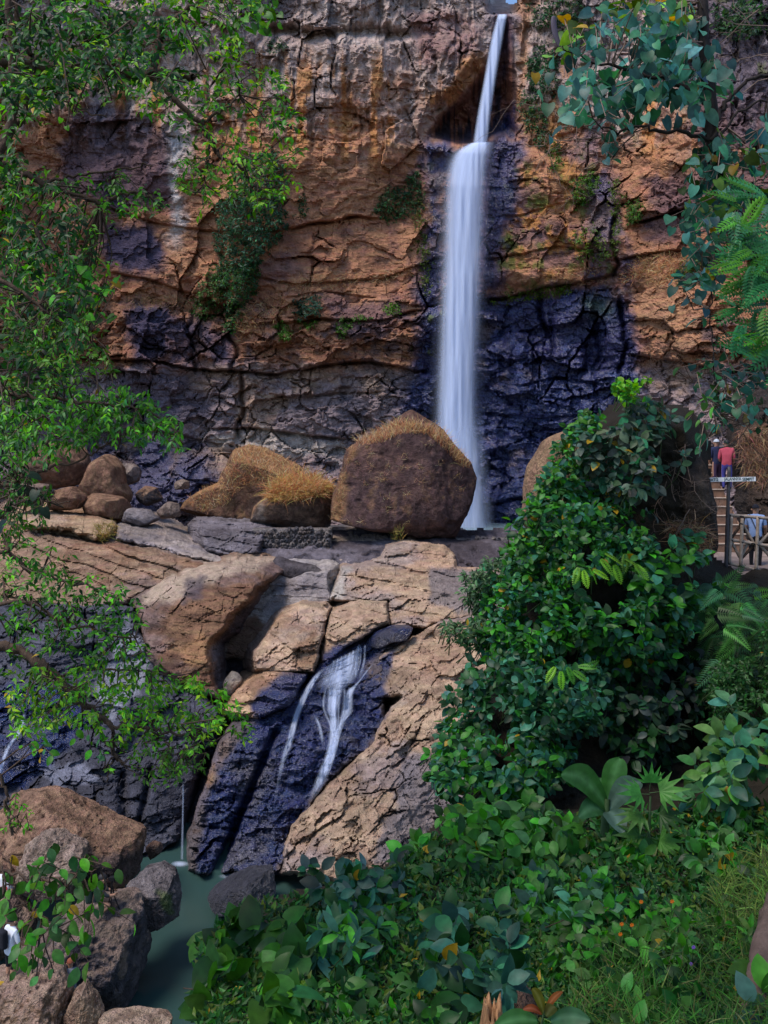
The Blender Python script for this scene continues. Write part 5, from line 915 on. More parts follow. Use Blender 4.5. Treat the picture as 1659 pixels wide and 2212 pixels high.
# ------------------------------------------------------------------ trees
def tree(name, label, cat, branches, regions, seed, Y0, bark=BARK, singles=300, trunk=None, leafkind='small', bare=0, twigmat=None, base=None, ntw=260, over=None):
    """branches: ([(px, py, Y)...], start radius, end radius); regions: (polygon, leaf px, spacing px, colours, depth spread, droop, leaves per spray, leaf kind)"""
    r = np.random.default_rng(seed); pl = Plant(name, label, cat, base if base is not None else V(*trunk[0][-1]))
    allp = []
    if trunk is not None:
        pts, ra, rb = trunk; S = spline(np.array([V(*p) for p in pts]), 8); pl.tube('trunk', S, np.linspace(ra, rb, len(S)), bark, 10, .2); allp.append(S)
    for pts, ra, rb in branches:
        S = spline(np.array([V(*p) for p in pts]), 7); S = S + .012 * Y0 / 8 * r.normal(size=S.shape); pl.tube('branch', S, np.linspace(ra, rb, len(S)), bark, 7, .2); allp.append(S)
    A = np.vstack(allp); apx, apy = pix(A); segs = []
    for poly, lp, sp, cols, dy, droop, nl, kd, *rest in regions:
        gapk = rest[0] if rest else .25; yel = rest[1] if len(rest) > 1 else .004
        a, b = sample(poly, sp, r); k = fbm(a / (sp * 3.2), b / (sp * 3.2), o=3, seed=seed + int(poly[0][1])) > gapk - .5; a, b = a[k], b[k]
        j = np.argmin((apx[None] - a[:, None]) ** 2 + (apy[None] - b[:, None]) ** 2, 1); near = A[j]
        Y = near[:, 1] + dy * r.normal(size=a.shape) * .5; C = D(a, b, Y); off = C - near; dist = np.linalg.norm(off, axis=1, keepdims=True)
        ax = nrmz(off / (dist + .05) + .55 * r.normal(size=C.shape) + np.array([0, 0, -droop])); L = lp / F * Y * 2.6
        n = len(a); idx = np.repeat(np.arange(n), nl); t = np.tile(np.linspace(-.55, .5, nl), n) + r.normal(size=n * nl) * .05; sd = np.tile(np.where(np.arange(nl) % 2, 1., -1.), n)
        X = ax[idx]; side = nrmz(np.cross(X, np.array([.1, -.5, .85]) + .5 * r.normal(size=X.shape))); x = X * .55 + side * sd[:, None] * r.uniform(.5, 1.1, (n * nl, 1)); x[:, 2] -= droop * r.uniform(.3, 1.2, n * nl)
        pos = C[idx] + X * (t * L[idx])[:, None]; z = np.array([0, -.45, .85]) + .45 * r.normal(size=x.shape)
        sz = lp / F * Y[idx] * r.uniform(.65, 1.25, n * nl); tone = 1 + .5 * fbm(a / 45, b / 45, o=2, seed=seed + 9); col = tints(n * nl, cols, r, .3, yel) * tone[idx][:, None]
        pl.leaves(kd, pos, x, z, sz, np.clip(col, .004, .6))
        m = r.permutation(n)[:ntw // len(regions) + 20]
        for i in m:
            if dist[i, 0] < 1.6 * Y0 / 8 * 1.3: mid = (C[i] + near[i]) / 2 + r.normal(size=3) * .08 * dist[i, 0]; segs.append([near[i], mid, C[i] - ax[i] * L[i] * .5, C[i] + ax[i] * L[i] * .5])
            else: segs.append([C[i] - ax[i] * L[i] * 1.6 + r.normal(size=3) * .05, C[i] - ax[i] * L[i] * .4, C[i] + ax[i] * L[i] * .5])
    if over:   # unseen leaves added above the frame to shade the foreground slope
        c0, rad, n, s0 = over; u = nrmz(r.normal(size=(n, 3))) * r.random((n, 1)) ** .4; C = np.array(c0) + u * np.array(rad); C = C[C[:, 2] > .56 * C[:, 1] + .9]
        whorls(pl, 'ovate', C, nrmz(u[:len(C)] + np.array([0, 0, .8])), s0, [G1, G2, DK], r, 6, .3)
        for e in C[::60]: segs.append([A[0], (A[0] + e) / 2 + np.array([0, 0, .6]), e])
    pl.twigs(segs, .0075 * Y0 / 8, .0025 * Y0 / 8, twigmat or bark)
    pl.finish(singles); return pl
G1, G2, G3 = (.085, .30, .010), (.042, .19, .008), (.17, .38, .010)
DK = (.014, .072, .008)
def B(y, *pts): return [(p[0], p[1], y + (p[2] if len(p) > 2 else 0)) for p in pts]
tree('tree', 'leafy tree leaning in from the top left corner', 'tree',
     [(B(8.4, (-120, 150), (-20, 137), (60, 131), (140, 150), (220, 152), (330, 160), (420, 165)), .085, .03), (B(8.2, (330, 160), (380, 220), (430, 268), (455, 308), (480, 340), (530, 372), (548, 430)), .03, .010),
      (B(8.2, (430, 268), (480, 240), (520, 200)), .018, .007), (B(8.3, (455, 308), (445, 350), (440, 400)), .014, .005), (B(8.2, (480, -60), (430, 5), (360, 50), (342, 100), (335, 160)), .026, .022), (B(7.8, (15, -60), (25, 60), (28, 200), (14, 300), (-20, 360)), .034, .042),
      (B(7.9, (10, -60), (50, 70), (68, 130), (66, 190), (50, 260), (0, 312), (-40, 330)), .02, .032), (B(7.9, (66, 140), (110, 110), (170, 95), (230, 60)), .014, .006), (B(7.9, (68, 165), (130, 150), (190, 130), (260, 120)), .014, .006), (B(7.9, (66, 190), (120, 200), (170, 240), (230, 250)), .012, .005),
      (B(8.0, (-60, 335), (0, 352), (60, 382), (140, 415), (215, 440), (250, 420), (310, 420), (350, 458)), .036, .008), (B(8.0, (100, 395), (170, 380), (260, 365), (330, 355)), .014, .005)],
     [([(0, -20), (600, -20), (575, 40), (510, 70), (545, 130), (600, 150), (640, 220), (645, 255), (600, 285), (520, 240), (440, 262), (400, 295), (300, 235), (190, 195), (120, 250), (0, 320)], 19, 21, [G1, G2, G3, G2, DK], 1.8, .25, 8, 'small', .16),
      ([(400, 280), (520, 290), (600, 285), (640, 340), (620, 420), (570, 450), (480, 425), (410, 480), (385, 400)], 17, 20, [G1, G2, G3], 1.2, .4, 8, 'small', .22),
      ([(0, 40), (320, 20), (420, 100), (380, 190), (200, 170), (100, 230), (0, 260)], 24, 18, [DK, (.010, .05, .008)], 2.6, .25, 8, 'small', .2),
      ([(0, 330), (130, 395), (260, 375), (345, 400), (365, 455), (260, 470), (190, 470), (230, 540), (245, 610), (215, 690), (130, 650), (0, 640)], 17, 20, [DK, G2, G1], 1.8, .3, 8, 'small', .2),
      ([(0, 300), (110, 380), (180, 480), (200, 640), (150, 800), (60, 950), (0, 1000)], 24, 21, [DK, (.010, .05, .008)], 2.4, .3, 8, 'small', .12), ([(520, -20), (590, -20), (600, 40), (550, 60), (515, 30)], 24, 30, [G1, G2], .6, .6, 4, 'heart', .1), ([(-900, -700), (700, -900), (620, -60), (0, -40), (-40, 700), (-700, 900)], 60, 70, [G2, DK], 3.0, .3, 5, 'small', .55), ([(60, 220), (250, 210), (330, 260), (280, 290), (120, 270)], 20, 46, [G3, G1], .8, .6, 3, 'heart', .3, .06)],  # the far outer region is unseen foliage, added to cast shade
     501, 8, trunk=(B(8.6, (-150, -200), (-130, 150), (-160, 600), (-170, 1100), (-185, 2600), (-200, 5300)), .12, .26), over=((-0.3, 2.2, 7.2), (3.6, 3.6, 1.6), 520, .26))  # last argument: unseen leaf mass added to keep sun off the slope
tree('tree', 'tree with drooping sprays down the left edge', 'tree',
     [(B(7.2, (-80, 560), (-10, 600), (60, 640), (120, 690), (190, 720)), .025, .007), (B(7.2, (-80, 820), (20, 850), (110, 860), (200, 870), (310, 885), (380, 930)), .022, .006), (B(7.0, (-40, 1060), (40, 1040), (100, 1010), (105, 960), (95, 900)), .02, .01), (B(7.2, (100, 1012), (180, 990), (230, 960)), .012, .005),
      (B(7.0, (-60, 1210), (10, 1190), (60, 1230), (130, 1250), (210, 1270), (270, 1300)), .02, .006), (B(7.0, (-60, 1330), (40, 1300), (110, 1330), (200, 1360), (290, 1380)), .018, .005), (B(6.6, (-60, 1040), (30, 1070), (90, 1080), (150, 1085)), .01, .004)],
     [([(0, 620), (110, 640), (200, 700), (235, 755), (255, 800), (200, 830), (120, 850), (0, 850)], 16, 19, [(.07, .19, .02), G2, (.10, .21, .02)], 1.4, .35, 8, 'small', .2, .01), ([(60, 560), (200, 560), (240, 620), (220, 690), (130, 690)], 22, 34, [DK, G2], .8, .7, 4, 'heart', .25, .05),
      ([(80, 850), (200, 835), (300, 850), (370, 890), (405, 950), (390, 985), (330, 945), (200, 950), (60, 1000), (0, 990), (0, 850)], 16, 15, [G1, G2, (.05, .17, .04)], 1.0, .55, 9, 'lance', .16), ([(0, 990), (60, 1000), (100, 1060), (90, 1130), (0, 1190)], 15, 16, [G2, DK], .9, .5, 8, 'small', .2),
      ([(10, 1040), (120, 1050), (175, 1080), (165, 1120), (80, 1140), (20, 1100)], 32, 42, [(.012, .03, .016), (.02, .05, .03)], .5, .9, 3, 'heart', .3, .03),
      ([(0, 1150), (100, 1185), (200, 1235), (280, 1290), (325, 1370), (300, 1440), (210, 1425), (100, 1400), (0, 1440)], 17, 20, [G2, G1, DK], 1.2, .35, 8, 'small', .18)],
     502, 7.2, trunk=(B(7.6, (-130, 300), (-110, 700), (-120, 1100), (-150, 1700), (-190, 3200), (-230, 5700)), .07, .2))
tree('tree', 'branch of a tree reaching over the left rocks and pool', 'tree',
     [(B(7.6, (-80, 1370), (0, 1392), (60, 1415), (120, 1460), (180, 1512), (235, 1568), (246, 1625), (262, 1650)), .05, .012), (B(7.6, (235, 1566), (300, 1568), (360, 1580), (410, 1590)), .02, .008), (B(7.6, (330, 1575), (360, 1605), (390, 1620)), .01, .004), (B(7.6, (246, 1620), (240, 1660), (230, 1690)), .01, .005), (B(7.6, (120, 1460), (180, 1450), (260, 1445), (320, 1450)), .016, .005),
      (B(7.0, (-60, 1600), (0, 1680), (15, 1740), (25, 1800)), .016, .010), (B(6.0, (-60, 1860), (0, 1880), (80, 1900), (160, 1890), (230, 1880)), .012, .004), (B(6.0, (0, 1880), (60, 1960), (120, 2000)), .008, .003)],
     [([(0, 1450), (130, 1445), (290, 1432), (420, 1462), (500, 1510), (540, 1570), (485, 1610), (400, 1590), (300, 1610), (200, 1570), (120, 1560), (0, 1600)], 17, 19, [G1, G3, G2], 1.1, .35, 9, 'small', .15), ([(215, 1610), (330, 1600), (430, 1620), (440, 1660), (320, 1690), (250, 1670)], 14, 16, [G1, (.07, .18, .02)], .8, .4, 8, 'small', .25),
      ([(60, 1560), (180, 1570), (260, 1610), (150, 1640), (0, 1640)], 20, 40, [(.05, .15, .05), G2], .8, .5, 4, 'ovate', .3, .05), ([(0, 1700), (40, 1700), (70, 1780), (30, 1800), (0, 1790)], 14, 24, [G1], .5, .4, 7, 'small', .2),
      ([(0, 1870), (90, 1840), (180, 1840), (240, 1860), (250, 1960), (150, 2060), (60, 2070), (0, 2120)], 34, 44, [(.05, .15, .02), (.04, .12, .03), G2], .5, .6, 4, 'ovate', .22, .03)],
     503, 7.6, trunk=(B(8.0, (-170, 1100), (-160, 1400), (-180, 1900), (-210, 3000), (-260, 5400)), .08, .2))
HT = [(.048, .165, .120), (.058, .17, .14), (.032, .135, .06), (.065, .18, .13)]
YT = [(.12, .22, .02), (.07, .17, .02)]
tw = []
tree('tree', 'large heart-leaved tree hanging over the cliff at the upper right', 'tree',
     [(B(16, (1535, 230), (1480, 190), (1400, 160), (1300, 140), (1220, 110)), .05, .012), (B(16, (1535, 300), (1450, 285), (1380, 275), (1330, 285), (1280, 260)), .04, .010), (B(16, (1660, 160), (1610, 178), (1560, 230), (1540, 300)), .03, .04), (B(16, (1659, 215), (1600, 240), (1560, 290), (1550, 340)), .02, .03), (B(16, (1380, 275), (1330, 330), (1320, 380)), .012, .005), (B(16, (1300, 140), (1230, 180), (1180, 200)), .012, .005),
      (B(16, (1545, 350), (1580, 400), (1620, 420)), .03, .015), (B(15.8, (1590, 470), (1545, 600), (1535, 720), (1550, 860), (1545, 940)), .016, .006)],
     [([(1165, 150), (1200, 120), (1250, 80), (1300, 50), (1400, 30), (1500, 40), (1520, 110), (1570, 150), (1575, 185), (1520, 235), (1450, 245), (1400, 225), (1330, 245), (1260, 235), (1230, 290), (1200, 275), (1180, 220)], 31, 19, HT, 2.0, .8, 3, 'heart', .20, .01), ([(1195, 110), (1230, 60), (1290, 0), (1470, -10), (1500, 40), (1400, 60), (1300, 80), (1240, 130)], 28, 19, YT + HT[:1], 1.7, .6, 3, 'heart', .22, .03),
      ([(1310, 300), (1355, 290), (1350, 380), (1305, 385)], 26, 19, HT, .6, .9, 3, 'heart', .2), ([(1480, 340), (1550, 290), (1690, 285), (1690, 430), (1600, 450), (1540, 440), (1500, 400)], 29, 20, HT + YT[1:], 1.2, .7, 3, 'heart', .22, .01),
      ([(1470, 440), (1560, 445), (1590, 490), (1560, 560), (1530, 640), (1515, 700), (1480, 600)], 26, 20, HT, 1.0, .7, 3, 'heart', .25, .015), ([(1480, 640), (1540, 640), (1560, 760), (1570, 880), (1540, 950), (1510, 960), (1500, 800)], 23, 24, HT[2:] + [(.06, .17, .03)], .8, .7, 3, 'heart', .30, .03),
      ([(1540, 780), (1690, 790), (1690, 940), (1600, 910), (1560, 930)], 23, 23, HT + [(.03, .07, .03)], 1.0, .6, 3, 'heart', .30, .04)],
     504, 16, bark=BARK_D, trunk=(B(16.2, (1510, -120), (1518, 20), (1522, 115), (1535, 220), (1540, 320), (1580, 450), (1660, 600), (1780, 900), (1850, 1320)), .08, .16), twigmat=TWIG, ntw=200)
# bare branch tangle
def thicket(name, label, spots, Y, seed, depth=4, r0=.012, mat=TWIG):
    r = np.random.default_rng(seed); segs = []
    def grow(p, d, L, k):
        pts = [p]
        for _ in range(4): d = nrmz(d + .28 * r.normal(size=3) + np.array([0, 0, -.03])); pts.append(pts[-1] + d * L / 4)
        segs.append((pts, k))
        if k < depth:
            for _ in range(r.integers(2, 4)): j = r.integers(1, 5); grow(pts[j], nrmz(d + .9 * r.normal(size=3)), L * r.uniform(.5, .8), k + 1)
    for px, py, a, L in spots: grow(np.array(V(px, py, Y)), np.array([math.cos(R(a)), r.normal() * .3, math.sin(R(a))]), L, 1)
    base = segs[0][0][0]; t = thing(name, label, 'branches', tuple(base))
    for k in range(1, depth + 1):
        parts = [tube(np.array(g) - base, np.linspace(r0 * .62 ** (k - 1), r0 * .62 ** k, len(g)), 4) for g, kk in segs if kk == k]
        v, f = join(parts); tag(link('branch' if k == 1 else 'twigs', mesh_np('twigs', v, f, mat), t), None, kind='stuff')
thicket('bare_branches', 'tangle of bare brown twigs under the heart-leaved tree', [(1400, 275, 185, 1.5), (1330, 290, 195, 1.2), (1360, 300, 215, 1.2), (1300, 250, 190, 1.0), (1290, 235, 170, .9)], 16.3, 61)
thicket('bare_branches', 'bare brown twigs against the dark rock at the top right', [(1690, 60, 175, 1.4), (1690, 120, 190, 1.3), (1640, 20, 200, 1.2), (1690, 170, 185, 1.2)], 17, 62)
thicket('bare_branches', 'dark tangle of stems above the warning sign', [(1650, 760, 200, 1.4), (1640, 840, 170, 1.2), (1650, 900, 190, 1.3), (1600, 780, 250, 1.0), (1560, 800, 270, 1.0)], 16.5, 63, mat=BARK)
thicket('bare_branches', 'fine dry roots on the dark boulder by the steps', [(1480, 960, 260, .8), (1460, 1000, 250, .8), (1500, 1040, 270, .8), (1440, 1040, 240, .7), (1490, 1100, 230, .6)], 18.4, 64, r0=.01)
fr = np.random.default_rng(65); ff_ = []
for k in range(150):
    x, y = fr.uniform(1555, 1690), fr.uniform(415, 790)
    if sdf([(1560, 440), (1600, 415), (1690, 390), (1690, 800), (1590, 770), (1565, 690), (1580, 560)], np.array([x]), np.array([y]))[0] > 0: ff_.append((x + 20, y, 14 + fr.normal() * .5, fr.uniform(50, 80), 180 + fr.normal() * 35, fr.uniform(.1, .6)))
spray_plant('feather_leaved_tree', 'bright green feather-leaved branch at the right edge', 'tree', ff_, 'frond', [(.035, .16, .05), (.06, .20, .02), (.03, .13, .05)], 66)
# long seed pod
pt = spline(np.array([V(1196, 34, 15.6), V(1196, 50, 15.6), V(1200, 75, 15.6), (V(1209, 100, 15.6))]), 8); v, f = tube(pt - pt[0], np.array([.004] + list(.05 * np.sin(np.linspace(.45, 2.75, len(pt) - 1)) ** .5)), 10); v[:, 1] *= .35
tag(link('seed_pod', mesh_np('seed_pod', v, f, plain('pod_skin', (.07, .052, .075), .6, .4, .2)), loc=pt[0]), 'long flat purple seed pod hanging beside the heart-leaved tree', 'seed pod')

# ------------------------------------------------------------------ plants on the cliff
def cliff_plant(name, label, poly, lp, cols, seed, thick=1.2, dens=1.0, kind='small', cat='shrub', singles=0, nl=7, droop=.6):
    r = np.random.default_rng(seed); Pg = np.array(poly, float); cx, by = Pg[:, 0].mean(), Pg[:, 1].max(); pl = Plant(name, label, cat, D(np.array([cx]), np.array([by]), cliff_Y(np.array([cx]), np.array([by])))[0], 'plants rooted in the cliff')
    for ly in range(3):
        a, b = sample(poly, lp * 1.3 / math.sqrt(dens), r); s = sdf(poly, a, b); Y = cliff_Y(a, b) - thick * (1 - .35 * ly) * np.clip(s / 18, .15, 1) * (1 + .5 * fbm(a / 14, b / 14, o=2, seed=seed)) + r.normal(size=a.shape) * .12
        whorls(pl, kind, D(a, b, Y), np.array([0, -.7, .6]) + .4 * r.normal(size=(len(a), 3)), lp / F * 74, cols, r, nl, droop)
    pl.finish(singles); return pl
CG = [(.025, .085, .03), (.03, .10, .045), (.018, .06, .022)]
cliff_plant('hanging_shrub', 'dense blue-green shrub clinging to the middle of the cliff', [(462, 520), (470, 450), (500, 400), (540, 330), (600, 320), (620, 400), (610, 450), (628, 480), (590, 535), (565, 560), (530, 600), (480, 575)], 9, CG + [(.05, .13, .08)], 601, 2.4, 1.1)
cliff_plant('hanging_vine', 'curtain of green vine below the cliff shrub', [(468, 575), (560, 560), (562, 630), (530, 660), (505, 722), (486, 720), (484, 650), (462, 620)], 7, CG + [(.05, .15, .02)], 602, 1.6, 1.1)
cliff_plant('hanging_vine', 'ragged green growth left of the vine curtain', [(415, 645), (460, 570), (485, 600), (482, 680), (440, 690), (412, 672)], 7, [(.06, .10, .03), (.04, .12, .02)], 603, .9, .8)
cliff_plant('ivy_patch', 'patch of ivy left of the upper part of the fall', [(805, 455), (835, 405), (870, 400), (905, 360), (915, 420), (905, 455), (870, 470), (835, 480)], 7, CG + [(.04, .12, .03)], 604, .6, 1.0)
cliff_plant('ivy_patch', 'small climber on the orange block of the cliff', [(640, 430), (660, 415), (664, 460), (645, 475)], 6, CG, 605, .5, .9)
cliff_plant('cliff_bush', 'small teal bush on the ledge above the huge boulder', [(632, 650), (670, 632), (696, 655), (690, 690), (645, 695)], 8, [(.025, .075, .045), (.03, .09, .05)], 606, 1.0, 1.0)
cliff_plant('grass_tuft', 'bright grass tuft hanging below the teal bush', [(640, 690), (690, 690), (670, 715), (650, 710)], 6, [(.07, .17, .02)], 607, .6, 1.0, cat='grass')
cliff_plant('grass_tuft', 'round bright green tuft over the mossy cliff block', [(588, 700), (610, 690), (632, 715), (625, 738), (600, 732)], 6, [(.07, .17, .02)], 608, .6, 1.1, cat='grass')
cliff_plant('grass_tuft', 'green tufts along the ledge right of centre', [(720, 700), (740, 685), (770, 680), (800, 688), (760, 700), (745, 735), (730, 720)], 6, [(.07, .17, .02), (.05, .13, .02)], 609, .5, 1.0, cat='grass')
cliff_plant('grass_tuft', 'bright green cushion near the foot of the ivy', [(825, 665), (845, 650), (868, 660), (860, 680), (830, 680)], 6, [(.08, .19, .02)], 610, .6, 1.0, cat='grass')
cliff_plant('grass_tuft', 'long mossy grass along the edge of the wet rock', [(895, 430), (915, 440), (930, 560), (935, 640), (915, 640), (905, 560), (890, 480)], 7, [(.10, .14, .02), (.08, .13, .02)], 611, .4, .55, cat='grass')
cliff_plant('cliff_bush', 'dark bush high on the grey wall', [(575, 95), (605, 80), (625, 92), (610, 110), (580, 112)], 6, CG, 612, .6, .9)
cliff_plant('cliff_bush', 'dark bush at the edge of the top left canopy', [(498, 110), (525, 95), (530, 120), (505, 130)], 6, CG, 613, .6, .9)
cliff_plant('grass_ledge', 'strip of green grass on the ledge right of the fall', [(1050, 648), (1100, 636), (1180, 616), (1235, 612), (1230, 632), (1150, 645), (1060, 662)], 7, [(.08, .18, .02), (.10, .15, .02)], 614, .5, .9, cat='grass')
cliff_plant('moss_curtain', 'green moss curtain on the rock right of the fall', [(1230, 390), (1275, 370), (1300, 385), (1270, 440), (1245, 450)], 7, [(.05, .14, .02), (.07, .15, .02)], 615, .6, 1.0, cat='moss')
cliff_plant('moss_curtain', 'yellow-green moss hanging above the dark overhang', [(1225, 510), (1280, 480), (1310, 520), (1320, 570), (1250, 560)], 7, [(.10, .15, .02), (.07, .15, .02)], 616, .4, .45, cat='moss')
cliff_plant('moss_curtain', 'tall strip of moss beside the dark vertical crack', [(1310, 400), (1340, 380), (1345, 480), (1335, 550), (1312, 560), (1322, 470)], 7, [(.09, .13, .02), (.07, .13, .02)], 617, .4, .6, cat='moss')
cliff_plant('grass_tuft', 'shaggy green tuft by the cave on the right', [(1352, 440), (1375, 425), (1390, 450), (1380, 480), (1358, 485)], 7, [(.05, .13, .02)], 618, .8, 1.2, cat='grass')
cliff_plant('cliff_bush', 'leafy growth beside the lip of the fall', [(1140, 120), (1175, 90), (1210, 120), (1200, 200), (1160, 210), (1135, 170)], 9, CG, 619, 1.0, 1.0)
cliff_plant('cliff_bush', 'green growth left below the heart-leaved tree', [(1125, 200), (1160, 210), (1190, 250), (1180, 330), (1150, 300), (1130, 260)], 9, CG + [(.09, .14, .03)], 620, 1.0, .8)
cliff_plant('cliff_bush', 'dark growth along the cliff top right of the lip', [(1140, 10), (1250, -10), (1280, 40), (1210, 70), (1150, 50)], 10, CG + [(.08, .11, .04)], 621, 1.0, .8)
cliff_plant('grass_tuft', 'green hanging tuft right of the dark crack', [(1180, 310), (1210, 300), (1215, 350), (1190, 370)], 7, [(.06, .13, .02)], 622, .5, .9, cat='grass')
cliff_plant('cliff_bush', 'green bush right of the orange nose', [(1460, 580), (1500, 545), (1520, 560), (1500, 600), (1470, 610)], 8, [(.04, .11, .02)], 623, .9, 1.0)
cliff_plant('cliff_bush', 'dark leafy growth at the top right corner of the cliff', [(1540, 20), (1640, -10), (1660, 60), (1600, 90), (1550, 70)], 12, [(.03, .08, .04), (.04, .1, .03)], 624, 1.0, .8)

# ------------------------------------------------------------------ dry grass on the boulders and ledges
def boulder_front(label, px, py, up=None):
    Pw, C0 = RELIEFS[label]; a, b = pix(Pw); a, b, Pf = a.ravel(), b.ravel(), Pw.reshape(-1, 3)
    j = np.concatenate([np.argmin((a[None] - px[i:i + 400, None]) ** 2 + (b[None] - py[i:i + 400, None]) ** 2, 1) for i in range(0, len(px), 400)]); return Pf[j]
def dry_grass(label, roots, L, cols, seed, up=.9, out=.5, w=1.0, name='dry_grass'):
    r = np.random.default_rng(seed); m = len(roots); x = r.normal(size=(m, 3)) * np.array([.55, .4, .35]) + np.array([0, -out, up]); x = nrmz(x)
    z = nrmz(np.array([0, -.6, .6]) + .5 * r.normal(size=(m, 3))); z = nrmz(z - (z * x).sum(-1, keepdims=True) * x); y = np.cross(z, x); tv, tf = TPL['blade']; s = L * r.uniform(.4, 1.2, m)
    W = roots[:, None] + s[:, None, None] * (tv[None, :, 0, None] * x[:, None] + w * tv[None, :, 1, None] * y[:, None] + tv[None, :, 2, None] * z[:, None]); f = (np.arange(m)[:, None, None] * len(tv) + tf[None]).reshape(-1, 3)
    tag(link(name, mesh_np(name, W.reshape(-1, 3), f, GRASS, np.repeat(tints(m, cols, r, .35), len(tv), 0), smooth=False)), label, kind='stuff')
DG = [(.54, .27, .12), (.58, .34, .17), (.46, .22, .10), (.58, .39, .20)]
rg = np.random.default_rng(71)
a, b = sample(C5((700, 870), (690, 840), (800, 790), (920, 735), (1050, 740), (1180, 785), (1240, 860), (1300, 930), (1340, 1000), (1280, 990), (1200, 900), (1100, 810), (950, 800), (850, 850)), 1.8, rg)
dry_grass('shaggy dry orange grass crowning the huge boulder', boulder_front(BIG, a, b), .62, DG, 72, 1.0, .35, .8)
sp_ = [(770, 1000), (800, 975), (800, 1010), (825, 1035), (790, 1045), (840, 1010), (870, 985), (905, 1010), (950, 1000), (835, 1075), (838, 1100), (880, 1065), (780, 1130), (910, 1040), (735, 1090), (745, 1060), (790, 965), (860, 960), (925, 960), (985, 1030), (995, 1060), (880, 1130), (745, 1130), (830, 1035), (870, 1015)]
a = np.concatenate([x + rg.normal(size=26) * 5 for x, y in sp_]); b = np.concatenate([y + rg.normal(size=26) * 4 for x, y in sp_]); dry_grass('small starry straw tufts dotted over the face of the huge boulder', boulder_front(BIG, a, b), .34, DG[1:2] + DG[3:], 73, .6, .9)
a, b = sample(C5((545, 1330), (565, 1180), (620, 960), (660, 870), (690, 880), (640, 1020), (610, 1200), (600, 1360)), 3.2, rg); dry_grass('straw along the left edge of the huge boulder', boulder_front(BIG, a, b), .4, DG, 74, .8, .6)
a, b = sample(C5((180, 1160), (215, 1085), (300, 1040), (450, 1040), (555, 1090), (560, 1140), (450, 1165), (330, 1180), (230, 1190)), 1.5, rg); dry_grass('thick mop of orange grass on the squat boulder', boulder_front(THIRD, a, b) + np.array([0, -.1, 0]), 1.05, [(.62, .26, .11), (.64, .32, .14), (.56, .27, .11), (.50, .36, .11)], 75, .6, .8, .75)
a, b = sample([(400, 1090), (440, 1060), (480, 1045), (492, 1012), (512, 975), (540, 964), (575, 966), (605, 985), (650, 1015), (655, 1050), (610, 1040), (580, 1060), (530, 1050), (490, 1090), (440, 1110)], 2.9, rg); dry_grass('short dry orange grass over the sloping boulder', boulder_front(SECOND, a, b), .6, DG, 76, .8, .5)
def on_cliff(poly, sp): a, b = sample(poly, sp, rg); return D(a, b, cliff_Y(a, b) - .05)
for k, (poly, lab, L) in enumerate([([(500, 690), (540, 650), (600, 640), (640, 660), (600, 690), (560, 700), (520, 740), (505, 730)], 'dry grass draped over the rounded cliff block', .7), ([(600, 605), (700, 590), (800, 595), (900, 570), (880, 600), (760, 620), (640, 630)], 'strip of dry grass on the long cliff ledge', .6),
                         ([(1340, 590), (1400, 550), (1500, 545), (1540, 580), (1480, 610), (1420, 620), (1390, 600), (1340, 620)], 'dry grass spilling over the orange nose of the cliff', .8), ([(1180, 580), (1300, 575), (1320, 610), (1200, 620)], 'dry fringe above the dark overhang right of the fall', .5), ([(270, 640), (400, 640), (420, 660), (330, 670), (280, 665)], 'dry grass ledge left of the cliff shrub', .5), ([(880, 440), (930, 430), (935, 480), (900, 490)], 'dry fringe below the ivy patch', .5)]):
    dry_grass(lab, on_cliff(poly, 3.0), L, DG if k != 4 else [(.2, .17, .06), (.3, .2, .09)], 80 + k, .3, .7)
a, b = sample([(205, 1135), (250, 1132), (248, 1160), (215, 1172)], 2.4, rg); dry_grass('yellow tuft growing from the end of the rounded slab', D(a, b, 54.2 + 0 * a), .6, [(.35, .26, .07), (.25, .22, .06)], 90, .7, .7)
a, b = sample(C5((905, 1340), (950, 1345), (955, 1400), (905, 1410)), 2.6, rg); dry_grass('small yellow tuft at the foot of the huge boulder', D(a, b, 56.2 + 0 * a), .5, [(.30, .22, .06), (.16, .18, .04)], 91, .8, .6)
a, b = sample([(1440, 1130), (1500, 1120), (1540, 1160), (1530, 1200), (1450, 1210)], 3.2, rg); dry_grass('dry rootlets on the bank left of the steps', D(a, b, 18.6 + 0 * a), .35, [(.22, .13, .07), (.3, .2, .12)], 92, .2, .6)
a, b = sample([(1590, 930), (1640, 920), (1690, 940), (1690, 1050), (1610, 1040)], 3.0, rg); dry_grass('dry brown grass hanging on the rock right of the steps', D(a, b, 27.2 + 0 * a), .45, [(.22, .12, .07), (.30, .18, .10)], 93, -.3, .6)
# ------------------------------------------------------------------ path, steps, railing, sign
def Q(cx, cy): return (2325 + cx / 4.253) * .632, (1480 + cy / 4.253) * .632
WOOD = plain('weathered_pole', (.30, .24, .19), .75, .3, .35, 9.0, (1, 1, 1), .3); POST = plain('dark_post', (.045, .042, .048), .6, .4, .3, 10.0); PLANK = plain('step_board', (.20, .115, .075), .8, .3, .3, 5.0, (1, 1, 1), .2)
NOSE = plain('step_edge', (.52, .42, .33), .7, .3, .2, 8.0); LASH = plain('black_lashing', (.02, .02, .022), .8, .3, .2); PATHM = plain('path_concrete', (.22, .165, .14), .9, .2, .3, 3.0, (1, 1, 1), .3)
def box(x0, x1, y0, y1, z0, z1, bev=.01):
    v = np.array([(x, y, z) for z in (z0, z1) for y in (y0, y1) for x in (x0, x1)], float)
    f = np.array([(0, 2, 3, 1), (4, 5, 7, 6), (0, 1, 5, 4), (2, 6, 7, 3), (0, 4, 6, 2), (1, 3, 7, 5)]); return v, f
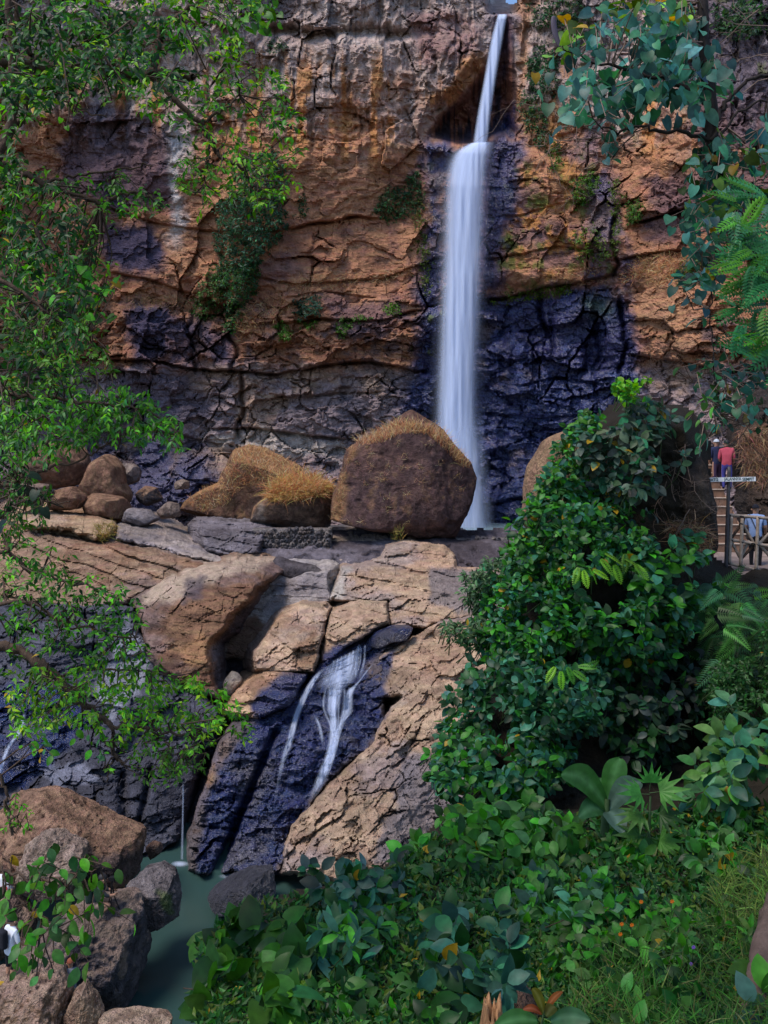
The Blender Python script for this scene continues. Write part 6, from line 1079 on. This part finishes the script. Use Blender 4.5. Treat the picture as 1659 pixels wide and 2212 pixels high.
def boxobj(name, b, mat, parent=None, org=(0, 0, 0), bev=.008):
    v, f = box(*b); o = link(name, mesh_np(name, v - np.array(org), f, mat, smooth=False), parent)
    if bev: m = o.modifiers.new('b', 'BEVEL'); m.width = bev; m.segments = 2
    return o
x0p, x1p = V(1515, 1200, 25)[0], 15.0
gp, gq = np.meshgrid(np.linspace(x0p, x1p, 40), np.linspace(22.6, 26.6, 14)); gz_ = -2.78 + .06 * (gq - 22.6) + .02 * fbm(gp * 2, gq * 2, o=3)
pv = np.stack([gp, gq, gz_], -1).reshape(-1, 3); lowr = pv.copy(); lowr[:, 2] -= .35; pf = grid_faces(40, 14)[:, ::-1]; fr_ = np.arange(39)
tag(link('path', mesh_np('path', np.vstack([pv, lowr]), np.vstack([pf, pf[:, ::-1] + len(pv), np.stack([fr_, fr_ + 1, fr_ + 1 + len(pv), fr_ + len(pv)], -1)]), PATHM)), 'narrow brown path behind the railing', kind='structure')
st = thing('stairs', 'steep wooden steps with pale edges climbing behind the sign', 'stairs', (9.8, 26.5, -2.55))
xs0, xs1 = V(1536, 1100, 27)[0], V(1606, 1100, 27)[0]
for k in range(11):
    y, z = 26.5 + .34 * k, -2.55 + .25 * (k + 1); b_ = (9.8, 26.5, -2.55)
    boxobj('riser', (xs0, xs1, y, y + .04, z - .25, z - .032), PLANK, st, b_, .004); boxobj('tread', (xs0, xs1, y + .002, y + .345, z - .03, z - .004), PLANK, st, b_, .004); boxobj('step_edge', (xs0 - .01, xs1 + .01, y - .025, y + .03, z - .028, z), NOSE, st, b_, .004)
for xx in (xs0 - .05, xs1 + .012): 
    v, f = box(0, .035, 0, 3.9, -.3, -.02); v[:, 2] += v[:, 1] * .735; v += np.array([xx, 26.46, -2.5]) - np.array((9.8, 26.5, -2.55)); link('stringer', mesh_np('stringer', v, f, PLANK, smooth=False), st)
RY = 23.4
def pole(name, c0, c1, r_, mat, parent, org, Y0=RY, Y1=None, knots=True):
    A_, B_ = np.array(V(*Q(*c0), Y0)), np.array(V(*Q(*c1), Y1 or Y0)); n = 18; t = np.linspace(0, 1, n)[:, None]; S = A_ + (B_ - A_) * t
    rad = r_ * (1 + .05 * rng.normal(size=n)) * (1 + (.12 * (np.sin(t[:, 0] * 25 + rng.uniform(0, 6)) > .93) if knots else 0)); rad[0] *= .9; rad[-1] *= .9
    v, f = tube(np.vstack([S[:1], S, S[-1:]]), np.r_[1e-4, rad, 1e-4], 9); return link(name, mesh_np(name, v - np.array(org), f, mat), parent)
ro = V(*Q(660, 1960), RY); rl = thing('railing', 'weathered bamboo railing lashed with crossed braces along the path', 'railing', ro)
for c0, c1 in (((690, 1190), (1340, 1246)), ((720, 1550), (1340, 1650)), ((650, 1880), (1340, 2045))): pole('rail', c0, c1, .042, WOOD, rl, ro)
for c0, c1 in (((742, 1215), (715, 1890)), ((902, 1240), (880, 1920)), ((1132, 1215), (1105, 1990)), ((1330, 1225), (1320, 2040))): pole('post', c0, c1, .044, WOOD, rl, ro, RY - .07)
for c0, c1 in (((735, 1540), (892, 1320)), ((900, 1310), (1065, 1595)), ((748, 1585), (865, 1810)), ((880, 1835), (1065, 1640)), ((1150, 1605), (1300, 1450)), ((1170, 1640), (1320, 1820)), ((1000, 1560), (880, 1820))): pole('brace', c0, c1, .036, WOOD if c0[0] != 735 and c0[0] != 880 else BARK, rl, ro, RY + .06)
for c in ((705, 1192), (895, 1212), (1128, 1232), (735, 1555), (888, 1585), (1060, 1608), (1112, 1622), (700, 1895), (872, 1935), (1095, 1985), (885, 1320)):
    P0 = np.array(V(*Q(*c), RY - .035)); th_ = np.linspace(0, 2 * math.pi, 13); S = P0 + np.stack([.035 * np.cos(th_), .075 * np.sin(th_), .012 * np.sin(2 * th_)], -1); v, f = tube(S, .016, 6); link('lashing', mesh_np('lashing', v - np.array(ro), f, LASH), rl)
so = V(*Q(665, 1975), RY - .15); sg_ = thing('warning_sign', 'dark post carrying a white board that reads HATI2 JALANNYA SEMPIT', 'sign', so)
pole('post', (662, 1985), (712, 488), .047, POST, sg_, so, RY - .15, knots=False)
A_, B_ = np.array(V(*Q(394, 680), RY - .225)), np.array(V(*Q(1098, 668), RY - .225)); h_ = 62 / 4.253 * .632 / F * RY; L_ = np.linalg.norm(B_ - A_); ang = math.atan2(B_[2] - A_[2], B_[0] - A_[0])
v, f = box(0, L_, 0, .022, -h_ / 2, h_ / 2); bd = link('board', mesh_np('board', v, f, plain('white_board', (.78, .80, .80), .6, .4, .06, 3.0), smooth=False), sg_, Vector(A_) - so); bd.rotation_euler = (0, -ang, 0)
INK = plain('sign_paint', (.015, .06, .06), .6, .3, .1)
def lettering(txt, x, wid, zoff=0.):
    cu = bpy.data.curves.new('lettering', 'FONT'); cu.body = txt; cu.size = h_ * .98; cu.extrude = .002; cu.offset = .0016; t = bpy.data.objects.new('tmp', cu); scene.collection.objects.link(t); bpy.context.view_layer.update()
    me = bpy.data.meshes.new_from_object(t.evaluated_get(bpy.context.evaluated_depsgraph_get())); bpy.data.objects.remove(t); co = np.array([v.co[:] for v in me.vertices]); s = wid / np.ptp(co[:, 0]); co[:, 0] = (co[:, 0] - co[:, 0].min()) * s
    cz = (co[:, 1].min() + co[:, 1].max()) / 2; me.vertices.foreach_set('co', np.stack([co[:, 0], co[:, 2] * 0 - co[:, 2], (co[:, 1] - cz)], -1).ravel()); me.materials.append(INK); me.update(); o = link('lettering', me, bd, (x, -.0035, zoff))
for txt, a_, b__ in (('HATI2', .02, .225), ('JALANNYA', .345, .70), ('SEMPIT', .725, .965)): lettering(txt, a_ * L_, (b__ - a_) * L_, .0)
# rock wall right of the steps, running back to the cliff
relief('rock_wall', [(1600, 900), (1640, 860), (1800, 840), (1950, 900), (1950, 1260), (1660, 1250), (1625, 1200), (1618, 1120), (1606, 1040), (1590, 980)], [(1600, 900, 31.5), (1800, 860, 29), (1600, 1040, 30.5), (1625, 1190, 28), (1800, 1200, 26.5), (1950, 1000, 26.5)], 'dark rock wall to the right of the steps', 'rock', edge=20, edge_d=2.5, amp=.25, block=.3, lump=.6, mat=ROCK_B, seed=161, paint=pr((.055, .042, .036), (.10, .068, .05), (.035, .03, .03), .7, .6, patches=[([(1600, 920), (1700, 900), (1700, 1010), (1610, 1030)], (.20, .115, .07), .7)]))

# ------------------------------------------------------------------ people
SKIN = plain('skin', (.36, .19, .12), .6, .35, .08); HAIR = plain('black_hair', (.012, .011, .012), .6, .4, .2)
def cloth(name, c): return plain(name, c, .9, .15, .15, 5.0)
def person(label, foot, h, yaw, joints, zones, mats, scale_r=1.0, cap=None):
    """joints: {name: (x, y, z, radius)} in units of standing height, facing -Y; zones: function(point) -> material index"""
    t = thing('person', label, 'person', foot); t.rotation_euler = (0, 0, R(yaw))
    E = [('pelvis', 'waist'), ('waist', 'chest'), ('chest', 'neck'), ('neck', 'head'), ('head', 'crown')]
    for s in ('l', 'r'): E += [('pelvis', 'hip' + s), ('hip' + s, 'knee' + s), ('knee' + s, 'ank' + s), ('ank' + s, 'toe' + s), ('chest', 'sho' + s), ('sho' + s, 'elb' + s), ('elb' + s, 'wri' + s), ('wri' + s, 'hand' + s)]
    nm = list(joints); J = np.array([joints[k] for k in nm]); me = bpy.data.meshes.new('body'); me.from_pydata([tuple(p[:3] * h) for p in J], [(nm.index(a), nm.index(b)) for a, b in E], [])
    o = link('body', me, t); md = o.modifiers.new('skin', 'SKIN'); sk = me.skin_vertices[0].data
    for i, p in enumerate(J): sk[i].radius = (p[3] * h * (1.35 if nm[i] in ('chest', 'waist', 'pelvis') else 1), p[3] * h); sk[i].use_root = nm[i] == 'pelvis'
    sb = o.modifiers.new('s', 'SUBSURF'); sb.levels = sb.render_levels = 2
    bpy.context.view_layer.update(); nme = bpy.data.meshes.new_from_object(o.evaluated_get(bpy.context.evaluated_depsgraph_get())); o.modifiers.clear(); o.data = nme; nme.materials.clear()
    for m in mats: nme.materials.append(m)
    for pg in nme.polygons: pg.material_index = zones(np.array(pg.center) / h); pg.use_smooth = True
    hd = np.array(joints['head'][:3]) * h; cr = np.array(joints['crown'][:3]) * h; hr = .062 * h
    n, m_ = 16, 9; th = np.arange(n) * 2 * math.pi / n; ph = np.linspace(-.1 if cap is None else .12, math.pi / 2, m_)
    vv = np.stack([np.outer(np.cos(ph), np.cos(th)) * hr * .92, np.outer(np.cos(ph), np.sin(th)) * hr * 1.12, np.outer(np.sin(ph), np.ones(n)) * hr * 1.1], -1).reshape(-1, 3) + (hd + cr) / 2 + np.array([0, .008 * h, .012 * h])
    i = np.arange(n * m_).reshape(m_, n); j = np.roll(i, -1, 1); link('cap' if cap else 'hair', mesh_np('hair', vv, np.stack([i[:-1], j[:-1], j[1:], i[1:]], -1).reshape(-1, 4), cap or HAIR), t)
    # face: eyes, nose, mouth, ears
    fc = (hd * .55 + cr * .45)
    for nme_, off, s, mt in (('eye', (.022, -.052, .008), .008, HAIR), ('eye', (-.022, -.052, .008), .008, HAIR), ('nose', (0, -.062, -.010), .011, SKIN), ('mouth', (0, -.054, -.032), .012, mats[0]), ('ear', (.058, 0, -.005), .014, SKIN), ('ear', (-.058, 0, -.005), .014, SKIN)):
        u = stone_base * s * h * (np.array([1.3, .5, .45]) if nme_ == 'mouth' else 1); link(nme_, mesh_np(nme_, u + fc + np.array(off) * h, stone_f, mt), t)
    for s in ('l', 'r'):   # fingers and thumb
        w_, hn = np.array(joints['wri' + s][:3]) * h, np.array(joints['hand' + s][:3]) * h; d_ = nrmz(hn - w_); sx = nrmz(np.cross(d_, np.array([1., .2, 0])))
        for q_, ln in ((-1.5, .036), (-.5, .042), (.5, .040), (1.5, .032)): st_ = hn + sx * q_ * .0085 * h - d_ * .012 * h; v, f = tube(np.array([st_, st_ + d_ * ln * .5 * h, st_ + d_ * ln * h + np.array([0, -.012 * h, 0])]), np.array([.0052, .005, .0042]) * h, 5); link('finger', mesh_np('finger', v, f, SKIN), t)
        st_ = w_ + d_ * .018 * h; v, f = tube(np.array([st_, st_ + d_ * .016 * h + sx * .016 * h, st_ + d_ * .034 * h + sx * .02 * h]), np.array([.006, .0055, .0045]) * h, 5); link('thumb', mesh_np('thumb', v, f, SKIN), t)
    return t
_n, _m = 8, 6; _th = np.arange(_n) * 2 * math.pi / _n; _ph = np.linspace(-1.5, 1.5, _m); stone_base = np.stack([np.outer(np.cos(_ph), np.cos(_th)), np.outer(np.cos(_ph), np.sin(_th)), np.outer(np.sin(_ph), np.ones(_n))], -1).reshape(-1, 3); _i = np.arange(_n * _m).reshape(_m, _n); _j = np.roll(_i, -1, 1); stone_f = np.stack([_i[:-1], _j[:-1], _j[1:], _i[1:]], -1).reshape(-1, 4)
def stand(lean=0., armf=0., step=0.):
    J = {'pelvis': (0, 0, .52, .075), 'waist': (0, .004, .60, .072), 'chest': (0, .0 - lean * .5, .73, .085), 'neck': (0, -.005 - lean, .845, .034), 'head': (0, -.012 - lean, .895, .052), 'crown': (0, -.008 - lean, .958, .050)}
    for s, g in (('l', 1), ('r', -1)):
        J.update({'hip' + s: (.055 * g, 0, .47, .058), 'knee' + s: (.062 * g, -.012 - step * g, .275, .042), 'ank' + s: (.062 * g, .012 - step * g * .4, .045, .026), 'toe' + s: (.068 * g, -.085 - step * g * .4, .018, .020), 'sho' + s: (.112 * g, -.002 - lean * .6, .800, .046), 'elb' + s: (.140 * g, .012 - armf * .4 - lean * .5, .635, .033), 'wri' + s: (.125 * g, -.06 - armf, .50 + armf * .55, .024), 'hand' + s: (.12 * g, -.085 - armf * 1.1, .465 + armf * .7, .024)})
    return J
def z_std(sleeve=.66, hem=.50, short=None):
    def f(c):
        x, y, z = c
        if z > .855: return 0
        if abs(x) > .098 and z < sleeve: return 0
        if z > hem: return 1
        if short and z < short: return 0 if z > .05 else 3
        return 2 if z > .055 else 3
    return f
BLK = cloth('dark_trousers', (.012, .012, .016)); SHOE = cloth('dark_shoes', (.015, .013, .012))
fy = 24.3; pm = person('man in pale blue T-shirt and dark trousers standing behind the railing', V(1632, 1228, fy), 1.68, 150, stand(.01, .10), z_std(.68, .50), [SKIN, cloth('pale_blue_shirt', (.20, .29, .50)), BLK, SHOE], cap=cloth('dark_cap', (.012, .013, .02)))
v, f = box(-.012, .012, -.004, .004, -.30, .30); v = np.stack([v[:, 0] * 1.3 + v[:, 2] * .42, v[:, 1] + .155 * (1 - (v[:, 2] / .5) ** 2 * .6), v[:, 2] + 1.12], -1); link('bag_strap', mesh_np('bag_strap', v, f, cloth('strap', (.05, .06, .09)), smooth=False), pm)
person('person in a red top and blue trousers climbing the steps', V(1570, 1058, 28.9), 1.56, 165, stand(.02, .04, .03), z_std(.62, .50), [SKIN, cloth('red_top', (.42, .07, .10)), cloth('blue_trousers', (.06, .06, .25)), SHOE])
person('person in dark clothes and pale cap beside the red one', V(1549, 1056, 29.1), 1.56, 195, stand(.02, .05, -.02), z_std(.62, .50), [SKIN, cloth('navy_top', (.025, .03, .07)), cloth('plum_trousers', (.05, .03, .06)), SHOE], cap=cloth('pale_cap', (.45, .48, .52)))
# photographers by the pool
pY = 22.6
p1 = person('photographer in white and black top and shorts at the bottom left corner', V(22, 2128, pY), 1.68, 140, stand(.03, .12), z_std(.64, .47, .26), [SKIN, cloth('white_shirt', (.62, .66, .74)), BLK, SHOE])
v, f = box(-.16, .16, .0, .17, -.24, .22); o = link('backpack', mesh_np('backpack', v + np.array([0, .12, 1.22]), f, cloth('black_pack', (.015, .016, .022)), smooth=False), p1); _m = o.modifiers.new('b', 'BEVEL'); _m.width = .06; _m.segments = 3
def tripod(label, foot_px, Y, hgt, spread):
    c = V(*foot_px, Y); t = thing('tripod', label, 'tripod', c); BM = cloth('black_tripod', (.012, .012, .014))
    for k in range(3): a_ = 2.1 * k + .5; v, f = tube(np.array([(spread * math.cos(a_), spread * math.sin(a_), 0), (.3 * spread * math.cos(a_), .3 * spread * math.sin(a_), hgt * .62), (.03 * math.cos(a_), .03 * math.sin(a_), hgt)]), np.array([.013, .017, .020]), 6); link('leg', mesh_np('leg', v, f, BM), t)
    v, f = tube(np.array([(0, 0, hgt - .05), (0, 0, hgt + .22)]), .016, 6); link('centre_column', mesh_np('centre_column', v, f, BM), t)
    cb = boxobj('camera', (-.07, .07, -.05, .03, hgt + .2, hgt + .31), BM, t, bev=.012); v, f = tube(np.array([(0, .02, hgt + .25), (0, .13, hgt + .25)]), .036, 10); link('lens', mesh_np('lens', v, f, BM), cb)
tripod('black tripod standing on the tan corner boulder', (88, 2118), 22.5, 1.28, .34)
tripod('small black tripod with camera on the dark pitted boulder', (242, 1968), 25.0, .62, .2)
def crouch():
    J = {'pelvis': (0, .10, .20, .078), 'waist': (0, .09, .28, .072), 'chest': (0, .03, .40, .085), 'neck': (0, -.03, .505, .034), 'head': (0, -.05, .55, .052), 'crown': (0, -.05, .612, .05)}
    for s, g in (('l', 1), ('r', -1)): J.update({'hip' + s: (.06 * g, .06, .19, .06), 'knee' + s: (.085 * g, -.15, .19, .042), 'ank' + s: (.075 * g, .03, .05, .026), 'toe' + s: (.08 * g, -.07, .02, .021), 'sho' + s: (.112 * g, .01, .465, .046), 'elb' + s: (.13 * g, -.09, .35, .032), 'wri' + s: (.09 * g, -.20, .33, .024), 'hand' + s: (.07 * g, -.235, .335, .024)})
    return J
p2 = person('photographer crouching with a dark green backpack on the pitted boulder', V(216, 1978, 24.9), 1.70, 110, crouch(), lambda c: 0 if c[2] > .515 or (c[1] < -.14 and c[2] > .28) else (1 if c[2] > .26 else (2 if c[1] > .0 and c[2] > .1 else (3 if c[2] < .05 else 0))), [SKIN, cloth('charcoal_shirt', (.03, .034, .04)), cloth('beige_shorts', (.35, .24, .18)), SHOE])
v, f = box(-.15, .15, 0, .19, -.22, .24); o = link('backpack', mesh_np('backpack', v + np.array([0, .19, .62]), f, cloth('green_pack', (.018, .035, .028)), smooth=False), p2); _m = o.modifiers.new('b', 'BEVEL'); _m.width = .07; _m.segments = 3
person('person with reddish hair and grey shirt between the left boulders', V(152, 2205, 23.6), 1.55, 200, stand(.05, .1), z_std(.62, .5), [SKIN, cloth('grey_shirt', (.16, .18, .22)), cloth('blue_jeans', (.04, .05, .09)), SHOE], cap=cloth('red_brown_hair', (.22, .07, .04)))
bg_ = thing('bag', 'white bag with red print at the left edge among the rocks', 'bag', V(6, 1935, 27.4)); v, f = box(-.30, .30, -.16, .16, 0, .62); v[4:, :2] *= .8; o = link('bag_body', mesh_np('bag_body', v, f, cloth('white_sack', (.70, .70, .72)), smooth=False), bg_); _m = o.modifiers.new('b', 'BEVEL'); _m.width = .09; _m.segments = 4
boxobj('red_print', (-.16, .20, -.1655, -.160, .22, .34), cloth('red_ink', (.5, .06, .06)), bg_, bev=0)

# ------------------------------------------------------------------ single foreground things
def big_leaf(parent, org, base, tip, width, col, sag=.15, name='leaf', n=16, tear=0):
    A_, B_ = np.array(base, float), np.array(tip, float); t = np.linspace(0, 1, n); mid = A_ + (B_ - A_) * t[:, None]; mid[:, 2] += sag * np.sin(t * math.pi) * np.linalg.norm(B_ - A_)
    d_ = nrmz(B_ - A_); sx = nrmz(np.cross(d_, np.array([0, -.8, .5]))); hw = width * np.sin(np.clip(t * .93 + .05, 0, 1) * math.pi) ** .6; cols_ = []
    us = np.array([-1, -.5, 0, .5, 1]); v = mid[:, None] + us[None, :, None] * hw[:, None, None] * sx + np.array([0, -.2, .35]) * (np.abs(us) ** 1.3)[None, :, None] * hw[:, None, None] * .55
    v = v + .012 * width * 4 * vnoise(t[:, None] * 22 + 0 * us, us[None] * 2 + 0 * t[:, None])[..., None] * np.array([0, -.6, .8])
    c = np.broadcast_to(np.array(col), v.shape).copy(); c[:, 2] = np.array(col) * 1.5 + .03; v, c = v.reshape(-1, 3), c.reshape(-1, 3)
    return link(name, mesh_np(name, v - np.array(org), grid_faces(5, n), LEAF, c), parent)
by_ = 11.6; bo = V(1305, 1800, by_); bp_ = thing('banana_plant', 'young banana plant with broad paddle leaves before the dark mound', 'plant', bo)
v, f = tube(np.array([V(1305, 1810, by_), V(1308, 1760, by_), V(1312, 1725, by_)]), np.array([.06, .05, .035]), 8); link('stem', mesh_np('stem', v - np.array(bo), f, STEM), bp_)
for (bx, by2), (tx, ty), w_, c_, dy in (((1312, 1745), (1213, 1672), .11, (.03, .11, .02), -.3), ((1314, 1740), (1340, 1638), .10, (.035, .13, .02), .1), ((1316, 1748), (1385, 1690), .09, (.08, .14, .10), -.2), ((1312, 1752), (1345, 1800), .09, (.06, .12, .09), -.4), ((1308, 1752), (1250, 1765), .08, (.03, .10, .03), -.3), ((1310, 1740), (1300, 1680), .10, (.025, .10, .02), .2)): big_leaf(bp_, bo, V(bx, by2, by_), V(tx, ty, by_ + dy), w_ * 1.5, c_)
pY_ = 11.2; po = V(1405, 1870, pY_); pp_ = Plant('papaya_sapling', 'tall sapling with lobed star leaves right of the banana plant', 'plant', po); v, f = tube(np.array([V(1400, 1880, pY_), V(1402, 1800, pY_), V(1405, 1720, pY_)]), np.array([.025, .02, .012]), 7); link('stem', mesh_np('stem', v - np.array(po), f, STEM), pp_.o)
S_ = np.array([(1375, 1708, 170, 62), (1440, 1705, 15, 68), (1370, 1745, 190, 66), (1445, 1745, -10, 64), (1365, 1790, 195, 72), (1450, 1800, -15, 70), (1405, 1700, 90, 50), (1365, 1835, 190, 70), (1440, 1850, -30, 74), (1405, 1780, 260, 60)], float); a_ = np.radians(S_[:, 2])
cc_ = D(np.full(len(S_), 1403.), S_[:, 1] + 8, pY_); xx_ = np.stack([np.cos(a_), np.full(len(S_), -.35), np.sin(a_)], -1); pp_.leaves('palm', cc_ + nrmz(xx_) * .12, xx_, np.tile((0, -.75, .7), (len(S_), 1)) + .15 * rng.normal(size=(len(S_), 3)), S_[:, 3] / F * pY_, tints(len(S_), [(.06, .19, .03), (.04, .15, .02)], rng, .2)); pp_.twigs([[D(np.array([1403.]), np.array([y + 8]), pY_)[0], c] for y, c in zip(S_[:, 1], cc_ + nrmz(xx_) * .12)], .006, .004, STEM, 'petiole'); pp_.finish(20)
# stump
so_ = V(1062, 2225, 6.0); n, m_ = 28, 12; th = np.arange(n) * 2 * math.pi / n; zz = np.linspace(0, 1, m_); top = .22 * (.55 + .45 * vnoise(np.cos(th) * 3.1, np.sin(th) * 3.1, seed=9)) + .05 * rng.random(n)
vv = []
for k, z_ in enumerate(zz): rr = .062 * (1.25 - .35 * z_) * (1 + .14 * vnoise(np.cos(th) * 4, np.sin(th) * 4, seed=3)); vv.append(np.stack([rr * np.cos(th), rr * np.sin(th), top * z_], -1))
for k, z_ in enumerate((.7, .3)): vv.append(np.stack([.03 * np.cos(th), .03 * np.sin(th), top * z_], -1))
vv = np.vstack(vv); i = np.arange(n * (m_ + 2)).reshape(m_ + 2, n); j = np.roll(i, -1, 1); tag(link('stump', mesh_np('stump', vv, np.stack([i[:-1], j[:-1], j[1:], i[1:]], -1).reshape(-1, 4), plain('broken_wood', (.36, .19, .09), .9, .2, .5, 22.0, (1, 1, .12), .8)), loc=so_), 'splintered orange tree stump at the bottom edge', 'stump')
lo = V(1165, 2235, 5.8); lp_ = thing('red_leaved_seedling', 'seedling with yellow and rust leaves beside the stump', 'plant', lo)
for (bx, by2), (tx, ty), w_, c_ in (((1175, 2190), (1150, 2135), .03, (.16, .15, .02)), ((1170, 2190), (1130, 2180), .022, (.35, .09, .03)), ((1178, 2185), (1215, 2142), .02, (.30, .10, .03)), ((1180, 2195), (1200, 2175), .035, (.13, .13, .03)), ((1160, 2205), (1065, 2222), .055, (.04, .14, .03)), ((1190, 2205), (1275, 2205), .05, (.035, .11, .04))): big_leaf(lp_, lo, V(bx, by2, 5.8), V(tx, ty, 5.7), w_, c_, .1)
v, f = tube(np.array([lo, V(1172, 2200, 5.8), V(1176, 2180, 5.8)]), .006, 6); link('stem', mesh_np('stem', v - np.array(lo), f, STEM), lp_)
boulder('rock', [(1030, 2240), (1075, 2170), (1120, 2130), (1160, 2150), (1175, 2240)], 6.9, 'brown earthy rock behind the stump', T=.18, nth=40, nph=24, amp=.06, planes=4, seed=171, paint=pb((.10, .06, .045), (.14, .085, .06), (.17, .10, .07), .5))
# leaning slab at the right edge
v, f = tube(spline(np.array([V(1625, 2240, 6.6), V(1645, 2120, 6.9), V(1668, 2000, 7.3), V(1705, 1900, 7.6)]), 8), np.linspace(.13, .10, 25), 12, .15); tag(link('fallen_tree', mesh_np('fallen_tree', v, f, plain('grey_trunk', (.13, .085, .065), .9, .2, .35, 8.0, (1, 1, .5), .7))), 'leaning grey-brown trunk at the lower right edge', 'trunk')
FLO = plain('orange_petal', (.75, .17, .01), .6, .3, .15)
def flower(px, py, Y, r_, mat, label, grp, npet=7):
    c = np.array(V(px, py, Y)); t = thing('flower', label, 'flower', c, grp); v, f = tube(np.array([(0, .01, 0), (.01, .05, -.12), (0, .1, -.3)]), .003, 5); link('stem', mesh_np('stem', v, f, STEM), t)
    for k in range(npet): a_ = k * 2 * math.pi / npet; tv, tf = TPL['ovate']; x_ = np.array([math.cos(a_), -.2, math.sin(a_)]); z_ = np.array([0, -1, .2]); y_ = np.cross(z_, x_); link('petal', mesh_np('petal', r_ * (tv[:, :1] * x_ + tv[:, 1:2] * y_ + tv[:, 2:] * z_), tf, mat), t)
for px, py, lab in ((1385, 1948, 'rightmost orange blossom among the herbs of the lower right slope'), (1340, 2018, 'lowest orange blossom on the slope, left of the grass'), (1343, 1996, 'orange blossom just above the lowest one'), (1365, 1998, 'middle orange blossom of the slope'), (1452, 1947, 'orange blossom farthest up towards the leaning trunk')):
    flower(px, py, 8.0, .020, FLO, lab, 'orange blossoms on the slope')
VIO = plain('violet_petal', (.25, .12, .5), .6, .3, .15)
for px, py, lab in ((1498, 2046, 'upper violet blossom in the grass of the lower right slope'), (1492, 2082, 'lower violet blossom in the grass of the lower right slope')): flower(px, py, 7.4, .018, VIO, lab, 'violet blossoms on the slope')
